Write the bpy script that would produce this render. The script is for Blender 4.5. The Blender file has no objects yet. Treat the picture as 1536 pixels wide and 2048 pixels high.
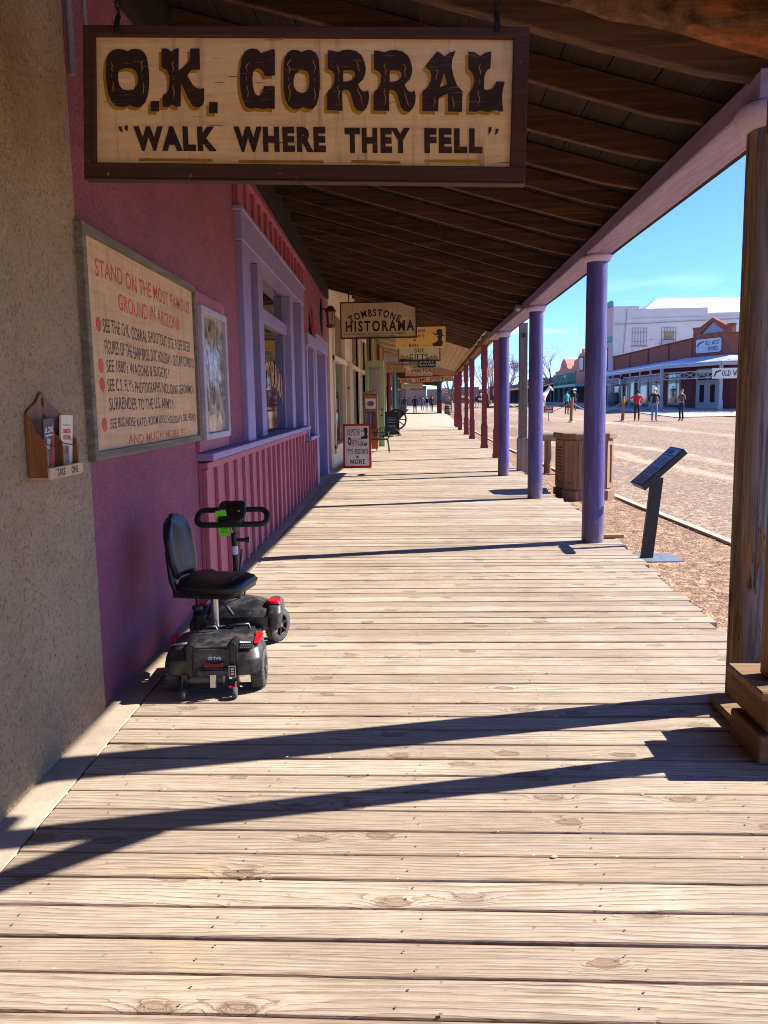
import bpy, bmesh, math, random
from mathutils import Vector, Matrix, noise as mnoise
from mathutils.geometry import tessellate_polygon
rnd = random.Random(7)
SC = bpy.context.scene
COL = SC.collection
# ---------------------------------------------------------------- camera
cd = bpy.data.cameras.new('camera'); cam = bpy.data.objects.new('camera', cd); COL.objects.link(cam)
cd.sensor_fit = 'VERTICAL'; cd.sensor_height = 36.0; cd.lens = 1650 / 2048 * 36
cd.clip_start = 0.05; cd.clip_end = 3000
R = Vector((0.998806, 0.046204, -0.015858)); U = Vector((0.009601, 0.132612, 0.991122)); B = Vector((0.047897, -0.990090, 0.132010))
cam.matrix_world = Matrix(((R.x, U.x, B.x, 0), (R.y, U.y, B.y, 0), (R.z, U.z, B.z, 1.5), (0, 0, 0, 1)))
SC.camera = cam
# ---------------------------------------------------------------- sun, sky, exposure
ELEV = math.radians(38.8); AZ = math.radians(75.5)          # sun to the right, a little ahead
sund = Vector((math.sin(AZ) * math.cos(ELEV), math.cos(AZ) * math.cos(ELEV), math.sin(ELEV)))
ld = bpy.data.lights.new('sun', 'SUN'); ld.energy = 3.9; ld.angle = math.radians(0.53); ld.color = (1.0, 0.965, 0.92)
sun = bpy.data.objects.new('sun', ld); COL.objects.link(sun)
sun.rotation_euler = sund.to_track_quat('Z', 'Y').to_euler(); sun.location = (20, 5, 20)
W = bpy.data.worlds.new('World'); SC.world = W; W.use_nodes = True
wn = W.node_tree; wn.nodes.clear()
sky = wn.nodes.new('ShaderNodeTexSky'); sky.sky_type = 'NISHITA'; sky.sun_disc = False
sky.sun_elevation = ELEV; sky.sun_rotation = AZ; sky.altitude = 1400; sky.air_density = 0.75; sky.dust_density = 0.0; sky.ozone_density = 3.0
hs = wn.nodes.new('ShaderNodeHueSaturation'); hs.inputs['Saturation'].default_value = 1.10
tc = wn.nodes.new('ShaderNodeTexCoord'); mp = wn.nodes.new('ShaderNodeMapping'); mp.inputs['Scale'].default_value = (3.0, 3.0, 13.0)
cn = wn.nodes.new('ShaderNodeTexNoise'); cn.inputs['Scale'].default_value = 1.3; cn.inputs['Detail'].default_value = 6
cr = wn.nodes.new('ShaderNodeMapRange'); cr.inputs[1].default_value = 0.54; cr.inputs[2].default_value = 0.86
sx = wn.nodes.new('ShaderNodeSeparateXYZ'); hr = wn.nodes.new('ShaderNodeMapRange'); hr.inputs[1].default_value = 0.14; hr.inputs[2].default_value = 0.07
mm = wn.nodes.new('ShaderNodeMath'); mm.operation = 'MULTIPLY'
mx = wn.nodes.new('ShaderNodeMix'); mx.data_type = 'RGBA'; mx.inputs[7].default_value = (7.5, 8.2, 9.0, 1)
ht = wn.nodes.new('ShaderNodeMapRange'); ht.inputs[1].default_value = 0.0; ht.inputs[2].default_value = 0.34
hm_ = wn.nodes.new('ShaderNodeMix'); hm_.data_type = 'RGBA'; hm_.inputs[6].default_value = (0.36, 0.47, 0.72, 1); hm_.inputs[7].default_value = (0.54, 0.62, 0.88, 1)
mu = wn.nodes.new('ShaderNodeMix'); mu.data_type = 'RGBA'; mu.blend_type = 'MULTIPLY'; mu.inputs[0].default_value = 1.0
bg = wn.nodes.new('ShaderNodeBackground'); bg.inputs[1].default_value = 0.138; wo = wn.nodes.new('ShaderNodeOutputWorld')
for a, b in ((tc.outputs[0], mp.inputs[0]), (mp.outputs[0], cn.inputs[0]), (cn.outputs[0], cr.inputs[0]), (tc.outputs[0], sx.inputs[0]), (sx.outputs[2], hr.inputs[0]),
             (cr.outputs[0], mm.inputs[0]), (hr.outputs[0], mm.inputs[1]), (mm.outputs[0], mx.inputs[0]), (sky.outputs[0], hs.inputs['Color']), (sx.outputs[2], ht.inputs[0]), (ht.outputs[0], hm_.inputs[0]), (hs.outputs[0], mu.inputs[6]), (hm_.outputs[2], mu.inputs[7]), (mu.outputs[2], mx.inputs[6]), (mx.outputs[2], bg.inputs[0]), (bg.outputs[0], wo.inputs[0])):
    wn.links.new(a, b)
vs = SC.view_settings; SC.display_settings.display_device = 'sRGB'
vs.view_transform = 'Standard'; vs.look = 'None'; vs.gamma = 1.0; vs.use_curve_mapping = False; vs.exposure = 1.66
SC.render.engine = 'CYCLES'; SC.cycles.max_bounces = 8; SC.cycles.diffuse_bounces = 5; SC.cycles.glossy_bounces = 3; SC.cycles.use_denoising = True
SC.cycles.filter_width = 1.0; SC.cycles.caustics_reflective = False; SC.cycles.caustics_refractive = False

# ---------------------------------------------------------------- helpers
def L1(c): c /= 255.0; return c / 12.92 if c <= 0.04045 else ((c + 0.055) / 1.055) ** 2.4
def C(r, g, b): return (L1(r), L1(g), L1(b), 1.0)

class NG:                                   # tiny node-graph helper
    def __init__(s, name):
        s.mat = bpy.data.materials.new(name); s.mat.use_nodes = True; s.t = s.mat.node_tree; s.t.nodes.clear()
        s.out = s.t.nodes.new('ShaderNodeOutputMaterial'); s.b = s.n('BsdfPrincipled'); s.t.links.new(s.b.outputs[0], s.out.inputs[0])
    def n(s, kind, ins=None, **kw):
        nd = s.t.nodes.new('ShaderNode' + kind)
        for k, v in kw.items(): setattr(nd, k, v)
        for k, v in (ins or {}).items(): s.set(nd.inputs[k], v)
        return nd
    def set(s, sock, v):
        if isinstance(v, bpy.types.NodeSocket): s.t.links.new(v, sock)
        elif isinstance(v, bpy.types.Node): s.t.links.new(v.outputs[0], sock)
        else: sock.default_value = v
    def m(s, op, a, b=0.0, c=0.0): return s.n('Math', {0: a, 1: b, 2: c}, operation=op).outputs[0]
    def mix(s, f, a, b): return s.n('Mix', {0: f, 6: a, 7: b}, data_type='RGBA').outputs[2]
    def mr(s, v, a, b, c=0.0, d=1.0): return s.n('MapRange', {0: v, 1: a, 2: b, 3: c, 4: d}).outputs[0]
    def obj(s): return s.n('TexCoord').outputs['Object']
    def scl(s, v, sc): return s.n('Mapping', {0: v, 3: sc}).outputs[0]
    def noise(s, v, scale, detail=3.0, rough=0.5, dist=0.0): return s.n('TexNoise', {'Vector': v, 'Scale': scale, 'Detail': detail, 'Roughness': rough, 'Distortion': dist}).outputs[0]
    def bump(s, h, st=0.3, d=0.01, nrm=None):
        ins = {'Height': h, 'Strength': st, 'Distance': d}
        if nrm is not None: ins['Normal'] = nrm
        return s.n('Bump', ins).outputs[0]
    def fin(s, col, rough=0.7, nrm=None, metal=0.0, spec=0.5):
        s.set(s.b.inputs['Base Color'], col); s.set(s.b.inputs['Roughness'], rough); s.set(s.b.inputs['Metallic'], metal); s.set(s.b.inputs['Specular IOR Level'], spec)
        if nrm is not None: s.set(s.b.inputs['Normal'], nrm)
        return s.mat

def k4(c, f): return (c[0] * f, c[1] * f, c[2] * f, 1)
def paint(name, c, rough=0.6, var=0.18, sc=5.0, bump=0.12, bsc=60.0, metal=0.0, spec=0.4, dirt=0.0):
    g = NG(name); o = g.obj(); a = g.noise(o, sc, 5, 0.6); b = g.noise(o, sc * 9, 3)
    col = g.mix(g.mr(a, 0.3, 0.7), k4(c, 1 - var), k4(c, 1 + var))
    col = g.mix(g.mr(b, 0.45, 0.75, 0, 0.35), col, k4(c, 0.72))
    if dirt: col = g.mix(g.mr(g.noise(g.scl(o, (6, 6, 1.2)), 3, 6, 0.7), 0.5, 0.75, 0, dirt), col, C(120, 100, 80))
    return g.fin(col, g.mr(b, 0.2, 0.8, rough - 0.1, min(1, rough + 0.12)), g.bump(g.noise(o, bsc, 4), bump, 0.004) if bump else None, metal, spec)
def wood(name, c, axis='X', dark=0.45, rough=0.75, sc=1.0, grey=None, bump=0.35, var=0.25):
    g = NG(name); o = g.obj(); i = 'XYZ'.index(axis)
    st = [26.0 * sc] * 3; st[i] = 1.3 * sc
    s1 = g.noise(g.scl(o, tuple(st)), 1.0, 7, 0.65, 0.6); st2 = [70.0 * sc] * 3; st2[i] = 2.0 * sc
    s2 = g.noise(g.scl(o, tuple(st2)), 1.0, 4, 0.6); big = g.noise(o, 1.7 * sc, 3)
    col = g.mix(g.mr(s1, 0.38, 0.62), k4(c, dark), k4(c, 1.15)); col = g.mix(g.mr(s2, 0.52, 0.64, 0, 0.7), col, k4(c, dark * 0.7))
    col = g.mix(g.mr(big, 0.3, 0.7, 0, var), col, k4(c, 0.5))
    col = g.mix(g.n('ObjectInfo').outputs['Random'], g.mix(0.24, col, (0.004, 0.003, 0.002, 1)), g.mix(0.12, col, k4(c, 1.7)))
    if grey: col = g.mix(g.mr(g.noise(g.scl(o, tuple(0.25 * q for q in st)), 1.0, 5, 0.7), 0.42, 0.6), col, grey)
    return g.fin(col, rough, g.bump(g.m('ADD', s1, g.m('MULTIPLY', s2, 0.6)), bump, 0.004), 0, 0.3)
def stucco(name, c1, c2, pit, sc=1.0, stain=None):
    g = NG(name); o = g.obj(); f = g.noise(o, 58 * sc, 5, 0.7, 0.3); v = g.n('TexVoronoi', {'Vector': o, 'Scale': 60 * sc, 'Randomness': 1.0}).outputs[0]
    big = g.noise(o, 1.6, 5, 0.65); mid = g.noise(o, 14, 4, 0.6)
    h = g.m('ADD', f, g.m('MULTIPLY', g.mr(mid, 0.3, 0.7), 0.35))
    tr = g.noise(g.scl(o, (1, 1, 2.2)), 3.2, 5, 0.7, 1.0); col = g.mix(g.mr(big, 0.3, 0.7), c1, c2); col = g.mix(g.mr(tr, 0.5, 0.68, 0, 0.45), col, k4(c1, 1.25)); col = g.mix(g.mr(tr, 0.45, 0.32, 0, 0.4), col, k4(c2, 0.72)); zz = g.n('SeparateXYZ', {0: o}).outputs[2]; col = g.mix(g.m('MULTIPLY', g.mr(zz, 0.45, 0.0), g.mr(tr, 0.4, 0.6, 0.1, 0.6)), col, pit); col = g.mix(g.mr(f, 0.46, 0.37, 0, 0.8), col, pit); col = g.mix(g.mr(f, 0.54, 0.68, 0, 0.5), col, k4(c2, 1.35))  # pits darkened, raised grain lightened: relief shading painted into the colour; splash dirt low down
    if stain:
        z = g.n('SeparateXYZ', {0: o}).outputs[2]; st = g.noise(g.scl(o, (4, 4, 0.8)), 1.6, 6, 0.7)
        col = g.mix(g.m('MULTIPLY', g.mr(z, 1.25, 0.5), g.mr(st, 0.36, 0.62, 0, 0.8)), col, stain)
    return g.fin(col, 0.92, g.bump(h, 1.0, 0.03), 0, 0.2)
def plain(name, c, rough=0.5, metal=0.0, spec=0.5):
    g = NG(name); o = g.obj(); n = g.noise(o, 30, 3); return g.fin(g.mix(g.mr(n, 0.3, 0.7), k4(c, 0.85), k4(c, 1.1)), g.mr(n, 0.3, 0.7, max(0.02, rough - 0.06), rough + 0.06), None, metal, spec)
def glass(name, c=(0.012, 0.013, 0.015, 1), rough=0.03):
    g = NG(name); o = g.obj(); n = g.noise(o, 2.2, 2); return g.fin(g.mix(g.mr(n, 0.3, 0.7), k4(c, 0.5), k4(c, 1.8)), rough, g.bump(g.noise(o, 1.2, 1), 0.02, 0.02), 0, 1.0)
_glass0 = glass
def glass(name, c=(0.012, 0.013, 0.015, 1), rough=0.03):
    mt = _glass0(name, c, rough); mt.node_tree.nodes['Principled BSDF'].inputs['IOR'].default_value = 2.3; return mt
def brick(name, c1, c2, mort, sc=1.0, worn=None, plane='yz'):
    g = NG(name); o = g.obj(); s = g.n('SeparateXYZ', {0: o}); cx = g.m('ADD', s.outputs[0], s.outputs[1]); v = g.n('CombineXYZ', {0: cx, 1: s.outputs[2], 2: 0.0}).outputs[0]
    b = g.n('TexBrick', {'Vector': v, 'Color1': c1, 'Color2': c2, 'Mortar': mort, 'Scale': 1.0, 'Mortar Size': 0.012, 'Brick Width': 0.22 / sc, 'Row Height': 0.075 / sc, 'Bias': 0.0})
    col = g.mix(g.mr(g.noise(o, 0.5, 6, 0.65), 0.35, 0.7, 0, 0.4), b.outputs[0], k4(c1, 0.6))
    if worn: col = g.mix(g.mr(g.noise(g.scl(o, (1, 1, 3)), 1.1, 8, 0.75), 0.60, 0.66), col, worn)
    return g.fin(col, 0.9, g.bump(b.outputs[1], -0.4, 0.01), 0, 0.2)

class MB:                                    # mesh builder: every add* appends to ONE mesh
    def __init__(s, T=None): s.v = []; s.f = []; s.m = []; s.s = []; s.T = T or Matrix()
    def add(s, vs, fs, m=0, sm=False):
        o = len(s.v); s.v += [tuple(s.T @ Vector(p)) for p in vs]
        s.f += [tuple(i + o for i in f) for f in fs]; s.m += [m] * len(fs); s.s += [sm] * len(fs); return s
    def box(s, x0, x1, y0, y1, z0, z1, m=0, T=None):
        vs = [(x, y, z) for z in (z0, z1) for y in (y0, y1) for x in (x0, x1)]
        if T: vs = [T @ Vector(p) for p in vs]
        return s.add(vs, [(0, 2, 3, 1), (4, 5, 7, 6), (0, 1, 5, 4), (2, 6, 7, 3), (0, 4, 6, 2), (1, 3, 7, 5)], m)
    def bar(s, a, b, w, h, m=0, up=(0, 0, 1)):          # rectangular bar from a to b
        a = Vector(a); b = Vector(b); d = (b - a).normalized(); upv = Vector(up)
        sd = d.cross(upv); sd = sd.normalized() if sd.length > 1e-6 else Vector((1, 0, 0)); u2 = sd.cross(d)
        vs = [p + sd * (i * w / 2) + u2 * (j * h / 2) for p in (a, b) for j in (-1, 1) for i in (-1, 1)]
        return s.add(vs, [(0, 1, 3, 2), (4, 6, 7, 5), (0, 4, 5, 1), (2, 3, 7, 6), (0, 2, 6, 4), (1, 5, 7, 3)], m)
    def tube(s, pts, r, n=8, m=0, closed=False, sm=True, jit=0.0):
        P = [Vector(p) for p in pts]; N = len(P); rr = list(r) if isinstance(r, (list, tuple)) else [r] * N
        vs = []; ref = None
        for i, p in enumerate(P):
            d = (P[(i + 1) % N] - P[i - 1]) if closed else (P[min(i + 1, N - 1)] - P[max(i - 1, 0)])
            d = d.normalized() if d.length > 1e-9 else Vector((0, 0, 1))
            if ref is None: ref = d.orthogonal().normalized()
            ref = (ref - d * ref.dot(d)); ref = ref.normalized() if ref.length > 1e-6 else d.orthogonal().normalized(); q = d.cross(ref)
            for k in range(n):
                a = 2 * math.pi * k / n; j = 1 + (rnd.uniform(-jit, jit) if jit else 0)
                vs.append(p + (ref * math.cos(a) + q * math.sin(a)) * rr[i] * j)
        fs = [(i * n + k, i * n + (k + 1) % n, ((i + 1) % N) * n + (k + 1) % n, ((i + 1) % N) * n + k) for i in range(N if closed else N - 1) for k in range(n)]
        s.add(vs, fs, m, sm)
        if not closed: s.add(vs[:n], [tuple(range(n - 1, -1, -1))], m); s.add(vs[-n:], [tuple(range(n))], m)
        return s
    def cyl(s, a, b, r, r2=None, n=16, m=0, sm=True): return s.tube([a, b], [r, r if r2 is None else r2], n, m, sm=sm)
    def lathe(s, prof, o=(0, 0, 0), n=20, m=0, sm=True, axis='Z', cap=True):
        vs = []
        for r, z in prof:
            for k in range(n):
                a = 2 * math.pi * k / n; c, d = r * math.cos(a), r * math.sin(a)
                p = (c, d, z) if axis == 'Z' else ((z, c, d) if axis == 'X' else (d, z, c)); vs.append((p[0] + o[0], p[1] + o[1], p[2] + o[2]))
        N = len(prof)
        s.add(vs, [(i * n + k, i * n + (k + 1) % n, (i + 1) * n + (k + 1) % n, (i + 1) * n + k) for i in range(N - 1) for k in range(n)], m, sm)
        if cap: s.add(vs[:n], [tuple(range(n - 1, -1, -1))], m); s.add(vs[-n:], [tuple(range(n))], m)
        return s
    def plate(s, loops, d=0.01, m=0, T=None, w=0.0):      # flat outline with holes, in the local u,v plane, thickness d behind w
        T = T or Matrix(); L = [[Vector((p[0], p[1], 0)) for p in lp] for lp in loops]
        tri = tessellate_polygon(L); flat = [p for lp in L for p in lp]; n = len(flat)
        vs = [T @ Vector((p.x, p.y, w)) for p in flat]
        if d: vs += [T @ Vector((p.x, p.y, w - d)) for p in flat]
        fs = []
        for t in tri:
            a, b, c = (flat[i] for i in t); ccw = (b - a).cross(c - a).z > 0
            t = tuple(t) if ccw else tuple(reversed(t)); fs.append(t)
            if d: fs.append(tuple(i + n for i in reversed(t)))
        if d:
            o = 0
            for lp in L:
                k = len(lp)
                for i in range(k): fs.append((o + i, o + i + n, o + (i + 1) % k + n, o + (i + 1) % k))
                o += k
        return s.add(vs, fs, m)
    def ball(s, c, r, m=0, n=12, sq=(1, 1, 1)):
        vs = []; fs = []; h = n // 2
        for i in range(h + 1):
            t = math.pi * i / h
            for k in range(n): a = 2 * math.pi * k / n; vs.append((c[0] + r * sq[0] * math.sin(t) * math.cos(a), c[1] + r * sq[1] * math.sin(t) * math.sin(a), c[2] + r * sq[2] * math.cos(t)))
        for i in range(h):
            for k in range(n): fs.append((i * n + k, (i + 1) * n + k, (i + 1) * n + (k + 1) % n, i * n + (k + 1) % n))
        return s.add(vs, fs, m, True)
    def glyph(s, g, u0, v0, u1, v1, m=0, T=None, w=0.001, warp=None):     # fit a 2D glyph mesh into a box of the local plane
        vs, fs = g; xs = [p[0] for p in vs]; ys = [p[1] for p in vs]; a, b, c, d = min(xs), max(xs), min(ys), max(ys); T = T or Matrix(); o = []
        for p in vs:
            u = u0 + (p[0] - a) / (b - a) * (u1 - u0); v = v0 + (p[1] - c) / max(1e-6, d - c) * (v1 - v0)
            if warp: u, v = warp(u, v)
            o.append(T @ Vector((u, v, w + (p[2] if len(p) > 2 else 0))))
        return s.add(o, fs, m)
    def build(s, name, mats, parent=None, bev=0.0, loc=None, norm=True, seg=1):
        me = bpy.data.meshes.new(name); me.from_pydata(s.v, [], s.f)
        for q in (mats if isinstance(mats, (list, tuple)) else [mats]): me.materials.append(q)
        me.polygons.foreach_set('material_index', s.m); me.polygons.foreach_set('use_smooth', s.s)
        if bev or norm:
            bm = bmesh.new(); bm.from_mesh(me)
            if norm: bmesh.ops.recalc_face_normals(bm, faces=bm.faces)
            if bev:
                es = [e for e in bm.edges if len(e.link_faces) == 2 and e.calc_face_angle(0) > 0.6]
                bmesh.ops.bevel(bm, geom=es, offset=bev, segments=seg, affect='EDGES', clamp_overlap=True)
            bm.to_mesh(me); bm.free()
        me.update(); o = bpy.data.objects.new(name, me); COL.objects.link(o)
        if parent: o.parent = parent
        if loc: o.location = loc
        return o
def tag(o, label=None, cat=None, group=None, kind=None):
    for k, v in (('label', label), ('category', cat), ('group', group), ('kind', kind)):
        if v: o[k] = v
    return o
def thing(name, label, cat, loc=(0, 0, 0), rz=0.0, group=None):
    o = bpy.data.objects.new(name, None); o.empty_display_size = 0.1; COL.objects.link(o); o.location = loc; o.rotation_euler = (0, 0, rz); return tag(o, label, cat, group)
def dup(root, loc, rz=None, label=None):
    c = root.copy(); COL.objects.link(c); c.location = loc
    if rz is not None: c.rotation_euler = (0, 0, rz)
    if label: c['label'] = label
    for ch in list(root.children):
        d = ch.copy(); COL.objects.link(d); d.parent = c
        for g in list(ch.children): e = g.copy(); COL.objects.link(e); e.parent = d
    return c
_tc = {}
def sans(string, bold=0.0, sp=1.0):
    k = (string, bold, sp)
    if k not in _tc:
        cu = bpy.data.curves.new('t', 'FONT'); cu.body = string; cu.offset = bold; cu.resolution_u = 3; cu.space_character = sp
        ob = bpy.data.objects.new('t', cu); me = ob.to_mesh()
        _tc[k] = ([(v.co.x, v.co.y) for v in me.vertices], [tuple(p.vertices) for p in me.polygons]); ob.to_mesh_clear(); bpy.data.objects.remove(ob); bpy.data.curves.remove(cu)
    return _tc[k]
def arc(cx, cy, rx, ry, a0, a1, n=8): return [(cx + rx * math.cos(math.radians(a0 + (a1 - a0) * i / n)), cy + ry * math.sin(math.radians(a0 + (a1 - a0) * i / n))) for i in range(n + 1)]
# heavy slab-serif alphabet drawn from strokes: (advance, strokes, serif points)
SG = {
 'A': (.86, [[(.1, .05), (.42, .95)], [(.42, .95), (.76, .05)], [(.22, .34), (.62, .34)]], [(.1, 0), (.76, 0), (.36, 1)]),
 'B': (.78, [[(.18, .05), (.18, .95)], [(.18, .95)] + arc(.42, .74, .2, .21, 90, -90) + [(.18, .53)], [(.18, .53)] + arc(.44, .29, .22, .24, 90, -90) + [(.18, .05)]], [(.12, 0), (.12, 1)]),
 'C': (.78, [arc(.42, .5, .3, .45, 42, 318, 16)], [(.64, .84), (.64, .18)]),
 'D': (.84, [[(.18, .05), (.18, .95)], [(.18, .95), (.36, .95)] + arc(.38, .5, .3, .45, 90, -90, 12) + [(.18, .05)]], [(.12, 0), (.12, 1)]),
 'E': (.74, [[(.18, .05), (.18, .95)], [(.18, .95), (.62, .95)], [(.18, .52), (.48, .52)], [(.18, .05), (.62, .05)]], [(.12, 0), (.12, 1)]),
 'F': (.7, [[(.18, .05), (.18, .95)], [(.18, .95), (.6, .95)], [(.18, .52), (.46, .52)]], [(.18, 0), (.12, 1)]),
 'G': (.84, [arc(.42, .5, .3, .45, 42, 318, 16), [(.64, .16), (.64, .44), (.44, .44)]], [(.64, .84)]),
 'H': (.86, [[(.18, .05), (.18, .95)], [(.68, .05), (.68, .95)], [(.18, .5), (.68, .5)]], [(.18, 0), (.18, 1), (.68, 0), (.68, 1)]),
 'I': (.42, [[(.21, .05), (.21, .95)]], [(.21, 0), (.21, 1)]),
 'K': (.84, [[(.18, .05), (.18, .95)], [(.2, .42), (.66, .95)], [(.32, .56), (.7, .05)]], [(.18, 0), (.18, 1), (.66, 1), (.7, 0)]),
 'L': (.68, [[(.18, .05), (.18, .95)], [(.18, .05), (.6, .05), (.6, .26)]], [(.12, 0), (.18, 1)]),
 'M': (1.0, [[(.16, .05), (.16, .95)], [(.16, .95), (.5, .2)], [(.5, .2), (.84, .95)], [(.84, .05), (.84, .95)]], [(.16, 0), (.84, 0), (.1, 1), (.9, 1)]),
 'N': (.86, [[(.16, .05), (.16, .95)], [(.16, .95), (.7, .05)], [(.7, .05), (.7, .95)]], [(.16, 0), (.1, 1), (.7, 1)]),
 'O': (.84, [arc(.42, .5, .3, .45, 0, 360, 20)], []),
 'P': (.74, [[(.18, .05), (.18, .95)], [(.18, .95)] + arc(.4, .72, .22, .23, 90, -90) + [(.18, .49)]], [(.18, 0), (.12, 1)]),
 'R': (.82, [[(.18, .05), (.18, .95)], [(.18, .95)] + arc(.4, .73, .22, .22, 90, -90) + [(.18, .51)], [(.4, .5), (.68, .05)]], [(.18, 0), (.12, 1), (.7, 0)]),
 'S': (.72, [arc(.36, .73, .22, .22, 35, 270, 10)[:] + arc(.36, .28, .24, .23, 90, -145, 10)], [(.54, .88), (.16, .12)]),
 'T': (.76, [[(.38, .05), (.38, .95)], [(.1, .95), (.66, .95)], [(.1, .95), (.1, .76)], [(.66, .95), (.66, .76)]], [(.38, 0)]),
 'U': (.84, [[(.18, .95), (.18, .34)] + arc(.42, .32, .24, .27, 180, 360, 10) + [(.66, .95)]], [(.18, 1), (.66, 1)]),
 'W': (1.06, [[(.1, .95), (.3, .05)], [(.3, .05), (.52, .8)], [(.52, .8), (.74, .05)], [(.74, .05), (.94, .95)]], [(.1, 1), (.94, 1)]),
 'Y': (.78, [[(.1, .95), (.39, .48)], [(.68, .95), (.39, .48)], [(.39, .48), (.39, .05)]], [(.1, 1), (.68, 1), (.39, 0)]),
 '&': (.84, [[(.7, .05), (.26, .74)] + arc(.4, .8, .14, .15, 180, 0) + [(.2, .36)] + arc(.36, .24, .2, .2, 160, 300), [(.52, .1), (.7, .42)]], []),
 '-': (.5, [[(.1, .48), (.4, .48)]], []), ' ': (.5, [], []), '.': (.3, [[(.1, .05), (.2, .05)]], []), "'": (.3, [[(.15, .95), (.13, .7)]], [])}
def slab(string, th=0.17, ser=0.27):
    vs = []; fs = []; x = 0.0; lay = 0
    def quad(a, b, t):
        nonlocal lay
        d = Vector((b[0] - a[0], b[1] - a[1])); l = d.length or 1e-6; d /= l; nx, ny = -d.y * t / 2, d.x * t / 2; e = d * t * 0.18; z = (lay % 40) * 0.00012; lay += 1; o = len(vs)
        vs.extend([(a[0] - nx - e.x, a[1] - ny - e.y, z), (b[0] - nx + e.x, b[1] - ny + e.y, z), (b[0] + nx + e.x, b[1] + ny + e.y, z), (a[0] + nx - e.x, a[1] + ny - e.y, z)]); fs.append((o, o + 1, o + 2, o + 3))
    for ch in string:
        adv, st, sf = SG.get(ch, SG[' '])
        for line in st:
            for a, b in zip(line, line[1:]):
                hz = abs(b[0] - a[0]) > 2 * abs(b[1] - a[1])
                quad((x + a[0], a[1]), (x + b[0], b[1]), th * (0.62 if hz else 1.0))
        for (sx_, sy_) in sf: yy = 0.04 if sy_ < 0.05 else (0.96 if sy_ > 0.95 else sy_); quad((x + sx_ - ser / 2, yy), (x + sx_ + ser / 2, yy), 0.09)
        x += adv + 0.06
    return vs, fs
def arcwarp(cx, v_mid, Rr):                    # bends a line of lettering along an arc
    def f(u, v):
        a = (u - cx) / Rr; r = Rr + (v - v_mid); return cx + r * math.sin(a), v_mid - Rr + r * math.cos(a)
    return f
def PL(o, u, v):                                # plane matrix: origin, u axis, v axis (w = u x v points to the viewer)
    u = Vector(u).normalized(); v = Vector(v); v = (v - u * v.dot(u)).normalized(); w = u.cross(v); o = Vector(o)
    return Matrix(((u.x, v.x, w.x, o.x), (u.y, v.y, w.y, o.y), (u.z, v.z, w.z, o.z), (0, 0, 0, 1)))
def lerp_tab(t, y):
    if y <= t[0][0]: return t[0][1]
    for (a, b), (c, d) in zip(t, t[1:]):
        if y <= c: return b + (d - b) * (y - a) / (c - a)
    return t[-1][1]
def skin(name, pts, edges, radii, mats, parent=None, matfn=None, sub=1, loc=None, rz=0.0, branch=0.3):
    me = bpy.data.meshes.new(name); me.from_pydata(pts, edges, []); o = bpy.data.objects.new(name, me); COL.objects.link(o)
    sk = o.modifiers.new('skin', 'SKIN'); sk.use_smooth_shade = True; sk.branch_smoothing = branch
    sv = me.skin_vertices[0].data
    for i, r in enumerate(radii): sv[i].radius = r if isinstance(r, tuple) else (r, r); sv[i].use_root = (i == 0)
    if sub: sb = o.modifiers.new('sub', 'SUBSURF'); sb.levels = sub; sb.render_levels = sub
    dg = bpy.context.evaluated_depsgraph_get(); m2 = bpy.data.meshes.new_from_object(o.evaluated_get(dg)); o.modifiers.clear(); o.data = m2; m2.name = name
    for q in mats: m2.materials.append(q)
    for p in m2.polygons:
        p.use_smooth = True
        if matfn: p.material_index = matfn(p.center)
    if parent: o.parent = parent
    return o
# ================================================================ materials
CREAM = C(214, 190, 150); PURP = C(92, 78, 140); LAV = C(150, 132, 178)
def post_paint():
    g = NG('purple_post_paint'); o = g.obj(); c = C(80, 69, 120); a = g.noise(g.scl(o, (10, 10, 1.2)), 1.0, 6, .65, .5); b = g.noise(g.scl(o, (60, 60, 4)), 1.0, 4, .6); ch = g.noise(g.scl(o, (16, 16, 7)), 1.0, 6, .72); z = g.n('SeparateXYZ', {0: o}).outputs[2]
    col = g.mix(g.mr(a, .3, .7), k4(c, .72), k4(c, 1.3)); col = g.mix(g.mr(b, .5, .72, 0, .5), col, C(128, 116, 168)); low = g.mr(z, .5, .0)
    col = g.mix(g.mr(g.m('ADD', ch, g.m('MULTIPLY', low, .10)), .66, .69), col, C(150, 128, 108)); col = g.mix(g.m('MULTIPLY', g.mr(z, .30, .0), g.mr(a, .35, .6, .15, .75)), col, C(120, 102, 92))
    return g.fin(col, g.mr(b, .3, .7, .38, .62), g.bump(g.m('ADD', a, g.m('MULTIPLY', b, .5)), .45, .008), 0, .4)
m_purple = post_paint()
m_lav = paint('lavender_trim_paint', C(150, 132, 172), 0.5, 0.12, 4, 0.08, 40, dirt=0.12)
m_lavb = wood('lavender_beam_paint', C(168, 144, 180), 'Y', 0.84, 0.6, 1.0, bump=0.3, var=0.12)
m_cap = paint('capital_paint', C(196, 174, 196), 0.5, 0.1)
m_maroon = paint('maroon_post_paint', C(122, 40, 46), 0.55, 0.14)
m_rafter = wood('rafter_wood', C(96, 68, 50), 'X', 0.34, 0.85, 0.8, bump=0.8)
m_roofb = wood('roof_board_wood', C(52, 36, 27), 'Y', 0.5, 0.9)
m_tanst = stucco('tan_stucco', C(200, 174, 136), C(182, 156, 122), C(128, 108, 84))
m_pinkst = stucco('plum_stucco', C(186, 112, 122), C(170, 100, 116), C(92, 48, 66), stain=C(146, 92, 120))
m_plum = paint('plum_board_paint', C(176, 94, 106), 0.6, 0.14, 3, 0.1, dirt=0.08)
m_conc = paint('curb_concrete', C(172, 152, 130), 0.9, 0.2, 3, 0.35, 90, dirt=0.3)
m_concw = paint('walk_concrete', C(176, 162, 144), 0.9, 0.14, 1.2, 0.2, 60)
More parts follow.
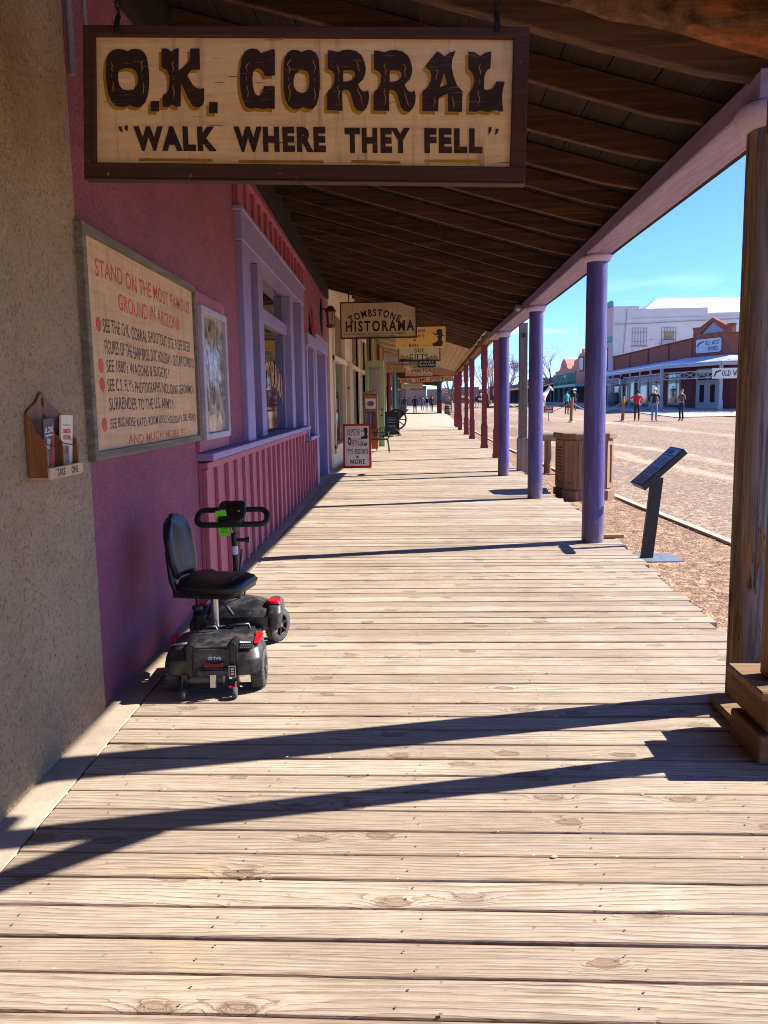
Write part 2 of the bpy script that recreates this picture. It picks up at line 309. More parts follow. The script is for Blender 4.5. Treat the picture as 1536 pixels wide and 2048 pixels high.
m_glass = glass('window_glass'); m_glass2 = _glass0('shaded_glass', (.02, .02, .022, 1), .06); m_dark = plain('dark_interior', C(30, 26, 26), 0.9)
m_greyw = wood('grey_weathered_wood', C(132, 116, 102), 'Z', 0.5, 0.9, 1.0)
m_greyy = wood('grey_frame_wood', C(130, 120, 100), 'Y', 0.55, 0.9, 1.0)
m_black = plain('black_metal', C(26, 26, 27), 0.45); m_blackp = plain('black_plastic', C(30, 30, 31), 0.38)
m_chrome = plain('steel', C(190, 190, 192), 0.25, 1.0); m_iron = plain('dark_iron', C(52, 44, 40), 0.6, 0.6)
m_white = paint('white_paint', C(214, 208, 198), 0.6, 0.08)
m_ink = paint('black_lettering', C(34, 28, 26), 0.6, 0.2, 30, 0.05); m_red = paint('red_lettering', C(172, 52, 50), 0.6, 0.2, 20, 0.05)
m_must = paint('mustard_paint', C(168, 124, 24), 0.6, 0.2, 20, 0.05); m_brownink = paint('brown_lettering', C(52, 34, 26), 0.6, 0.2, 30, 0.05)
# ================================================================ ground, street, boardwalk
def gz(x, y):
    side = -0.15 + 0.0085 * min(max(0, y - 46), 70); st = -0.12 + 0.0105 * min(max(0, y - 15), 95) + 0.05 * math.exp(-((x - 9) / 5) ** 2) * min(1, max(0, (y - 8) / 10))
    if x > 13: st += 0.016 * min(max(0, y - 46), 16) * min(1, (x - 13) / 4)
    t = min(1, max(0, (x - 2.2) / 3.0)); t = t * t * (3 - 2 * t); return side * (1 - t) + st * t
def sheet(name, xs, ys, dz, mat, clip=None, jz=0.0):
    mb = MB(); nx = len(xs); vs = [(x, y, gz(x, y) + dz + (mnoise.noise(Vector((x * 1.1, y * 1.1, 3))) * jz)) for y in ys for x in xs]
    fs = [(j * nx + i, j * nx + i + 1, (j + 1) * nx + i + 1, (j + 1) * nx + i) for j in range(len(ys) - 1) for i in range(nx - 1)]
    mb.add(vs, fs, 0, True); return tag(mb.build(name, mat, norm=False), kind='structure')
def earth(name, a, b, c, sc=70, tracks=False):
    g = NG(name); o = g.obj(); vo = g.n('TexVoronoi', {'Vector': o, 'Scale': sc, 'Randomness': 1.0}); n1 = g.noise(o, 0.7, 6, 0.65); n2 = g.noise(o, 9, 5, 0.7)
    rv = g.n('SeparateColor', {0: vo.outputs[1]}).outputs[0]
    col = g.mix(rv, a, b); col = g.mix(g.mr(n2, 0.42, 0.62, 0, 0.75), col, c); n4 = g.noise(o, 26, 4, .75); col = g.mix(g.mr(n4, .56, .66, 0, .45), col, k4(b, .6)); col = g.mix(g.mr(n1, 0.35, 0.7, 0, 0.5), col, k4(a, 0.8)); col = g.mix(g.mr(rv, 0.86, 0.93, 0, 0.8), col, k4(b, 1.25)); col = g.mix(g.mr(rv, 0.14, 0.08, 0, 0.8), col, k4(a, 0.4))
    v2 = g.n('TexVoronoi', {'Vector': o, 'Scale': 16.0, 'Randomness': 1.0}); r2_ = g.n('SeparateColor', {0: v2.outputs[1]}).outputs[1]; col = g.mix(g.mr(r2_, .6, .9, 0, .5), col, k4(b, .55)); col = g.mix(g.mr(r2_, .35, .1, 0, .5), col, k4(a, 1.4))
    hgt = g.m('ADD', g.m('MULTIPLY', vo.outputs[0], -1.0), n2)
    if tracks:
        s = g.n('SeparateXYZ', {0: o}); u = g.m('ADD', s.outputs[0], g.m('MULTIPLY', s.outputs[1], 0.105)); u = g.m('ADD', u, g.m('MULTIPLY', g.m('SUBTRACT', g.noise(o, 0.16, 2), 0.5), 2.6))
        u = g.m('ADD', u, g.m('MULTIPLY', g.m('SUBTRACT', g.noise(o, 1.4, 6, 0.75), 0.5), 1.1)); tot = None
        for cx, wd in ((7.45, 0.40), (9.15, 0.42), (14.2, 0.7)):
            t = g.mr(g.m('ABSOLUTE', g.m('SUBTRACT', u, cx)), wd, wd * 0.35); tot = t if tot is None else g.m('MAXIMUM', tot, t)
        far = g.mr(s.outputs[1], 34, 50); tot = g.m('MAXIMUM', tot, g.m('MULTIPLY', far, 0.35))
        brk = g.mr(g.noise(g.scl(o, (3.5, .35, 1)), 1.0, 5, .7), .3, .6); col = g.mix(g.m('MULTIPLY', g.m('MULTIPLY', tot, brk), 0.75), col, C(204, 176, 144)); col = g.mix(g.mr(g.noise(g.scl(o, (.8, .12, 1)), 1.0, 5, .7), .45, .7, 0, .5), col, C(122, 102, 92))
    return g.fin(col, 0.95, g.bump(hgt, 0.8, 0.012), 0, 0.1)
m_grav = earth('roadside_gravel', C(172, 140, 112), C(120, 94, 76), C(152, 118, 90), 38)
m_dirt = earth('dirt_street', C(170, 146, 124), C(128, 108, 92), C(152, 126, 104), 30, tracks=True)
def lin(a, b, n): return [a + (b - a) * i / n for i in range(n + 1)]
ys0 = lin(-30, 0, 6) + lin(1, 60, 59) + lin(64, 130, 14) + [160, 220, 400, 900, 2400]
sheet('ground', [-2400, -600, -120, -30, -8, -3] + lin(-2, 8, 20) + lin(9, 40, 16) + [60, 120, 400, 2400], ys0, 0.0, m_grav, jz=0.02)
KY = [(3, 3.62), (6, 3.56), (9.4, 3.45), (12.1, 3.31), (14.4, 3.21), (28.7, 2.85), (46, 2.75), (90, 3.2), (140, 4.5)]
mb = MB(); yy = lin(3, 130, 127); xs_ = lin(0.1, 15.0, 16)
vs = [(lerp_tab(KY, y) + dx, y, gz(lerp_tab(KY, y) + dx, y) + 0.012 + 0.012 * mnoise.noise(Vector((dx * .9, y * .9, 5)))) for y in yy for dx in xs_]; n = len(xs_)
mb.add(vs, [(j * n + i, j * n + i + 1, (j + 1) * n + i + 1, (j + 1) * n + i) for j in range(len(yy) - 1) for i in range(n - 1)], 0, True)
tag(mb.build('street', m_dirt, norm=False), kind='structure')
mb = MB()                                            # paved cross street in front of the corner shop
vs = [(x, y, gz(x, y) + 0.05) for y in lin(50, 120, 14) for x in lin(15.0 - 0 * y, 60, 15)]; mb.add(vs, [(j * 16 + i, j * 16 + i + 1, (j + 1) * 16 + i + 1, (j + 1) * 16 + i) for j in range(14) for i in range(15)], 0, True)
tag(mb.build('pavement', paint('pale_paving', C(176, 166, 152), 0.9, 0.1, 0.4, 0.1, 20), norm=False), kind='structure')
mb = MB(); prev = None
for y in lin(3, 60, 76):
    x = lerp_tab(KY, y) + 0.02 * mnoise.noise(Vector((0, y * 2, 0))); w = 0.055 + 0.012 * mnoise.noise(Vector((4, y * 3, 0))); z = gz(x, y) + 0.03
    row = [(x - w, y, z - 0.08), (x - w, y, z), (x + w, y, z), (x + w, y, z - 0.08)]
    if prev: mb.add(prev + row, [(0, 4, 5, 1), (1, 5, 6, 2), (2, 6, 7, 3)], 0)
    prev = row
tag(mb.build('kerb', paint('kerb_stone', C(190, 164, 140), 0.95, 0.2, 6, 0.4, 50, dirt=0.4)), kind='structure')
# loose stones on the roadside gravel: nobody could count them
mb = MB(); ico = [(0, 0, 1), (.9, 0, .2), (.2, .85, .25), (-.8, .45, .15), (-.6, -.7, .2), (.35, -.85, .2), (0, 0, -.4)]; icf = [(0, 1, 2), (0, 2, 3), (0, 3, 4), (0, 4, 5), (0, 5, 1), (1, 6, 2), (2, 6, 3), (3, 6, 4), (4, 6, 5), (5, 6, 1)]
for i in range(5200):
    y = 3.5 + 15 * rnd.random() ** 1.5; x = 2.0 + rnd.random() * (1.6 if rnd.random() < .75 else 5.0); r = 0.004 + 0.011 * rnd.random() ** 3; a = rnd.random() * 6.28; c_, s_ = math.cos(a), math.sin(a); sq = rnd.uniform(.5, 1.1)
    mb.add([(x + r * (p[0] * c_ - p[1] * s_), y + r * (p[0] * s_ + p[1] * c_) * sq, gz(x, y) + r * p[2] * .7 + 0.012) for p in ico], icf, rnd.randrange(3))
tag(mb.build('gravel', [plain('stone_a', C(170, 132, 106), 0.9), plain('stone_b', C(126, 98, 86), 0.9), plain('stone_c', C(200, 172, 148), 0.9)], norm=False), 'loose gravel stones scattered beside the boardwalk', 'gravel', kind='stuff')
# ---- boardwalk planks (surface pattern: one sheet of boards)
def deck_mat():
    g = NG('deck_wood'); o = g.obj(); s = g.n('SeparateXYZ', {0: o}); x, y = s.outputs[0], s.outputs[1]
    pid = g.n('Attribute', attribute_name='pid').outputs['Fac']; yl = g.n('Attribute', attribute_name='yl').outputs['Fac']   # plank number, place across the plank
    xo = g.m('ADD', x, g.m('MULTIPLY', pid, 3.37)); nz = g.m('MULTIPLY', pid, 1.73)
    kv = g.n('CombineXYZ', {0: g.m('MULTIPLY', xo, 4.2), 1: g.m('ADD', g.m('MULTIPLY', yl, 9.5), g.m('MULTIPLY', pid, 5.31)), 2: 0.0}).outputs[0]
    vo = g.n('TexVoronoi', {'Vector': kv, 'Scale': 1.0, 'Randomness': 0.9}, voronoi_dimensions='2D'); kd = vo.outputs[0]
    kd = g.m('ADD', kd, g.m('MULTIPLY', g.m('SUBTRACT', g.noise(g.scl(o, (14, 30, 5)), 1.0, 3), 0.5), 0.30))
    keep = g.mr(g.n('SeparateColor', {0: vo.outputs[1]}).outputs[0], 0.84, 0.86)
    P = lambda ax, ay: g.n('CombineXYZ', {0: g.m('MULTIPLY', xo, ax), 1: g.m('MULTIPLY', yl, ay), 2: nz}).outputs[0]
    low = g.noise(P(0.55, 4.0), 1.0, 2, 0.5); mid = g.noise(P(2.2, 26.0), 1.0, 4, 0.6)
    fq = g.m('ADD', 26.0, g.m('MULTIPLY', g.n('TexWhiteNoise', {'W': pid}, noise_dimensions='1D').outputs[0], 46.0))
    gauss = g.m('EXPONENT', g.m('MULTIPLY', g.m('MULTIPLY', kd, kd), -9.0))
    rings = g.m('ADD', g.m('MULTIPLY', yl, fq), g.m('ADD', g.m('MULTIPLY', low, 9.0), g.m('MULTIPLY', mid, 1.5)))
    rings = g.m('ADD', rings, g.m('MULTIPLY', g.m('MULTIPLY', gauss, keep), 2.6))
    saw = g.m('FRACT', rings); line = g.m('POWER', saw, 3.2)                        # slow early wood, sharp late-wood line
    line = g.m('MULTIPLY', line, g.mr(saw, 1.0, 0.93)); fine = g.noise(P(5.0, 240.0), 1.0, 4, 0.7); big = g.noise(P(1.6, 3.0), 1.0, 4, 0.6)
    rp = g.n('TexWhiteNoise', {'W': g.m('ADD', pid, 0.37)}, noise_dimensions='1D'); tone = rp.outputs[0]
    base = g.mix(tone, C(156, 136, 116), C(204, 186, 162)); base = g.mix(g.mr(big, 0.4, 0.68, 0, 0.65), base, C(158, 142, 122)); base = g.mix(g.mr(big, 0.42, 0.3, 0, 0.5), base, C(192, 162, 122))
    col = g.mix(g.m('MULTIPLY', line, 0.8), base, C(92, 68, 50)); col = g.mix(g.mr(fine, 0.50, 0.68, 0, 0.7), col, C(98, 80, 62)); col = g.mix(g.mr(fine, 0.46, 0.3, 0, 0.45), col, C(212, 190, 158))
    core = g.m('MULTIPLY', g.mr(kd, 0.19, 0.12), keep); rim = g.m('MULTIPLY', g.m('MULTIPLY', g.mr(kd, 0.25, 0.19), g.mr(kd, 0.12, 0.19)), keep)
    col = g.mix(g.m('MULTIPLY', core, 0.4), col, C(128, 98, 72)); kr = g.m('MULTIPLY', g.m('POWER', g.m('FRACT', g.m('MULTIPLY', kd, 26.0)), 2.5), g.m('MULTIPLY', g.mr(kd, .34, .2), keep)); col = g.mix(g.m('MULTIPLY', kr, .75), col, C(88, 62, 44)); col = g.mix(g.m('MULTIPLY', rim, 0.55), col, C(84, 58, 40))
    ck = g.noise(P(1.3, 90.0), 1.0, 3, 0.5); crack = g.m('MULTIPLY', g.mr(ck, 0.655, 0.70), g.mr(g.noise(P(0.8, 6), 1.0, 2), 0.5, 0.62)); col = g.mix(g.m('MULTIPLY', crack, 0.85), col, C(52, 38, 30))
    grime = g.noise(o, 0.9, 6, 0.7); col = g.mix(g.mr(grime, 0.45, 0.7, 0, 0.6), col, C(132, 112, 94)); spl = g.noise(o, 22, 2, 0.5); col = g.mix(g.mr(spl, 0.7, 0.74, 0, 0.5), col, C(104, 84, 70))
    edge = g.mr(g.m('ABSOLUTE', yl), 0.060, 0.073, 0, 0.4); col = g.mix(edge, col, C(120, 92, 72))
    h = g.m('ADD', g.m('MULTIPLY', line, -0.8), g.m('ADD', g.m('MULTIPLY', fine, -0.9), g.m('MULTIPLY', crack, -3.0)))
    return g.fin(col, 0.82, g.bump(h, 0.55, 0.004), 0, 0.25)
SEAM = [1.05, 1.20, 1.35, 1.50, 1.65, 1.845, 1.989, 2.138, 2.287, 2.434, 2.58, 2.732, 2.879, 3.027, 3.176, 3.326, 3.481, 3.636, 3.804, 3.978]
while SEAM[-1] < 45.2: SEAM.append(SEAM[-1] + 0.151 + rnd.uniform(-0.006, 0.006))
def wallx(y): return -1.47 - 0.035 * y if y < 18 else -2.1
RE = [(0, 1.86), (5, 1.92), (7.3, 2.03), (11.4, 2.13), (13, 2.07), (18, 2.1), (45, 2.2)]
mb = MB(); pids = []; yls = []; nails = MB()
for i, (a, b) in enumerate(zip(SEAM, SEAM[1:])):
    x0 = wallx(a) + 0.168; x1 = lerp_tab(RE, a) + rnd.uniform(-0.035, 0.03); nst = 22 if a < 8 else (10 if a < 18 else 3); near = a < 12
    h0 = rnd.uniform(-0.003, 0.002); tilt = rnd.uniform(-0.002, 0.002); g0 = 0.003 + rnd.random() ** 2 * (0.006 if a < 3.2 else 0.010); rows = []
    for k in range(nst + 1):
        x = x0 + (x1 - x0) * k / nst; j0 = 0.0032 * mnoise.noise(Vector((x * 2.3, i * 3.1, 1))) if near else 0; j1 = 0.0032 * mnoise.noise(Vector((x * 2.3, i * 3.1, 9))) if near else 0
        y0, y1 = a + g0 + j0, b - g0 * .7 + j1; cz = h0 + 0.002 * mnoise.noise(Vector((x * .8, i * 2.2, 4)))
        prof = [(y0, -0.045), (y0, -0.007), (y0 + 0.0025, -0.002), (y0 + 0.008, 0), (y1 - 0.008, 0), (y1 - 0.0025, -0.002), (y1, -0.007), (y1, -0.045)]
        rows.append([(x, py, pz + cz + tilt * (py - a) / 0.15) for py, pz in prof])
    vs = [p for r in rows for p in r]; fs = [(k * 8 + q, (k + 1) * 8 + q, (k + 1) * 8 + q + 1, k * 8 + q + 1) for k in range(nst) for q in range(7)]
    fs += [tuple(range(8)), tuple(reversed(range(nst * 8, nst * 8 + 8)))]; mb.add(vs, fs, 0, False); pids += [float(i)] * len(vs); yls += [p[1] - (a + b) / 2 for p in vs]
    if a < 13:
        for jx in (-1.2, -0.62, -0.05, 0.55, 1.15, 1.72):
            if x0 + .05 < jx < x1 - .05:
                for q in (0.3, 0.7):
                    nx_, ny_ = jx + rnd.uniform(-.035, .035), a + (b - a) * q + rnd.uniform(-.02, .02)
                    nails.add([(nx_ + 0.0036 * math.cos(t * 1.047), ny_ + 0.0036 * math.sin(t * 1.047), h0 + 0.0034) for t in range(6)], [(0, 1, 2, 3, 4, 5)], 1)
nv = len(mb.v); mb.v += nails.v; mb.f += [tuple(q + nv for q in f) for f in nails.f]; mb.m += nails.m; mb.s += nails.s; pids += [0.0] * len(nails.v); yls += [0.0] * len(nails.v)
deck = mb.build('boardwalk', [deck_mat(), plain('nail_heads', C(96, 84, 76), 0.6, 0.3)], norm=False)
for nm, dat in (('pid', pids), ('yl', yls)):
    at = deck.data.attributes.new(nm, 'FLOAT', 'POINT'); at.data.foreach_set('value', dat)
tag(deck, kind='structure')
mb = MB()                                            # joists under the boards
for jx in (-1.3, -0.62, -0.05, 0.55, 1.15, 1.78): mb.box(jx - .02, jx + .02, 1.0, 45, -0.16, -0.046)
tag(mb.build('boardwalk_joists', m_roofb), kind='structure')
mb = MB(); prev = None                               # concrete strip along the wall
for y in lin(-3, 18.9, 44):
    row = [(wallx(y) - .05, y, -.2), (wallx(y) - .05, y, 0.0), (wallx(y) + .155 + .006 * mnoise.noise(Vector((0, y * 3, 0))), y, -0.003), (wallx(y) + .166, y, -.05), (wallx(y) + .166, y, -.2)]
    if prev: mb.add(prev + row, [(k, 5 + k, 6 + k, k + 1) for k in range(4)], 0)
    prev = row
tag(mb.build('concrete_strip', m_conc), kind='structure')
mb = MB(); ysw = lin(45.25, 140, 24)                 # concrete walkway after the boards
for a, b in zip(ysw, ysw[1:]):
    z0, z1 = 0.0085 * min(max(0, a - 46), 60), 0.0085 * min(max(0, b - 46), 60)
    mb.add([(-2.6, a + .012, z0), (2.3, a + .012, z0), (2.3, b - .012, z1), (-2.6, b - .012, z1), (-2.6, a, z0 - .4), (2.3, a, z0 - .4), (2.3, b, z1 - .4), (-2.6, b, z1 - .4)], [(0, 1, 2, 3), (0, 4, 5, 1), (1, 5, 6, 2), (2, 6, 7, 3), (3, 7, 4, 0)], 0)
tag(mb.build('walkway', m_concw), kind='structure')
def walkz(y): return 0.0085 * min(max(0, y - 46), 60)
# ================================================================ tan building wall (beside the camera)
BT = 0.035                                           # the left-hand fronts run slightly off the boardwalk's line
def btw(lx, ly, z=0.0): return Vector((-1.47 + lx * math.cos(BT) - ly * math.sin(BT), lx * math.sin(BT) + ly * math.cos(BT), z))
tb = thing('stucco_building', 'rough tan stucco wall at the left edge', 'building', (-1.47, 0, 0), BT)
mb = MB(); mb.box(-0.3, 0.012, -6, 3.885, -0.2, 4.6); mb.build('wall', m_tanst, tb)
# ================================================================ purple storefront
pf = thing('storefront', 'plum stucco storefront with lavender window and door trim', 'storefront', (-1.47, 0, 0), BT)
mb = MB()
for a, b, c, d in ((3.885, 8.2, -.2, 4.4), (8.2, 13.3, -.2, 1.08), (8.2, 13.3, 3.2, 4.4), (13.3, 13.9, -.2, 4.4), (13.9, 15.1, -.2, 0.92), (13.9, 15.1, 2.5, 4.4), (15.1, 15.35, -.2, 4.4), (15.35, 17.7, 2.45, 4.4), (17.7, 18.9, -.2, 4.4)):
    mb.box(-0.3, 0.0, a, b, c, d)
mb.build('wall', m_pinkst, pf)
mb = MB(); mb.box(-1.6, -1.5, 8, 18.8, -.2, 4.4); mb.box(-1.5, -.3, 8, 18.8, 3.5, 3.6); mb.box(-1.5, -.3, 8, 18.8, -.1, -.02); mb.build('interior', m_dark, pf)
def batten(name, y0, y1, z0, z1, sp, cap):
    mb = MB(); mb.box(0.0, 0.028, y0, y1, z0, z1); y = y0 + 0.03
    while y < y1: mb.box(0.028, 0.058 + rnd.random() * .008, y - .03 + rnd.uniform(-.004, .004), y + .03 + rnd.uniform(-.004, .004), z0 + .002, z1 - .004); y += sp * rnd.uniform(.93, 1.07)
    if cap: mb.box(0.0, 0.075, y0, y1, z1, z1 + .05)
    return mb.build(name, m_plum, pf, bev=0.004)
batten('batten_panel', 6.1, 13.35, 0.02, 1.02, 0.4, True); batten('batten_panel', 7.93, 13.7, 3.31, 3.64, 0.42, True); batten('batten_panel', 13.35, 15.1, 0.02, .86, .42, False)
w = MB(); w.box(-.27, .06, 8.0, 8.42, 1.14, 3.04); w.box(-.27, .06, 13.0, 13.4, 1.14, 3.04); w.box(-.27, .07, 7.96, 13.44, 3.04, 3.30); w.box(-.27, .09, 7.9, 13.5, 3.30, 3.34)
w.box(-.27, .12, 6.1, 13.5, 1.085, 1.14)
win = w.build('window', m_lav, pf, bev=0.006)
f = MB()
for a, b in ((9.3, 9.62), (12.15, 12.5)): f.box(-.27, -.005, a, b, 1.141, 3.039)
f.box(-.22, -.12, 8.421, 9.299, 2.46, 2.60); f.box(-.22, -.06, 9.621, 12.149, 2.48, 2.63); f.box(-.22, -.12, 12.501, 12.999, 2.46, 2.60)
f.box(-.14, -.1, 9.621, 9.69, 1.141, 2.479); f.box(-.14, -.1, 12.08, 12.149, 1.141, 2.479); f.build('window_frame', m_lav, win, bev=0.005)
p = MB(); p.box(-.21, -.2, 8.421, 9.299, 1.141, 3.039); p.box(-.135, -.125, 9.69, 12.08, 1.141, 3.039); p.box(-.21, -.2, 12.501, 12.999, 1.141, 3.039); p.build('pane', m_glass, win)
t = MB(); T = PL((-.123, 0, 0), (0, 1, 0), (0, 0, 1))
t.glyph(slab('HISTORAMA', .2), 9.75, 1.72, 12.0, 2.06, 0, T, 0.0, arcwarp(10.87, 1.9, 2.6)); tag(t.build('window_lettering', paint('gold_leaf', C(196, 138, 60), 0.4, 0.1), win, norm=False), 'arched gold lettering on the big shop window')
w = MB(); w.box(-.2, .05, 13.82, 13.96, .94, 2.46); w.box(-.2, .05, 14.96, 15.12, .94, 2.46); w.box(-.2, .085, 13.74, 15.2, 2.46, 2.66); w.box(-.2, .1, 13.74, 15.2, .88, .94); win2 = w.build('window', m_lav, pf, bev=0.005)
f = MB(); f.box(-.16, -.1, 13.961, 14.959, 1.66, 1.72); f.box(-.16, -.1, 13.961, 14.04, .941, 2.459); f.box(-.16, -.1, 14.88, 14.959, .941, 2.459); f.build('sash', m_maroon, win2); p = MB(); p.box(-.15, -.13, 13.961, 14.959, .941, 2.459); p.build('pane', m_glass, win2)
w = MB(); w.box(-.3, .06, 15.2, 15.55, -.02, 2.5); w.box(-.3, .06, 17.45, 17.85, -.02, 2.5); w.box(-.3, .08, 15.15, 17.9, 2.5, 2.72); w.box(-.3, .1, 15.1, 17.95, 2.72, 2.76); door = w.build('doorway', m_lav, pf, bev=0.006)
d = MB(); d.box(-.28, -.22, 15.56, 17.44, 0, 2.49); d.build('door', paint('purple_door', C(84, 72, 118), .5), door)
m_pipe = plain('conduit', C(150, 132, 122), 0.5, 0.3)
mb = MB(); mb.tube([btw(.03, 3.92, 3.0), btw(.03, 3.92, 3.6), btw(.2, 4.0, 3.8)], .018, 8); mb.tube([btw(.09, 3.95, 3.0), btw(.09, 3.95, 3.6), btw(.3, 4.0, 3.85)], .012, 8)
tag(mb.build('conduit_pipe', m_pipe), 'pair of thin pipes running up the plum wall behind the hanging sign', 'pipe')
# ================================================================ first porch: dark rafters, lavender beam, purple posts
POSTS = [(1.62, 4.03, 2.69, 2.80), (1.785, 8.72, 2.868, 2.943), (1.714, 12.71, 2.80, 2.886), (1.613, 16.63, 2.722, 2.838)]
pz = [(p[1], p[3]) for p in POSTS]; px_ = [(p[1], p[0]) for p in POSTS]; px_ = [(2.6, 1.57)] + px_ + [(19, 1.56)]; pz = [(2.6, 2.74)] + pz + [(19, 2.80)]
porch = thing('porch', 'dark timber porch roof carried on purple round posts', 'porch')
def strip(mb, tab_y, fx, prof, m=0):                  # sweeps a closed cross-section (dx,dz) along y
    prev = None; k = len(prof)
    for y in tab_y:
        x, z = fx(y); row = [(x + a, y, z + b) for a, b in prof]
        if prev: mb.add(prev + row, [(q, (q + 1) % k, k + (q + 1) % k, k + q) for q in range(k)], m)
        else: mb.add(row, [tuple(range(k))], m)
        prev = row
    mb.add(prev, [tuple(reversed(range(k)))], m)
bf = lambda y: (lerp_tab(px_, y), lerp_tab(pz, y))
mb = MB(); strip(mb, [3.9, 4.6, 6.5, 8.72, 10.5, 12.71, 14.6, 16.63, 18.4], bf, [(-.125, 0), (.125, 0), (.125, .125), (-.125, .125)]); mb.build('beam', m_lavb, porch, bev=0.008)
SL = 0.29
def rz(x, y): return lerp_tab(pz, y) + .128 + SL * (lerp_tab(px_, y) - .12 - x)      # rafter underside
ry = [4.06, 4.85, 5.62, 6.38, 7.15, 7.95, 8.75, 9.55, 10.35, 11.15, 11.95, 12.75, 13.55, 14.35, 15.15, 15.95, 16.75, 17.55, 18.3]
for i, y in enumerate(ry):
    xa = wallx(y) + .03; xb = lerp_tab(px_, y) + .12; hh = .15 if i else .2; ww = .048 if i else .075; y2 = y + rnd.uniform(-.05, .05); N = 7; sag = rnd.uniform(-.018, .012)
    mb = MB(); vs = []
    for k in range(N + 1):
        x = xa + (xb - xa) * k / N; z = rz(x, y) + (.05 if k == N else 0) + sag * math.sin(3.14 * k / N) + .014 * mnoise.noise(Vector((x * 2, y, 0))); yc = y2 + .012 * mnoise.noise(Vector((x, y, 3))); zt = rz(x, y) + .15
        vs += [(x, yc - ww / 2, z - (hh - .15)), (x, yc + ww / 2, z - (hh - .15)), (x, yc + ww / 2, zt), (x, yc - ww / 2, zt)]
    fs = [(k * 4 + q, k * 4 + (q + 1) % 4, (k + 1) * 4 + (q + 1) % 4, (k + 1) * 4 + q) for k in range(N) for q in range(4)] + [(3, 2, 1, 0), (N * 4, N * 4 + 1, N * 4 + 2, N * 4 + 3)]
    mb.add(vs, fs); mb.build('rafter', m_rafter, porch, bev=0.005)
mb = MB(); nb = 15
for k in range(nb):                                    # roof boards run along the porch, with thin gaps
    t0, t1 = k / nb, (k + 1) / nb; prev = None; dzk = rnd.uniform(0, .006)
    for y in [3.05, 4.6, 6.5, 8.72, 10.5, 12.71, 14.6, 16.63, 18.6]:
        xa, xb = wallx(y) - .1, lerp_tab(px_, y) + .36; A, Bx = xa + (xb - xa) * t0 + .004, xa + (xb - xa) * t1 - .004
        row = [(A, y, rz(A, y) + .152 + dzk), (Bx, y, rz(Bx, y) + .152 + dzk), (Bx, y, rz(Bx, y) + .172 + dzk), (A, y, rz(A, y) + .172 + dzk)]
        if prev: mb.add(prev + row, [(q, (q + 1) % 4, 4 + (q + 1) % 4, 4 + q) for q in range(4)])
        prev = row
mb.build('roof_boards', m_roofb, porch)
mb = MB(); prev = None
for y in [3.05, 8.72, 12.71, 16.63, 18.65]:
    xa, xb = wallx(y) - .1, lerp_tab(px_, y) + .38; row = [(xa, y, rz(xa, y) + .19), (xb, y, rz(xb, y) + .19), (xb, y, rz(xb, y) + .205), (xa, y, rz(xa, y) + .205)]
    if prev: mb.add(prev + row, [(q, (q + 1) % 4, 4 + (q + 1) % 4, 4 + q) for q in range(4)])
    prev = row
mb.build('roofing', plain('roofing_tin', C(120, 116, 112), .6, .3), porch)
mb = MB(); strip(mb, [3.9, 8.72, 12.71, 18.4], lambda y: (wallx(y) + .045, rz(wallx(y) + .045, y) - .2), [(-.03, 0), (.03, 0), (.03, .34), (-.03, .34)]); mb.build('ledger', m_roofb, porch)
def peel_mat():
    g = NG('peeling_post'); o = g.obj(); s1 = g.noise(g.scl(o, (34, 34, 1.6)), 1, 6, 0.65, .6); s2 = g.noise(g.scl(o, (60, 60, 2.4)), 1, 4, .6); pl = g.noise(g.scl(o, (9, 9, 1.5)), 1.0, 6, .68, .4)
    wd = g.mix(g.mr(s1, .4, .6), C(88, 68, 48), C(156, 126, 90)); wd = g.mix(g.mr(s2, .53, .6, 0, .95), wd, C(44, 30, 22))
    pt = g.mix(g.mr(s2, .38, .62), C(98, 93, 98), C(150, 145, 150)); crk = g.noise(g.scl(o, (26, 26, .9)), 1, 3, .5, .3); pt = g.mix(g.mr(crk, .62, .66, 0, .9), pt, C(30, 24, 22)); wd = g.mix(g.mr(crk, .62, .66, 0, .9), wd, C(30, 22, 18)); f_ = g.mr(pl, .42, .45); x = g.n('SeparateXYZ', {0: o}).outputs[0]
    f_ = g.m('MULTIPLY', f_, g.mr(x, -.11, -.05, .2, 1)); return g.fin(g.mix(f_, wd, pt), .85, g.bump(g.m('ADD', g.m('ADD', s1, g.m('MULTIPLY', s2, .7)), g.m('MULTIPLY', f_, .4)), .6, .006), 0, .25)
def capital(mb, z0, z1, r):
    h = z1 - z0; mb.lathe([(r * .98, z0), (r * 1.12, z0 + h * .1), (r * 1.3, z0 + h * .45), (r * 1.36, z0 + h * .7), (r * 1.28, z0 + h * .95), (r * 1.2, z1 - .001)], n=28)
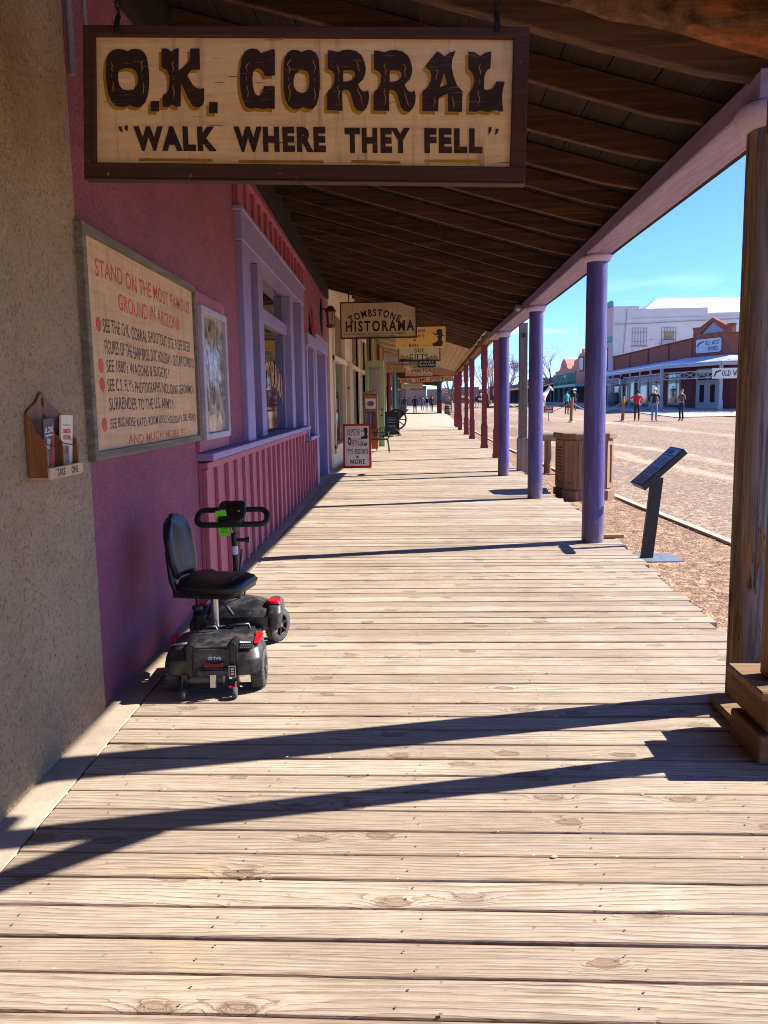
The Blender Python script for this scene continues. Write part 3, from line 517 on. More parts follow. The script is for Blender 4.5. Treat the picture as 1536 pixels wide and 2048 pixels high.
for i, (x, y, zc, zb) in enumerate(POSTS):
    r = .105; mb = MB(); n = 24
    if i == 0:
        vs = []; N = 30
        for k in range(N + 1):
            z = -.12 + (zc + .12) * k / N
            for q in range(n):
                a = 6.2832 * q / n; rr = .122 * (1 + .035 * mnoise.noise(Vector((math.cos(a) * 2.4, math.sin(a) * 2.4, z * .6))) + .02 * mnoise.noise(Vector((math.cos(a) * 9, math.sin(a) * 9, z * .5))))
                vs.append((rr * math.cos(a), rr * math.sin(a), z))
        mb.add(vs, [(k * n + q, k * n + (q + 1) % n, (k + 1) * n + (q + 1) % n, (k + 1) * n + q) for k in range(N) for q in range(n)], 0, True)
        po = mb.build('post', peel_mat(), porch, loc=(x, y, 0)); tag(po, 'weathered near post with peeling grey purple paint')
    else:
        vs = []; N = 14
        for k in range(N + 1):
            z = -.01 + (zc + .01) * k / N
            for q in range(n): a = 6.2832 * q / n; rr = (.114 - .009 * k / N) * (1 + .012 * mnoise.noise(Vector((math.cos(a) * 1.5, math.sin(a) * 1.5, z * 1.3 + i * 7)))); vs.append((rr * math.cos(a), rr * math.sin(a), z))
        mb.add(vs, [(k * n + q, k * n + (q + 1) % n, (k + 1) * n + (q + 1) % n, (k + 1) * n + q) for k in range(N) for q in range(n)], 0, True); mb.add(vs[:n], [tuple(range(n - 1, -1, -1))])
        po = mb.build('post', m_purple, porch, loc=(x, y, 0))
    mb = MB(); capital(mb, zc, zb - .002, .112 if i else .135); mb.build('capital', m_cap, po)
# ---- near-end porch over the camera: square post on a plinth, braces, waney log
np_ = thing('timber_porch', 'rough timber porch end with waney log and square post on a plinth', 'porch')
m_pine = wood('pine_post_wood', C(150, 112, 68), 'Z', .55, .8, 1.0); m_pineb = wood('plinth_wood', C(118, 86, 58), 'Y', .55, .85, 1.0); m_pinex = wood('plinth_end_wood', C(150, 116, 80), 'X', .55, .85)
mb = MB(); mb.box(1.36, 1.86, 3.28, 3.60, 0.003, .125); mb.box(1.40, 1.86, 3.31, 3.72, .125, .285); mb.build('plinth', m_pineb, np_, bev=.006)
mb = MB(); mb.box(1.345, 1.9, 3.24, 3.62, .287, .325); mb.box(1.40, 1.56, 3.622, 4.0, .003, .045); mb.build('plinth_top', wood('plinth_top_wood', C(158, 124, 88), 'X', .6, .85), np_, bev=.005)
mb = MB(); mb.box(1.43, 1.55, 3.36, 3.48, .326, 2.55); mb.build('square_post', m_pine, np_, bev=.006)
mb = MB(); mb.bar((1.49, 3.38, 2.06), (1.49, 2.86, 2.72), .09, .09); mb.build('brace', m_pine, np_, bev=.005)
mb = MB(); mb.box(1.41, 1.60, -4.0, 3.62, 2.551, 2.70); mb.build('beam', wood('near_beam_wood', C(120, 82, 52), 'Y', .55, .85), np_, bev=.01)
vs = []; N = 26; n = 14; mb = MB()
for k in range(N + 1):
    x = -1.6 + 3.1 * k / N; zc = 3.45 - .262 * (x + 1.6)
    for q in range(n):
        a = 6.2832 * q / n; rough = .028 if math.sin(a) < -.2 else .008; r_ = .092 + rough * mnoise.noise(Vector((x * 9, math.cos(a) * 3, math.sin(a) * 3))) + .012 * mnoise.noise(Vector((x * 1.4, a, 2)))
        vs.append((x, 3.06 + r_ * .8 * math.cos(a), zc + .03 + r_ * math.sin(a)))
mb.add(vs, [(k * n + q, k * n + (q + 1) % n, (k + 1) * n + (q + 1) % n, (k + 1) * n + q) for k in range(N) for q in range(n)], 0, True)
g = NG('waney_log'); o = g.obj(); s1 = g.noise(g.scl(o, (2, 22, 22)), 1.0, 6, .65, .5); bk = g.noise(g.scl(o, (14, 14, 14)), 1.0, 5, .7); ed = g.noise(g.scl(o, (2.2, 5, 7)), 1.0, 4, .6)
lc = g.mix(g.mr(s1, .3, .7), C(100, 56, 32), C(176, 108, 62)); lc = g.mix(g.mr(ed, .46, .54), lc, g.mix(g.mr(bk, .35, .65), C(58, 42, 32), C(118, 88, 66))); mlog = g.fin(lc, .9, g.bump(g.m('ADD', s1, bk), .8, .015), 0, .2)
mb.build('waney_log', mlog, np_)
mb = MB()
for k in range(12):
    xa = -1.72 + 3.37 * k / 12; xb = xa + 3.37 / 12 - .006; za, zb_ = 3.52 - .262 * (xa + 1.6), 3.52 - .262 * (xb + 1.6)
    mb.add([(xa, -4, za), (xb, -4, zb_), (xb, 3.08, zb_), (xa, 3.08, za), (xa, -4, za + .03), (xb, -4, zb_ + .03), (xb, 3.08, zb_ + .03), (xa, 3.08, za + .03)], [(0, 3, 2, 1), (4, 5, 6, 7), (0, 1, 5, 4), (1, 2, 6, 5), (2, 3, 7, 6), (3, 0, 4, 7)])
mb.build('roof_boards', wood('near_roof_wood', C(130, 84, 50), 'Y', .55, .85), np_)
for y in (2.1, 1.2, .3, -.6, -1.5):
    mb = MB(); mb.bar((-1.6, y, 3.42), (1.7, y, 3.42 - .262 * 3.3), .06, .17); mb.build('rafter', m_rafter, np_)
# ---- security light under the roof
sl = thing('security_light', 'small security light under the porch roof by the lavender beam', 'light', (1.56, 13.4, 3.02))
mb = MB(); mb.lathe([(.05, 0), (.06, -.03), (.03, -.05)], (0, 0, .06), 12); mb.tube([(0, 0, .03), (-.02, -.05, -.03)], .018, 8); mb.build('bracket', m_iron, sl)
mb = MB(); mb.tube([(-.03, .04, -.02), (-.05, -.1, -.1)], [.03, .06], 12); mb.build('lamp_head', plain('lamp_grey', C(110, 108, 104), .4), sl)
mb = MB(); mb.ball((-.05, -.105, -.102), .04, 0, 10); mb.build('lens', plain('lamp_lens', C(200, 198, 190), .15), sl)
# lettering outlines of the big hanging sign, in millimetres (x, z)
CORRAL = [[[(-1205,2956),(-1192,2963),(-1171,2965),(-1151,2961),(-1135,2949),(-1126,2930),(-1123,2905),(-1121,2874),(-1121,2844),(-1125,2805),(-1133,2775),(-1144,2752),(-1164,2737),(-1180,2736),(-1197,2740),(-1209,2747),(-1226,2740),(-1251,2739),(-1271,2746),(-1286,2764),(-1297,2792),(-1301,2830),(-1303,2865),(-1301,2899),(-1297,2926),(-1288,2948),(-1270,2962),(-1245,2967),(-1221,2963)],[(-1233,2889),(-1246,2884),(-1251,2871),(-1252,2848),(-1248,2825),(-1236,2809),(-1214,2804),(-1189,2807),(-1176,2819),(-1168,2837),(-1169,2860),(-1174,2876),(-1188,2888),(-1209,2892)]],[[(-1120,2758),(-1083,2758),(-1085,2717),(-1122,2719)]],[[(-1063,2962),(-1040,2962),(-1021,2949),(-1006,2960),(-991,2961),(-996,2874),(-975,2888),(-951,2910),(-945,2925),(-943,2958),(-904,2957),(-906,2875),(-944,2876),(-960,2854),(-941,2819),(-925,2805),(-909,2800),(-892,2802),(-894,2756),(-899,2739),(-912,2729),(-929,2728),(-945,2736),(-960,2762),(-975,2797),(-988,2826),(-994,2734),(-1017,2733),(-1029,2743),(-1048,2734),(-1070,2735),(-1068,2779),(-1047,2791),(-1038,2810),(-1035,2841),(-1039,2868),(-1049,2881),(-1067,2891)]],[[(-874,2747),(-838,2746),(-840,2702),(-876,2703)]],[[(-649,2930),(-661,2944),(-681,2950),(-701,2947),(-720,2935),(-731,2911),(-738,2873),(-741,2831),(-740,2793),(-733,2754),(-722,2727),(-706,2716),(-689,2716),(-675,2718),(-653,2713),(-624,2715),(-600,2710),(-597,2801),(-643,2802),(-648,2779),(-659,2767),(-671,2766),(-683,2780),(-688,2807),(-689,2837),(-684,2860),(-671,2873),(-655,2870),(-643,2858),(-636,2841),(-595,2842),(-592,2942),(-600,2944),(-624,2938)]],[[(-481,2929),(-463,2936),(-443,2936),(-423,2923),(-413,2904),(-410,2873),(-409,2832),(-410,2790),(-416,2752),(-426,2722),(-441,2707),(-461,2706),(-483,2715),(-502,2707),(-522,2708),(-542,2722),(-554,2745),(-559,2776),(-560,2818),(-558,2874),(-553,2905),(-542,2927),(-523,2938),(-499,2937)],[(-497,2857),(-510,2846),(-518,2824),(-518,2797),(-506,2778),(-488,2771),(-468,2773),(-457,2788),(-452,2814),(-453,2841),(-461,2854),(-481,2861)]],[[(-374,2932),(-354,2930),(-330,2923),(-310,2931),(-286,2931),(-258,2925),(-236,2909),(-225,2886),(-219,2859),(-222,2837),(-230,2816),(-245,2804),(-253,2798),(-245,2781),(-235,2769),(-221,2767),(-211,2773),(-207,2753),(-210,2726),(-218,2704),(-235,2690),(-255,2694),(-269,2709),(-278,2740),(-284,2763),(-294,2776),(-310,2779),(-318,2772),(-318,2695),(-382,2701),(-381,2760),(-378,2774),(-362,2785),(-349,2807),(-348,2837),(-356,2851),(-376,2861)],[(-312,2853),(-276,2852),(-264,2844),(-264,2827),(-277,2814),(-297,2809),(-313,2809)]],[[(-184,2924),(-164,2922),(-140,2916),(-120,2923),(-96,2924),(-68,2917),(-46,2901),(-35,2878),(-29,2852),(-31,2829),(-39,2809),(-54,2796),(-62,2791),(-54,2774),(-44,2762),(-30,2759),(-20,2766),(-16,2746),(-18,2719),(-27,2697),(-43,2683),(-63,2686),(-77,2702),(-86,2733),(-92,2756),(-102,2768),(-118,2772),(-126,2764),(-125,2688),(-190,2693),(-189,2753),(-186,2766),(-170,2777),(-158,2800),(-156,2830),(-165,2843),(-185,2853)],[(-121,2846),(-85,2844),(-73,2836),(-73,2820),(-85,2807),(-106,2802),(-122,2801)]],[[(75,2913),(103,2893),(127,2906),(149,2912),(135,2881),(132,2848),(140,2814),(154,2779),(176,2756),(173,2676),(116,2679),(116,2750),(78,2734),(76,2681),(11,2685),(12,2761),(34,2776),(46,2798),(49,2820),(41,2841),(25,2855),(47,2884)],[(101,2830),(114,2784),(83,2774)]],[[(200,2907),(226,2903),(250,2888),(269,2901),(293,2904),(289,2842),(273,2832),(265,2810),(263,2761),(277,2756),(301,2763),(313,2789),(348,2787),(339,2751),(337,2713),(342,2673),(327,2672),(311,2680),(285,2673),(265,2675),(251,2680),(230,2675),(202,2677),(204,2747),(218,2770),(224,2800),(218,2822),(200,2842)]]]
SQ = [[(-1277,2916),(-1272,2902),(-1277,2891),(-1272,2881)],[(-1278,2868),(-1277,2856)],[(-1275,2843),(-1273,2826),(-1276,2814),(-1273,2799)],[(-1145,2917),(-1151,2906),(-1147,2890),(-1152,2875)],[(-1147,2862),(-1149,2850)],[(-1147,2835),(-1145,2814),(-1149,2787)],[(-1013,2913),(-1022,2901),(-1017,2882),(-1022,2867)],[(-1018,2852),(-1019,2838)],[(-1016,2821),(-1024,2810),(-1018,2790),(-1022,2769)],[(-701,2894),(-714,2880),(-708,2862)],[(-713,2842),(-715,2825)],[(-710,2809),(-714,2796),(-708,2784),(-711,2763)],[(-525,2902),(-543,2883),(-532,2866),(-537,2847)],[(-538,2832),(-538,2821)],[(-531,2809),(-541,2794),(-532,2775),(-541,2741)],[(-434,2899),(-435,2886),(-426,2870),(-433,2844)],[(-432,2827),(-433,2810)],[(-434,2791),(-433,2775),(-428,2760),(-436,2741)],[(-334,2873),(-334,2861),(-329,2852),(-332,2837)],[(-333,2822),(-333,2809)],[(-333,2795),(-337,2784),(-330,2768),(-336,2753),(-328,2734)],[(-259,2883),(-251,2879),(-251,2860),(-243,2846)],[(-257,2785),(-253,2770),(-242,2750),(-236,2716)],[(-137,2875),(-144,2861),(-136,2845),(-140,2829)],[(-142,2812),(-142,2804)],[(-142,2778),(-146,2759),(-138,2743),(-144,2713)],[(-68,2871),(-56,2858),(-61,2839),(-56,2820)],[(-64,2767),(-56,2741),(-50,2718),(-43,2703)],[(68,2846),(75,2831),(67,2812),(68,2803)],[(57,2737),(64,2722),(56,2701)],[(137,2738),(135,2723),(141,2712),(138,2693)],[(250,2859),(242,2844),(250,2829),(248,2816)],[(245,2797),(245,2780)],[(242,2758),(238,2743),(246,2727),(238,2695)]]
# ================================================================ big hanging sign
def board_mat(name, c, sc=1.0, crack=0.7, axis=0):
    g = NG(name); o = g.obj(); st = [40.0, 40.0, 40.0]; st[axis] = 3.0; s1 = g.noise(g.scl(o, tuple(q * sc for q in st)), 1.0, 6, .6, .4); st2 = [30.0, 30.0, 60.0]; st2[axis] = 4.0
    ck = g.noise(g.scl(o, tuple(q * sc for q in st2)), 1.0, 5, .7); big = g.noise(o, 2.2, 5, .65); col = g.mix(g.mr(s1, .3, .7), k4(c, .84), k4(c, 1.06)); col = g.mix(g.mr(big, .45, .75, 0, .35), col, C(150, 124, 90))
    vv = g.noise(g.scl(o, (22, 22, 1.6)), 1, 5, .65); col = g.mix(g.mr(vv, .55, .72, 0, .55), col, C(132, 120, 98)); gr = g.noise(g.scl(o, (5, 5, 9)), 1, 6, .75); col = g.mix(g.mr(gr, .62, .72, 0, .45), col, C(158, 132, 98)); col = g.mix(g.m('MULTIPLY', g.mr(ck, .64, .70), crack), col, C(84, 60, 42))
    return g.fin(col, .75, g.bump(g.m('SUBTRACT', s1, ck), .4, .004), 0, .3)
def worn(name, c, under, axis=0, am=.6):
    g = NG(name); o = g.obj(); st2 = [9.0, 30.0, 110.0] if axis == 0 else [30.0, 9.0, 110.0]; ck = g.noise(g.scl(o, tuple(st2)), 1.0, 6, .72); big = g.noise(o, 6, 4, .6)
    col = g.mix(g.mr(big, .35, .7), k4(c, .8), k4(c, 1.25)); col = g.mix(g.m('MULTIPLY', g.mr(ck, .60, .67), am), col, under); return g.fin(col, .65, None, 0, .35)
m_okb = board_mat('cream_sign_board', C(250, 214, 158), crack=.9); m_frame = wood('brown_sign_frame', C(80, 52, 42), 'X', .7, .7, bump=.3)
def fleck(mt):
    t = mt.node_tree; b = t.nodes['Principled BSDF']; src = b.inputs['Base Color'].links[0].from_socket; n = t.nodes.new('ShaderNodeTexNoise'); n.inputs['Scale'].default_value = 38; n.inputs['Detail'].default_value = 6; n.inputs['Roughness'].default_value = .75; tcx = t.nodes.new('ShaderNodeTexCoord'); mpx = t.nodes.new('ShaderNodeMapping'); mpx.inputs[3].default_value = (1, 1, .45)
    r = t.nodes.new('ShaderNodeMapRange'); r.inputs[1].default_value = .67; r.inputs[2].default_value = .70; m_ = t.nodes.new('ShaderNodeMix'); m_.data_type = 'RGBA'; m_.inputs[7].default_value = C(196, 178, 156)
    for a, c in ((tcx.outputs['Object'], mpx.inputs[0]), (mpx.outputs[0], n.inputs['Vector']), (n.outputs[0], r.inputs[0]), (r.outputs[0], m_.inputs[0]), (src, m_.inputs[6]), (m_.outputs[2], b.inputs['Base Color'])): t.links.new(a, c)
fleck(m_frame)
m_okl = worn('dark_brown_letters', C(56, 36, 28), C(150, 120, 80)); m_okm = worn('mustard_shade', C(176, 134, 30), C(210, 176, 128), am=.8); m_oky = plain('yellow_squiggle', C(178, 140, 40), .6)
ok = thing('hanging_sign', 'large cream O.K. CORRAL sign in a brown frame on chains', 'sign', (-.48, 3.6, 2.72))
sT = Matrix.Translation((.48, -3.6, -2.72))
TL, TR, BR, BL = (-1.38, 3.057), (.444, 2.983), (.43, 2.385), (-1.413, 2.455)
def qd(a, b, c, d): return [a, b, c, d]
def mixp(p, q, t): return (p[0] + (q[0] - p[0]) * t, p[1] + (q[1] - p[1]) * t)
def inset(u, v): return mixp(mixp(BL, BR, u), mixp(TL, TR, u), v)
T0 = PL((0, 3.575, 0), (1, 0, 0), (0, 0, 1))
mb = MB(sT); mb.plate([qd(inset(.012, .03), inset(.988, .03), inset(.988, .97), inset(.012, .97))], .02, 0, T0, -.014); mb.build('board', m_okb, ok)
mb = MB(sT)
for a, b, c, d in ((0, .0, 1.0, .105), (0, .935, 1.0, 1.0), (0, .105, .026, .935), (.966, .105, 1.0, .935)): mb.plate([qd(inset(a, b), inset(c, b), inset(c, d), inset(a, d))], .045, 0, T0, .012)
mb.plate([qd(inset(.0, -.012), inset(1., -.012), inset(1., 0), inset(0, 0))], .06, 0, T0, .02); mb.build('frame', m_frame, ok, bev=.004)
mb = MB(sT); mb2 = MB(sT)
for lp in CORRAL:
    L = [[(p[0] / 1000, p[1] / 1000) for p in l] for l in lp]; mb.plate(L, .0015, 0, T0, -.0105); mb2.plate([[(p[0] - .0125, p[1] - .012) for p in l] for l in L], .0012, 0, T0, -.0122)
for q in ([(-1261, 2663), (-1248, 2662), (-1246, 2637), (-1258, 2647)], [(-1236, 2664), (-1222, 2666), (-1224, 2642), (-1234, 2648)], [(282, 2612), (295, 2612), (293, 2598), (281, 2582)], [(311, 2606), (323, 2605), (321, 2592), (309, 2580)]): mb.plate([[(p[0] / 1000, p[1] / 1000) for p in q]], .0015, 0, T0, -.0105)
for wd, u0, v0, u1, v1 in (('WALK', -1.199, 2.551, -.848, 2.658), ('WHERE', -.776, 2.534, -.391, 2.643), ('THEY', -.312, 2.519, -.041, 2.626), ('FELL', .018, 2.509, .257, 2.615)):
    um = (u0 + u1) / 2; mb.glyph(sans(wd, .062, 1.22), u0, v0 + .006, u1, v1 - .002, 0, T0, -.0105, lambda u, v, um=um: (u, v - .034 * (u - um)))
for u0, va, u1, vb in ((-1.182, 2.530, -.870, 2.520), (-.759, 2.511, -.403, 2.500), (-.287, 2.497, -.082, 2.488), (.018, 2.490, .246, 2.484)): mb2.plate([[(u0, va - .007), (u1, vb - .009), (u1, vb + .002), (u0, va + .004)]], .0012, 0, T0, -.012)
mb2.build('letter_shading', m_okm, ok, norm=False); mb.build('lettering', m_okl, ok, norm=False)
mb = MB(sT)
for s_ in SQ: mb.tube([T0 @ Vector((p[0] / 1000, p[1] / 1000, -.0098)) for p in s_], [.001] + [.0024] * (len(s_) - 2) + [.001], 5)
mb.build('squiggles', m_oky, ok)
for cx, zt in ((-1.236, 3.018), (.313, 2.975)):
    mb = MB(sT); mb.tube([(cx, 3.552, zt - .005), (cx, 3.556, zt + .03), (cx, 3.585, zt + .075)], .011, 6)
    z = zt + .085; k = 0
    while z < 3.3 if cx > 0 else z < 3.55:
        pts = []
        for q in range(12): a = 6.2832 * q / 12; du = .011 * math.cos(a); dv = .024 * math.sin(a); pts.append((cx + (du if k % 2 else 0), 3.588 + (0 if k % 2 else du), z + dv))
        mb.tube(pts, .0042, 6, closed=True); z += .037; k += 1
    mb.build('chain', m_iron, ok)
# ================================================================ things on the plum wall
def bthing(name, label, cat, ly, z, **k): o = thing(name, label, cat, btw(0, ly, z), BT, **k); return o, Matrix.Translation((0, -ly, -z))
ib, iT = bthing('notice_board', 'large hand painted plywood notice board on the plum wall', 'board', 4.96, 1.8)
m_ply = board_mat('notice_plywood', C(222, 178, 128), axis=1, crack=.35)
mb = MB(iT); mb.box(.004, .03, 3.9, 6.02, 1.27, 2.33); mb.build('board', m_ply, ib)
mb = MB(iT)
for b in ((.0, .052, 3.862, 3.905, 1.238, 2.352), (.0, .052, 6.015, 6.058, 1.238, 2.352), (.0, .05, 3.906, 6.014, 1.24, 1.285), (.0, .05, 3.906, 6.014, 2.305, 2.35)): mb.box(*b)
mb.build('frame', m_greyy, ib, bev=.004)
TB = PL((.0305, 0, 0), (0, 1, 0), (0, 0, 1)); rows = [('STAND ON THE MOST FAMOUS', 1, 4.06, 2.135, 5.92, 2.222), ('GROUND IN ARIZONA', 1, 4.38, 2.0, 5.64, 2.088), ('SEE THE O.K. CORRAL SHOOTOUT SITE. 9 LIFE SIZED', 0, 4.12, 1.868, 5.89, 1.938), ('FIGURES OF THE EARP BROS. DOC HOLLIDAY - OUTLAW COWBOYS', 0, 4.13, 1.762, 5.98, 1.832),
  ("SEE 1880's WAGONS & BUGGYS !", 0, 4.14, 1.672, 5.3, 1.738), ("SEE C.S. FLY's PHOTOGRAPHS INCLUDING GERONIMO's", 0, 4.14, 1.576, 5.95, 1.642), ('SURRENDER TO THE U.S. ARMY !', 0, 4.15, 1.48, 5.36, 1.545), ("SEE BIG NOSE KATE's ROOM (DOC HOLLIDAY's GIRLFRIEND)", 0, 4.15, 1.372, 5.98, 1.44), ('AND MUCH MORE !!!', 1, 4.42, 1.295, 5.63, 1.345)]
m_inkw = worn('notice_black', C(64, 52, 46), C(208, 166, 118), 1, .6); m_redw = worn('notice_red', C(206, 84, 66), C(222, 170, 126), 1, .6)
mb = MB(iT); mr_ = MB(iT)
for s_, red, u0, v0, u1, v1 in rows: (mr_ if red else mb).glyph(sans(s_, .006 if red else .004, 1.05), u0, v0, u1, v1, 0, TB, .0004, (lambda u, v: (u, v + .004 * math.sin(u * 9))))
for v in (1.90, 1.70, 1.608, 1.41): bu = MB(iT); bu.plate([[(4.062 + .034 * math.cos(6.283 * q / 14), v + .036 * math.sin(6.283 * q / 14)) for q in range(14)]], .0008, 0, TB, .0011); bu.build('bullet', m_redw, ib, norm=False)
mb.build('lettering', m_inkw, ib, norm=False); mr_.build('red_lettering', m_redw, ib, norm=False)
pc, pT = bthing('poster_case', 'narrow pale framed glass poster case beside the plywood notice board', 'poster', 6.6, 1.7)
mb = MB(pT); mb.box(.0, .03, 6.08, 7.16, 1.15, 2.34); mb.build('backboard', m_plum, pc, bev=.004)
mb = MB(pT)
for b in ((.03, .07, 6.14, 6.2, 1.235, 2.235), (.03, .07, 7.0, 7.06, 1.235, 2.235), (.03, .07, 6.201, 6.999, 1.235, 1.285), (.03, .07, 6.201, 6.999, 2.185, 2.235)): mb.box(*b)
mb.build('frame', paint('case_frame_paint', C(178, 168, 176), .5), pc, bev=.004)
g = NG('faded_poster'); o = g.obj(); n1 = g.noise(g.scl(o, (1, 6, 5)), 1.0, 3, .55, 1.2); n2 = g.noise(g.scl(o, (1, 30, 90)), 1.0, 3, .6)
pcx = g.mix(g.mr(n1, .42, .6), C(196, 178, 148), C(112, 96, 80)); pcx = g.mix(g.mr(n2, .55, .65, 0, .4), pcx, C(96, 84, 72)); mpo = g.fin(pcx, .08, g.bump(n1, .25, .02), 0, .8)
mb = MB(pT); mb.box(.031, .04, 6.201, 6.999, 1.286, 2.184); mb.build('poster', mpo, pc)
# brochure rack on the tan wall
rk, rT = bthing('brochure_rack', 'small varnished wooden TAKE ONE rack on the tan wall', 'rack', 3.36, 1.36)
m_rack = wood('rack_wood', C(150, 92, 48), 'Z', .72, .4, 1.0, bump=.08, var=.1); ox = .012
prof = [(3.2, 1.225), (3.53, 1.225), (3.53, 1.44), (3.525, 1.47), (3.51, 1.486), (3.48, 1.50), (3.445, 1.512), (3.415, 1.526), (3.39, 1.548), (3.375, 1.56), (3.362, 1.564), (3.345, 1.56), (3.33, 1.548), (3.305, 1.526), (3.275, 1.512), (3.24, 1.50), (3.213, 1.486), (3.203, 1.47), (3.2, 1.44)]
hole = [(3.362 + .011 * math.sin(6.283 * q / 10), 1.522 + .02 * math.cos(6.283 * q / 10)) for q in range(10)]
mb = MB(rT); mb.plate([prof, hole], .012, 0, PL((ox + .012, 0, 0), (0, 1, 0), (0, 0, 1))); mb.build('back', m_rack, rk, bev=.0015)
sidep = [(ox + .012, 1.225), (ox + .085, 1.225), (ox + .085, 1.33), (ox + .08, 1.36), (ox + .06, 1.385), (ox + .042, 1.405), (ox + .03, 1.45), (ox + .012, 1.475)]
for y in (3.2, 3.36, 3.518): mb = MB(rT); mb.plate([sidep], .012, 0, PL((0, y, 0), (1, 0, 0), (0, 0, 1))); mb.build('side_panel', m_rack, rk, bev=.0015)
mb = MB(rT); mb.box(ox + .086, ox + .098, 3.186, 3.534, 1.215, 1.262); mb.box(ox + .013, ox + .084, 3.2, 3.517, 1.216, 1.224); fr = mb.build('front_lip', board_mat('scuffed_lip', C(206, 172, 128), axis=1), rk, bev=.002)
mb = MB(rT); mb.glyph(sans('TAKE', .02), 3.25, 1.224, 3.335, 1.253, 0, PL((ox + .0982, 0, 0), (0, 1, 0), (0, 0, 1)), .0004); mb.glyph(sans('ONE', .02), 3.40, 1.224, 3.475, 1.253, 0, PL((ox + .0982, 0, 0), (0, 1, 0), (0, 0, 1)), .0004); mb.build('lettering', m_ink, fr, norm=False)
mb = MB(rT)
for a, b in ((3.212, 3.354), (3.366, 3.516)): mb.tube([(ox + .08, a, 1.355), (ox + .098, (a + b) / 2, 1.34), (ox + .08, b, 1.355)], .0025, 6)
mb.build('wire', m_iron, rk)
def brochure(label, ly, z, tilt, c, items, w_=.1, h_=.225, lean=-.06):
    b = thing('brochure', label, 'brochure', btw(ox + .06, ly, z), BT); b.rotation_euler = (tilt, -lean, BT)
    mb = MB(); mb.box(-.008, 0, -w_ / 2, w_ / 2, 0, h_); mb.build('cover', plain('cover_' + label[:6], c, .4), b)
    Tb = PL((.0004, 0, 0), (0, 1, 0), (0, 0, 1)); k = 0
    for kind, col, *a in items:
        mb = MB(); k += 1
        if kind == 't': mb.glyph(sans(a[0], .02), a[1], a[2], a[3], a[4], 0, Tb, .0004 + k * .0002)
        else: mb.plate([a[0]], .0003, 0, Tb, .0003 + k * .0002)
        mb.build('print' if kind == 'p' else 'lettering', plain('print_ink', col, .5), b, norm=False)
hat = lambda cx, cy, s: [(cx - .9 * s, cy), (cx - .4 * s, cy + .12 * s), (cx - .35 * s, cy + .7 * s), (cx + .35 * s, cy + .7 * s), (cx + .4 * s, cy + .12 * s), (cx + .9 * s, cy), (cx + .35 * s, cy - .1 * s), (cx + .3 * s, cy - .7 * s), (cx - .3 * s, cy - .7 * s), (cx - .35 * s, cy - .1 * s)]
brochure('dark blue and red brochure in the left pocket of the rack', 3.275, 1.232, .06, C(44, 46, 66), [('p', C(150, 26, 40), [(.0, .002), (.049, .002), (.049, .208), (.032, .208), (.02, .1)]), ('p', C(196, 160, 134), [(-.03, .11), (.0, .1), (.012, .14), (-.02, .15)]), ('t', C(226, 222, 220), 'O.K. CORRAL', -.042, .168, .04, .192), ('p', C(200, 200, 206), [(-.036, .155), (.03, .155), (.03, .161), (-.036, .161)]), ('p', C(206, 156, 40), [(-.03, .012), (.03, .018), (.03, .034), (-.03, .028)])])
brochure("cream brochure lettered in red in the right pocket of the rack", 3.445, 1.232, -.03, C(226, 204, 176), [('t', C(190, 40, 44), "TOMBSTONE'S", -.044, .158, .044, .178), ('t', C(190, 40, 44), 'HISTORAMA', -.04, .132, .04, .152), ('p', C(60, 50, 46), [(-.04, .192), (.04, .192), (.04, .195), (-.04, .195)]), ('p', C(120, 112, 104), [(-.03, .03), (.026, .03), (.022, .105), (-.026, .11)]), ('p', C(48, 44, 42), hat(-.004, .085, .02))], w_=.125, h_=.235)
# lantern, flag
ln, lT = bthing('wall_lantern', 'copper wall lantern on a black diamond backplate past the small purple window', 'lantern', 17.3, 3.2)
mb = MB(lT); mb.plate([[(17.3, 2.9), (17.62, 3.25), (17.3, 3.62), (16.98, 3.25)]], .02, 0, PL((.03, 0, 0), (0, 1, 0), (0, 0, 1))); mb.build('backplate', m_black, ln)
mb = MB(lT); mb.box(.03, .2, 17.28, 17.32, 3.4, 3.43); mb.lathe([(.02, 3.48), (.06, 3.46), (.115, 3.38), (.115, 3.36), (.07, 3.355)], (.2, 17.3, 0), 6, sm=False); mb.lathe([(.07, 3.1), (.09, 3.08), (.09, 3.05), (.03, 3.03)], (.2, 17.3, 0), 6, sm=False)
for k in range(6): a = k * 1.0472; mb.bar((.2 + .095 * math.cos(a), 17.3 + .095 * math.sin(a), 3.36), (.2 + .075 * math.cos(a), 17.3 + .075 * math.sin(a), 3.09), .012, .012)
mb.build('frame', plain('copper', C(120, 74, 46), .45, .7), ln); mb = MB(lT); mb.lathe([(.066, 3.09), (.086, 3.355)], (.2, 17.3, 0), 6, sm=False); mb.build('glass', plain('amber_glass', C(196, 160, 120), .2), ln)
fl, fT = bthing('flag', 'small folded stars and stripes flag hanging on the plum wall', 'flag', 15.0, 2.9)
mb = MB(fT)
for k in range(9):
    a0, a1 = k / 9, (k + 1) / 9
    for j in range(6):
        f0 = lambda a, t: (.05 + .03 * math.sin(a * 14) * t, 14.9 + (a - .35) * .5 * t ** .8, 3.22 - .5 * t - .16 * a * t)
        t0, t1 = .05 + .95 * j / 6, .05 + .95 * (j + 1) / 6; mb.add([f0(a0, t0), f0(a1, t0), f0(a1, t1), f0(a0, t1)], [(0, 1, 2, 3)], 2 if j < 2 else (k % 2))
mb.build('cloth', [plain('flag_red', C(160, 34, 44), .8), plain('flag_white', C(206, 196, 190), .8), plain('flag_blue', C(34, 40, 70), .8)], fl, norm=False); mb = MB(fT); mb.tube([(.04, 14.85, 3.26), (.06, 14.95, 2.5)], .008, 6); mb.build('staff', m_greyw, fl)
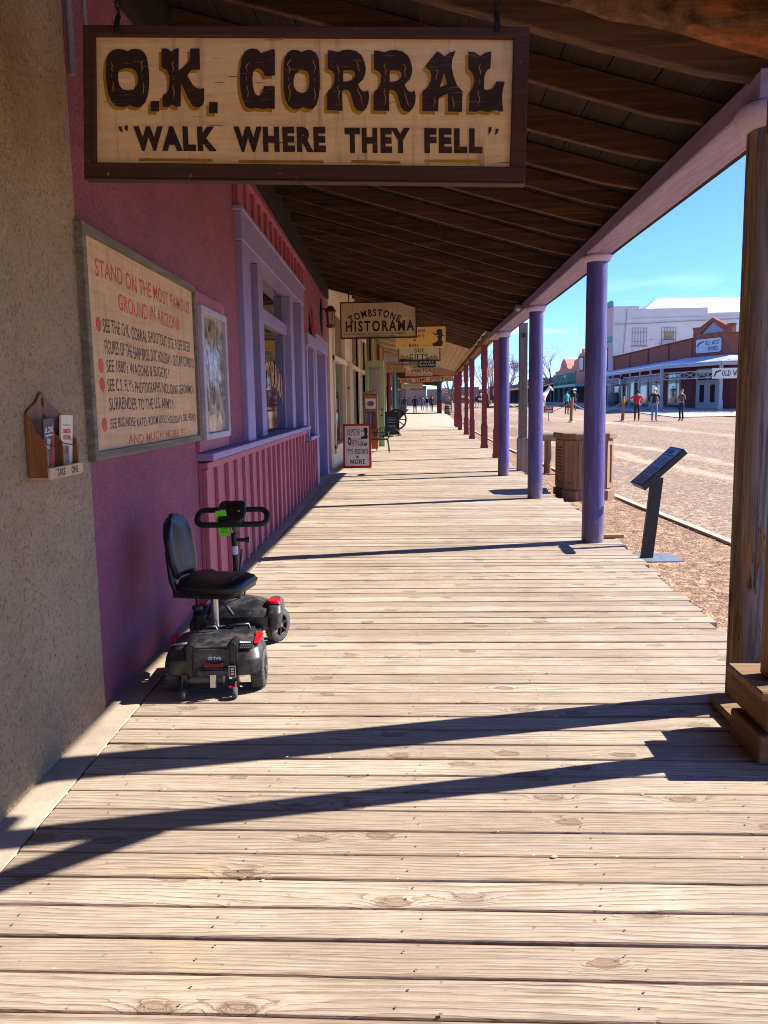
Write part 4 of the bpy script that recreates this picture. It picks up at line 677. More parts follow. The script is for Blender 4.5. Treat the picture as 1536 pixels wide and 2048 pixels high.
# ================================================================ mobility scooter
sc = thing('mobility_scooter', 'black four wheeled mobility scooter with red trim and swivelled seat', 'scooter', (-1.105, 4.2, .004), .075)
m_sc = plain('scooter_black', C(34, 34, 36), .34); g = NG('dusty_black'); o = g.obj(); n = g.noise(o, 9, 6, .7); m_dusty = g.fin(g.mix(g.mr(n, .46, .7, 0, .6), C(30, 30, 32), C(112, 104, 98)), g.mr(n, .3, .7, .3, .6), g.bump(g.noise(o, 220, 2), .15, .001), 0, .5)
m_tyre = plain('grey_tyre', C(72, 68, 66), .85); m_rim = plain('rim_black', C(40, 40, 42), .35, .3); m_redp = plain('red_plastic', C(196, 24, 34), .28); m_refl = plain('red_reflector', C(104, 10, 16), .12)
m_leather = plain('black_vinyl', C(22, 22, 23), .36, 0, .45); m_lbl = plain('label_white', C(222, 222, 222), .5)
_sc = 1
def hull(mb, rows, m=0, sm=True):                       # loft of equal-count cross-sections, closed ends
    k = len(rows[0]); vs = [p for r in rows for p in r]
    mb.add(vs, [(j * k + q, j * k + (q + 1) % k, (j + 1) * k + (q + 1) % k, (j + 1) * k + q) for j in range(len(rows) - 1) for q in range(k)], m, sm)
    mb.add(rows[0], [tuple(range(k - 1, -1, -1))], m); mb.add(rows[-1], [tuple(range(k))], m)
def rrect(w, d, r, n=4):                                # rounded rectangle outline in plan
    out = []
    for cx, cy, a0 in ((w - r, d - r, 0), (-w + r, d - r, 90), (-w + r, -d + r, 180), (w - r, -d + r, 270)): out += arc(cx, cy, r, r, a0, a0 + 90, n)
    return out
def loft(mb, levels, m=0, n=4, c=(0, 0)):
    L = [levels[0]]
    for a, b in zip(levels, levels[1:]):
        for t in (.12, .88): L.append(tuple(p + (q - p) * t for p, q in zip(a, b)))
        L.append(b)
    levels = L               # (z, half width, half depth, corner radius, dy)
    hull(mb, [[(p[0] + c[0], p[1] + c[1] + dy, z) for p in rrect(w, d, r, n)] for z, w, d, r, dy in levels], m)
mb = MB()                                               # rear housing
loft(mb, [(.098, .235, .12, .05, .02), (.112, .248, .15, .06, .02), (.19, .25, .155, .06, .02), (.238, .238, .135, .07, .035), (.268, .20, .105, .07, .06), (.276, .17, .08, .06, .07)])
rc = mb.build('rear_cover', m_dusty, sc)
m_hex = plain('mesh_grey', C(96, 94, 92), .5)
for xa in (-.205, .135):
    TQ = PL((xa, -.104, .238), (1, 0, 0), (0, .055, .030)); mb = MB(); mb.plate([[(0, 0), (.07, 0), (.066, .05), (.004, .05)]], .004, 0, TQ, .005); mq = mb.build('mesh_panel', m_sc, rc); mb = MB()
    for i in range(6):
        for j in range(4): u = .008 + i * .0105 + (j % 2) * .005; v = .006 + j * .011; mb.plate([[(u - .0036, v), (u, v - .0036), (u + .0036, v), (u, v + .0036)]], .0006, 0, TQ, .0058)
    mb.build('mesh_pattern', m_hex, mq, norm=False)
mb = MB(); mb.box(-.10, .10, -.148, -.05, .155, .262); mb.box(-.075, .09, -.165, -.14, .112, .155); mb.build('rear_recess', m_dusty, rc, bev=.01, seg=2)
for xa in (-.13, .088): mb = MB(); mb.box(xa, xa + .042, -.155, .0, .11, .282); mb.build('rear_fin', m_sc, rc, bev=.012, seg=2)
for xa, xb in ((-.205, -.14), (.135, .19)): mb = MB(); mb.box(xa, xb, -.075, -.05, .268, .2705, 0, Matrix.Translation((0, 0, -.006))); mb.build('label_sticker', m_lbl, rc)
mb = MB(); mb.tube([(.03, .86, .30), (.05, .82, .36), (.01, .835, .45), (.03, .84, .6)], .006, 6); mb.build('cable', m_sc, sc)
for s in (-1, 1):
    mb = MB(); mb.add([(s * .17, -.095, .262), (s * .235, -.03, .244), (s * .215, .11, .256), (s * .15, .09, .279)], [(0, 1, 2, 3)]); pass
    q = MB(); q.plate([[(0, 0), (.026, .0), (.04, .11), (.004, .14)] if s > 0 else [(0, 0), (-.026, 0), (-.04, .11), (-.004, .14)][::-1]], .006, 0, PL((s * .206, -.06, .246), (1, 0, 0), (0, .98, .2)), .012); q.build('red_panel', m_redp, rc)
mb = MB(); mb.box(-.04, .06, -.168, -.162, .162, .186); mb.build('reflector', m_refl, rc, bev=.003)
mb = MB(); mb.box(.088, .125, -.172, -.164, .11, .172); st = mb.build('sticker', m_sc, rc); mb = MB(); TS = PL((0, -.1722, 0), (1, 0, 0), (0, 0, 1)); mb.plate([[(.089, .111), (.124, .111), (.124, .171), (.089, .171)], [(.0915, .1135), (.0915, .1685), (.1215, .1685), (.1215, .1135)]], .0004, 0, TS, .0006)
for z in (.125, .138, .152): mb.plate([[(.098, z), (.114, z), (.117, z + .006), (.101, z + .007)]], .0004, 0, TS, .0006)
mb.build('sticker_print', m_lbl, st)
mb = MB(); mb.glyph(sans('drive', .02), -.02, .198, .05, .222, 0, PL((0, -.1482, 0), (1, 0, 0), (0, 0, 1)), .001); mb.build('lettering', m_lbl, rc, norm=False)
mb = MB(); loft(mb, [(.09, .15, .33, .05, .42), (.105, .16, .34, .05, .42), (.118, .155, .335, .05, .42)]); mb.box(-.165, .165, .18, .42, .118, .2)
for y in range(14): mb.box(.10, .15, .40 + y * .024, .412 + y * .024, .1182, .124); mb.box(-.15, -.10, .40 + y * .024, .412 + y * .024, .1182, .124)
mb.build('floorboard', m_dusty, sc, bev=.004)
mb = MB(); mb.box(-.12, .16, .2, .36, .2, .235); mb.tube([(.02, .2, .235), (.02, .21, .275), (.14, .23, .28), (.15, .24, .235)], .012, 8); mb.tube([(-.12, .2, .235), (-.12, .21, .27), (-.04, .22, .27), (-.03, .22, .235)], .012, 8); mb.build('battery_box', m_sc, sc, bev=.01, seg=2)
mb = MB()                                               # front cowl
loft(mb, [(.085, .155, .10, .05, .86), (.11, .215, .13, .06, .86), (.19, .228, .145, .06, .86), (.235, .21, .13, .06, .87), (.262, .14, .09, .05, .89), (.282, .06, .05, .03, .90)])
for s in (-1, 1): loft(mb, [(.12, .04, .125, .03, .84), (.21, .05, .135, .035, .85), (.25, .046, .11, .035, .86), (.272, .03, .07, .025, .86)], c=(s * .225, 0))
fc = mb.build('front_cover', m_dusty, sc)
for s in (-1, 1): mb = MB(); loft(mb, [(.262, .042, .06, .02, .82), (.277, .036, .054, .02, .82)], c=(s * .225, 0)); mb.build('red_panel', m_redp, fc)
def wheel(x, y, r, w):
    s = 1 if x > 0 else -1; mb = MB(); mb.lathe([(r * .66, -w / 2), (r * .9, -w / 2), (r * .985, -w * .36), (r, -w * .15), (r, w * .15), (r * .985, w * .36), (r * .9, w / 2), (r * .66, w / 2)], (0, 0, 0), 30, axis='X', cap=False)
    for k in range(30):
        a = 6.2832 * k / 30
        for dx in (-.3, 0, .3):
            aa = a + (.1 if dx else 0); c, d = math.cos(aa), math.sin(aa); T = Matrix(((1, 0, 0, dx * w), (0, c, -d, c * r), (0, d, c, d * r), (0, 0, 0, 1))); mb.box(-w * .12, w * .12, -.004, .0014, -.0055, .0055, 0, T)
    o = mb.build('wheel', m_tyre, sc, loc=(x, y, r))
    mb = MB(); mb.lathe([(r * .6, -w * .4), (r * .66, -w * .5), (r * .66, w * .5), (r * .6, w * .4)], (0, 0, 0), 24, axis='X', cap=False); mb.lathe([(.004, w * .36), (.018, w * .5), (.022, w * .3), (.022, -w * .3)] if s > 0 else [(.022, w * .3), (.022, -w * .3), (.018, -w * .5), (.004, -w * .36)], (0, 0, 0), 12, axis='X')
    for k in range(6): a = 6.2832 * k / 6 + .3; mb.bar((s * w * .3, .015 * math.cos(a), .015 * math.sin(a)), (s * w * .34, r * .63 * math.cos(a), r * .63 * math.sin(a)), .012, .02, 0, (1, 0, 0))
    mb.build('rim', m_rim, o); mb = MB(); mb.cyl((s * w * .3, 0, 0), (s * w * .56, 0, 0), .012, n=10); mb.build('hub_cap', m_chrome, o)
for x in (-.222, .222): wheel(x, 0.0, .104, .07); wheel(x * 1.06, .86, .104, .06); [o_ for o_ in sc.children if o_.name.startswith('wheel')][-1].rotation_euler = (0, 0, -.5)
for x in (-.145, .115):
    mb = MB(); mb.box(x - .016, x + .016, -.14, -.10, .035, .12); mb.tube([(x, -.12, .1), (x, -.17, .04)], .009, 6); ct = mb.build('anti_tip_arm', m_sc, sc); mb = MB(); mb.lathe([(.01, -.014), (.028, -.012), (.03, 0), (.028, .012), (.01, .014)], (x, -.175, .03), 14, axis='X'); mb.build('caster', m_tyre, ct)
mb = MB(); mb.cyl((-.12, -.09, .085), (.05, -.09, .085), .04, n=14); mb.cyl((-.13, -.1, .08), (-.02, -.1, .08), .03, n=12); mb.build('motor', plain('motor_grey', C(86, 84, 82), .4, .6), sc); mb = MB(); mb.box(-.015, .02, -.16, -.12, .05, .125); mb.build('bracket', m_chrome, sc, bev=.004); mb = MB(); mb.box(.085, .125, -.165, -.15, .05, .058); mb.build('release_lever', m_redp, sc)
mb = MB(); mb.cyl((-.05, .27, .2), (-.05, .27, .46), .022, n=14); mb.build('seat_post', m_chrome, sc); mb = MB(); mb.cyl((-.05, .27, .2), (-.05, .27, .26), .036, n=14); mb.tube([(-.05, .27, .25), (.06, .22, .27)], .014, 8); mb.build('seat_post_collar', m_sc, sc)
ST = Matrix.Translation((-.035, .28, .45)) @ Matrix.Rotation(math.radians(-9) - .075, 4, 'Z') @ Matrix.Diagonal((.88, .9, .97, 1))     # seat frame: +x is the way the sitter faces
mb = MB(ST); hull(mb, [[(p[0] + .01, p[1], z + (.012 if p[0] < -.1 else 0) - .008 * abs(p[1]) * 5) for p in rrect(w, d, r, 6)] for z, w, d, r in ((.03, .19, .175, .10), (.035, .212, .20, .12), (.065, .222, .21, .13), (.09, .214, .202, .125), (.104, .18, .165, .10), (.106, .1, .09, .06))]); seat_ = mb.build('seat', m_leather, sc); mb = MB(ST); mb.tube([(-.15, y_, .104 - .002 * abs(y_) * 10) for y_ in (-.12, -.06, 0, .06, .12)], .003, 5); mb.tube([(.15, y_, .1035) for y_ in (-.12, -.06, 0, .06, .12)], .003, 5); mb.tube([(p[0] * 1.005 + .01, p[1] * 1.005, .066) for p in rrect(.222, .21, .13, 8)], .004, 6, closed=True); mb.build('piping', plain('piping', C(40, 40, 42), .5), seat_)
mb = MB(ST); loft(mb, [(-.005, .15, .14, .06, 0), (.03, .2, .19, .1, 0)]); mb.box(-.22, -.05, -.17, -.12, .0, .05); mb.box(-.22, -.05, .12, .17, .0, .05); mb.tube([(.1, -.16, .0), (.16, -.14, -.09)], .012, 6); mb.cyl((-.09, -.1, -.06), (-.09, -.1, .0), .012, n=8); mb.cyl((-.09, -.1, -.075), (-.09, -.1, -.055), .035, n=10); mb.build('seat_base', m_sc, sc, bev=.004)
rows = []
for t_ in range(21):                                      # curved backrest, rounded top
    t = t_ * .4; z = .10 + .36 * t / 8; u_ = max(0, (t - 4.2) / 3.8); hw = .168 * math.sqrt(max(.02, 1 - min(.98, u_ ** 2))) * (.80 + .2 * min(1, t / 2)); xo = -.205 - .06 * t / 8; dp = .03 * (1 - max(0, (t - 7) / 1.0) * .7) * min(1, .45 + t)
    rows.append([(xo + a * dp - .05 * (1 - (b) ** 2) * .6, b * hw, z) for a, b in ((1, -.82), (1.1, -.45), (1.15, 0), (1.1, .45), (1, .82), (.4, 1), (-.4, 1), (-1, .8), (-1, 0), (-1, -.8), (-.4, -1), (.4, -1))])
mb = MB(ST); hull(mb, rows); mb.build('backrest', m_leather, sc)
mb = MB(ST)
for y in (-.15, .15): mb = MB(ST); mb.tube([(-.12, y, .02), (-.2, y, .03), (-.235, y * .97, .1), (-.26, y * .9, .26)], [.02, .024, .02, .016], 8); mb.build('backrest_bracket', m_sc, sc)
mb = MB(); mb.cyl((-.015, .89, .26), (-.015, .84, .70), .019, n=14); mb.cyl((-.015, .894, .25), (-.015, .885, .31), .034, n=14); mb.tube([(-.015, .846, .655), (.07, .845, .655)], .012, 8); mb.cyl((.055, .845, .655), (.078, .845, .655), .02, n=10); til = mb.build('tiller', m_sc, sc)
mb = MB(); mb.cyl((-.015, .8487, .62), (-.015, .8548, .567), .0205, n=14); mb.build('label_sticker', m_lbl, til)
HT = Matrix.Translation((-.015, .80, .805)) @ Matrix.Rotation(math.radians(40), 4, 'X')           # handlebar plane
mb = MB(HT); mb.tube([(p[0], p[1], .012 * math.cos(p[0] * 8)) for p in rrect(.215, .062, .05, 5)], .0175, 10, closed=True); mb.build('handlebar', plain('foam_grip', C(22, 22, 23), .75), sc)
mb = MB(HT); hull(mb, [[(p[0], p[1] + .02, z) for p in rrect(w, d, r, 4)] for z, w, d, r in ((-.045, .06, .06, .03), (-.02, .082, .085, .035), (.03, .085, .088, .035), (.045, .078, .08, .03))]); mb.tube([(0, 0, -.03), (0, .02, -.14)], .02, 8); con = mb.build('console', m_sc, sc)
mb = MB(HT); mb.cyl((.0, .005, .0455), (.0, .005, .056), .02, n=14); mb.build('speed_dial', plain('dial', C(26, 26, 26), .5), con); mb = MB(HT); mb.box(-.045, .045, -.03, .08, .0452, .0462); mb.build('console_panel', plain('console_panel', C(30, 20, 20), .3), con)
mb = MB(HT); mb.cyl((.045, .01, .046), (.045, .01, .05), .008, n=10); mb.build('horn_button', plain('yellow_button', C(190, 150, 30), .4), con); mb = MB(HT); mb.cyl((-.045, .01, .046), (-.045, .01, .05), .008, n=10); mb.build('light_button', plain('orange_button', C(190, 90, 30), .4), con)
tg = thing('paper_tag', 'bright green paper tag hanging from the scooter handlebar', 'tag', (-1.236, 4.94, .86), .1)
mb = MB(); Tt = PL((0, 0, 0), (1, 0, .0), (0, 0, 1)); pts = [(-.036, -.005), (.030, .005), (.038, -.06), (.054, -.155), (-.012, -.165), (-.022, -.08)]; mb.plate([pts], .001, 0, Tt); mb.build('paper', plain('lime_paper', C(124, 240, 16), .6), tg)
mb = MB()
for k in range(5): mb.plate([[(-.006 + k * .001, -.09 - k * .011), (.034 + k * .001, -.088 - k * .011), (.034, -.091 - k * .011), (-.006, -.093 - k * .011)]], .0004, 0, Tt, .0012)
mb.glyph(sans('151', .01), -.014, -.05, .016, -.03, 0, Tt, .0012); mb.build('print', plain('tag_print', C(50, 84, 30), .6), tg, norm=False); mb = MB(); mb.tube([(0, 0, -.015), (.01, -.01, .01)], .0015, 5); mb.build('string', m_lbl, tg)
# ================================================================ second porch: maroon posts, pale ceiling
m_dkraf = wood('old_rafter_wood', C(92, 66, 48), 'X', .5, .85); m_tanb = wood('ceiling_board_wood', C(206, 168, 124), 'Y', .72, .8, var=.15); m_corr = plain('corrugated_tin', C(196, 188, 178), .5, .2); m_whiteb = plain('white_roof_deck', C(232, 226, 216), .7)
p2 = thing('porch', 'porch with maroon square posts and pale board ceiling', 'porch')
def r2(x, y): return 3.43 - .012 * (y - 24) + .32 * (1.8 - x)
def slabq(mb, x0, x1, y0, y1, fz, dz, t, m=0):
    mb.add([(x0, y0, fz(x0, y0) + dz), (x1, y0, fz(x1, y0) + dz), (x1, y1, fz(x1, y1) + dz), (x0, y1, fz(x0, y1) + dz), (x0, y0, fz(x0, y0) + dz + t), (x1, y0, fz(x1, y0) + dz + t), (x1, y1, fz(x1, y1) + dz + t), (x0, y1, fz(x0, y1) + dz + t)], [(0, 3, 2, 1), (4, 5, 6, 7), (0, 1, 5, 4), (1, 2, 6, 5), (2, 3, 7, 6), (3, 0, 4, 7)], m)
mb = MB(); slabq(mb, -2.15, 2.15, 18.75, 30.6, r2, .16, .03); mb.build('roof_deck', m_whiteb, p2)
for k in range(13):
    y = 18.85 + .95 * k; mb = MB(); mb.bar((-2.08, y, r2(-2.08, y) + .06), (2.02, y, r2(2.02, y) + .06), .09, .17); mb.build('rafter', m_dkraf, p2)
mb = MB()
for k in range(14): a = -.62 + 2.75 * k / 14; slabq(mb, a + .006, a + 2.75 / 14 - .006, 30.62, 47, r2, -.02 + .004 * (k % 2), .03)
mb.build('board_ceiling', m_tanb, p2)
mb = MB(); vs = []; n = 60
for k in range(n + 1): y = 30.62 + 16.3 * k / n; z = .02 * math.sin(k * 2.1); vs += [(-2.1, y, r2(-2.1, y) - .12 + z), (-.64, y, r2(-.64, y) - .02 + z)]
mb.add(vs, [(2 * k, 2 * k + 1, 2 * k + 3, 2 * k + 2) for k in range(n)]); mb.build('corrugated_ceiling', m_corr, p2, norm=False)
for y in (33, 36, 39, 42, 45): mb = MB(); mb.bar((-2.08, y, r2(-2.08, y) - .22), (-.66, y, r2(-.66, y) - .12), .12, .12); mb.build('purlin', m_tanb, p2)
mb = MB(); slabq(mb, -2.2, 2.2, 30.62, 47.2, r2, .03, .04); mb.build('roofing', plain('roof_tin', C(150, 146, 140), .6, .2), p2)
mb = MB(); slabq(mb, 1.84, 2.0, 18.9, 47, lambda x, y: r2(1.9, y), -.16, .17); mb.build('beam', wood('porch_beam_wood', C(128, 92, 62), 'Y', .6, .8), p2); mb = MB(); slabq(mb, 2.06, 2.12, 18.8, 47, lambda x, y: r2(2.1, y), -.1, .22); mb.build('fascia', m_tanb, p2)
for y in (21.9, 26.45, 33.0, 37.3, 43.5, 47.2, 49.2):
    zt = r2(1.9, min(y, 47)) - .165; mb = MB(Matrix.Translation((1.95, y, 0))); lv = [(0, .115), (.10, .115), (.105, .10), (.72, .10), (.78, .078), (zt - .75, .078), (zt - .68, .10), (zt, .10)]
    hull(mb, [[(-r, -r, z), (r, -r, z), (r, r, z), (-r, r, z)] for z, r in lv], 0, False); mb.build('post', m_maroon, p2)
sl_ = thing('string_lights', 'string of white bulbs along the maroon porch beam', 'lights'); mb = MB(); mb2 = MB(); pts = []
for k in range(61):
    y = 19.4 + 27 * k / 60; z = r2(1.8, y) + .04 - .06 * abs(math.sin(k * 1.57 / 2)); pts.append((1.79, y, z)); mb2.ball((1.77, y, z - .04), .035, 0, 6)
mb.tube(pts, .008, 4); mb.build('cord', m_black, sl_); mb2.build('bulbs', plain('bulb_white', C(232, 226, 204), .2), sl_); sl_.children[1]['kind'] = 'stuff'
# ================================================================ hanging shop signs further along
def hsign(label, x0, x1, z0, z1, y, mboard, mframe, items, fw=.035, poly=None, hang=None, tilt=0, cat='sign'):
    o = thing('hanging_sign', label, cat, ((x0 + x1) / 2, y, (z0 + z1) / 2)); Tm = Matrix.Translation((-(x0 + x1) / 2, -y, -(z0 + z1) / 2)); T = PL((0, y - .02, 0), (1, 0, 0), (0, 0, 1))
    pl = poly or [(x0, z0), (x1, z0), (x1, z1), (x0, z1)]
    mb = MB(Tm); mb.plate([pl], .03, 0, T); mb.build('board', mboard, o)
    if mframe:
        cx, cz = (x0 + x1) / 2, (z0 + z1) / 2; sx_, sz_ = 1 - 2 * fw / (x1 - x0), 1 - 2 * fw / (z1 - z0); inn = [(cx + (p[0] - cx) * sx_, cz + (p[1] - cz) * sz_) for p in pl]
        mb = MB(Tm); mb.plate([pl, inn[::-1]], .045, 0, T, .012); mb.build('frame', mframe, o)
    k = 0
    for kind, mt, *a in items:
        k += 1; mb = MB(Tm)
        if kind == 's': mb.glyph(slab(a[0], *(a[6:8] if len(a) > 7 else (.17, .27))), a[1], a[2], a[3], a[4], 0, T, .001 + k * .0003, a[5] if len(a) > 5 else None)
        elif kind == 't': mb.glyph(sans(a[0], a[6] if len(a) > 6 else .02, 1.32), a[1], a[2], a[3], a[4], 0, T, .001 + k * .0003, a[5] if len(a) > 5 else None)
        else: mb.plate([a[0]], .0006, 0, T, .001 + k * .0003)
        mb.build('lettering' if kind in 'st' else 'painted_figure', mt, o, norm=False)
    for hx, hz in (hang or ()):
        mb = MB(Tm); mb.tube([(hx, y, z1 - .05), (hx + .01, y, (z1 + hz) / 2), (hx, y, hz)], .012, 5); mb.build('hanger', m_iron, o)
    if tilt: o.rotation_euler = (0, tilt, 0)
    return o
m_tansign = board_mat('tan_sign_board', C(216, 188, 148), crack=.3); m_yel = paint('yellow_sign_board', C(222, 172, 84), .6, .06); m_pale = paint('pale_sign_board', C(214, 204, 190), .6, .06)
sgrey = C(150, 140, 130)
def scl_(pts, f): return [(p[0] * f, p[1] * f) for p in pts]
hx0, hx1, hz0, hz1 = -1.66, -.10, 2.79, 3.525
def hm(u, v): return hx0 + (hx1 - hx0) * u, hz0 + (hz1 - hz0) * v
hsign('TOMBSTONE HISTORAMA hanging sign with dark arched lettering', hx0, hx1, hz0, hz1, 17.15, m_tansign, m_frame, [
  ('t', m_brownink, 'TOMBSTONE', *hm(.10, .60), *hm(.80, .80), (lambda u, v: arcwarp(-.96, 3.31, 1.0)(u, v)), .03), ('t', m_brownink, 'HISTORAMA', *hm(.07, .19), *hm(.965, .49), None, .035),
  ('t', m_brownink, 'A 30 MINUTE PRESENTATION COVERING HISTORY OF TOMBSTONE', *hm(.05, .105), *hm(.86, .15)), ('t', m_brownink, 'THE STARTING POINT FOR EVERY VISITOR', *hm(.2, .04), *hm(.72, .085))], .025, [(hx0, hz0), (hx1, hz0), (hx1, 3.40), (-.45, hz1), (hx0, hz1)], [(-1.49, 3.78), (-.3, 3.55)])
def outlaw(cx, cz, s): return [(cx + a * s, cz + b * s) for a, b in ((-.55, -1), (-.75, -.7), (-.3, -.55), (.02, -.3), (-.02, -.05), (-.12, .12), (.02, .2), (0, .36), (-.35, .44), (-.66, .62), (-.52, .36), (-.2, .26), (-.16, .9), (.16, 1), (.5, .92), (.52, .3), (.78, .2), (.5, .14), (.42, -.3), (.58, -.5), (.55, -.8), (.4, -1))]
hsign('yellow AMERICAN BOOKS & MORE sign with a masked outlaw figure', -.74, .66, 2.98, 3.56, 23.5, m_yel, None, [('t', m_brownink, 'AMERICAN', -.62, 3.41, -.03, 3.49), ('t', m_brownink, 'BOOKS', -.5, 3.27, .07, 3.35), ('t', m_brownink, '&', -.24, 3.17, -.16, 3.24), ('t', m_brownink, 'MORE', -.36, 3.01, -.1, 3.10),
  ('p', m_red, [(.0, 3.42), (.03, 3.42), (.05, 3.455), (.08, 3.42), (.1, 3.42), (.08, 3.46), (.1, 3.5), (.075, 3.5), (.05, 3.475), (.02, 3.5), (0, 3.5), (.02, 3.46)]), ('p', m_ink, outlaw(.45, 3.26, .235)), ('p', m_must, [(-.56, 3.04), (-.44, 3.07), (-.42, 3.06), (-.55, 3.025)]), ('p', m_must, [(.02, 3.06), (.04, 3.07), (.16, 3.04), (.15, 3.025)])], hang=[(.55, 3.86), (-.55, 4.2)])
hsign('SUE GIFTS sign with painted desert cliffs', -.76, .59, 2.78, 3.36, 27.0, paint('desert_sky_board', C(196, 186, 150), .6, .05), m_black, [('p', m_must, [(-.7, 2.84), (-.7, 2.98), (-.62, 3.01), (-.56, 2.93), (-.48, 2.99), (-.4, 2.9), (-.3, 2.84)]), ('p', m_must, [(.1, 2.84), (.22, 2.9), (.3, 2.98), (.36, 2.93), (.42, 3.0), (.5, 2.92), (.54, 2.84)]), ('p', m_ink, [(-.72, 2.80), (.55, 2.80), (.55, 2.83), (.1, 2.845), (-.3, 2.845), (-.72, 2.87)]),
  ('s', m_ink, 'SUE', -.24, 3.06, .09, 3.22), ('s', m_ink, 'GIFTS', -.4, 2.85, .2, 3.02)], .03, hang=[(-.5, 4.1), (.4, 3.8)])
hsign('black WINERY TASTING ROOM sign with pale lettering', -.17, .5, 2.76, 3.03, 31.0, m_black, None, [('s', m_pale, 'WINERY', -.1, 2.92, .42, 3.01, None, .12, .2), ('t', m_pale, 'Tasting Room', -.13, 2.79, .45, 2.89)], hang=[(0, 3.7), (.4, 3.7)])
hsign('plain green square sign beside the winery board', -.45, -.185, 2.77, 3.04, 31.4, paint('green_square', C(128, 146, 84), .6, .05), None, [], hang=[(-.32, 3.8)])
hsign('small maroon NOW sign with pale lettering', -.8, -.45, 2.94, 3.12, 33.0, m_maroon, None, [('s', m_pale, 'NOW', -.75, 2.97, -.5, 3.09, None, .15, .2)], hang=[(-.6, 3.9)])
hsign('small tilted cream sign with red script', -.72, -.36, 2.82, 2.99, 34.0, m_pale, None, [('t', m_red, 'Old', -.68, 2.86, -.4, 2.97)], tilt=.35, hang=[(-.5, 3.9)])
hsign('cream PHOTOS sign with a red border', -.76, .49, 2.60, 3.0, 37.0, m_tansign, m_red, [('s', m_ink, 'PHOTOS', -.5, 2.77, .42, 2.95, None, .2, .3), ('t', m_greyw, 'INSTANTANEOUS PORTRAITS', -.66, 2.65, .38, 2.72)], .03, hang=[(-.5, 3.7), (.3, 3.5)])
hsign('long red edged OLD TIME PHOTOS sign spanning the walkway', -1.27, 1.72, 2.55, 2.86, 46.6, m_tansign, m_red, [('s', m_ink, 'OLD TIME PHOTOS', -1.15, 2.62, 1.6, 2.80, None, .18, .3)], .03, tilt=-.035)
hsign('weathered tan sign beyond the long photo sign', -1.37, .06, 2.36, 2.68, 55.0, m_tansign, None, [('t', m_ink, 'NATIVE MADE INDIAN', -1.2, 2.53, -.1, 2.62), ('t', m_ink, 'AUTHENTIC INDIAN JEWELRY', -1.3, 2.40, 0, 2.49)], hang=[(-1, 3), (-.2, 3)])
hsign('far brown sign hanging above the walkers', -1.0, .3, 2.45, 2.75, 68.0, m_greyw, None, [], hang=[(-.6, 3.2), (0, 3.2)])
# ================================================================ shop fronts after the plum one
m_cream = paint('cream_front_paint', CREAM, .6, .1, 3, .08, dirt=.12); m_screen = wood('brown_screen', C(126, 98, 72), 'Z', .7, .85)
cf = thing('storefront', 'cream painted timber shop front with tall display windows', 'storefront', (-2.1, 25, 0)); cT = Matrix.Translation((2.1, -25, 0))
mb = MB(cT)
for b in ((-2.4, -2.1, 18.95, 19.7, -.2, 4.9), (-2.4, -2.1, 19.7, 31.6, -.2, .45), (-2.4, -2.1, 19.7, 31.6, 3.7, 4.9), (-2.4, -2.1, 22.4, 24.4, .45, 3.7), (-2.4, -2.1, 27.3, 28.2, .45, 3.7), (-2.4, -2.1, 30.6, 31.6, .45, 3.7)): mb.box(*b)
mb.build('wall', m_cream, cf)
for a, b in ((19.7, 22.4), (24.4, 27.3), (28.2, 30.6)): mb = MB(cT); mb.box(-2.2, -2.15, a, b, 2.6, 3.69); mb.build('screen', m_screen, cf)
mb = MB(cT)
for y in (19.6, 22.3, 24.4, 27.3, 28.2, 30.6): mb.box(-2.25, -2.05, y, y + .12, .3, 3.72)
mb.box(-2.2, -2.04, 19.6, 30.8, 2.5, 2.62); mb.box(-2.2, -2.04, 19.6, 30.8, 3.66, 3.74); mb.box(-2.2, -2.02, 19.6, 30.8, .42, .5); mb.build('trim', m_cream, cf, bev=.006)
for a, b in ((19.72, 22.3), (24.52, 27.3), (28.32, 30.6)): mb = MB(cT); mb.box(-2.16, -2.14, a, b, .5, 2.5); w_ = mb.build('window', m_glass, cf)
mb = MB(cT); mb.box(-2.1, -1.98, 22.9, 24.0, .45, 2.62); pn = mb.build('panel', wood('pine_panel', C(206, 170, 124), 'Z', .8, .7), cf, bev=.005); mb = MB(cT); mb.cyl((-2.02, 22.88, 1.9), (-2.02, 22.9, 1.9), .03, n=8); mb.build('knob', m_black, pn)
bf_ = thing('storefront', 'dark brown shop front with plank posts behind the green door', 'storefront', (-2.1, 35, 0)); bT_ = Matrix.Translation((2.1, -35, 0))
mb = MB(bT_); mb.box(-2.5, -2.3, 31.6, 47, -.2, 4.6); mb.build('wall', wood('dark_front_wood', C(96, 72, 54), 'Z', .6, .85), bf_)
mb = MB(bT_); mb.box(-2.3, -2.1, 31.6, 34.5, 2.6, 3.9); mb.build('header', paint('ochre_panel', C(186, 148, 100), .7), bf_)
m_orange = paint('orange_pilaster', C(196, 128, 70), .6, .1); m_lime = paint('sage_pilaster', C(150, 158, 116), .6, .1)
for k, (y, mt) in enumerate(((31.7, m_greyw), (33.0, m_roofb), (34.4, m_lime), (35.2, m_cream), (36.2, m_lime), (37.6, m_orange), (39.0, m_roofb), (40.4, m_orange), (42.2, m_cream), (44.2, m_orange), (46.4, m_cream))): mb = MB(bT_); mb.box(-2.3, -2.02, y, y + .22, -.1, 4.5); mb.build('pilaster', mt, bf_)
for a, b in ((31.95, 32.95), (36.5, 37.5), (39.3, 40.3), (42.5, 44.1)): mb = MB(bT_); mb.box(-2.29, -2.26, a, b, .3, 2.5); mb.build('window', m_glass, bf_)
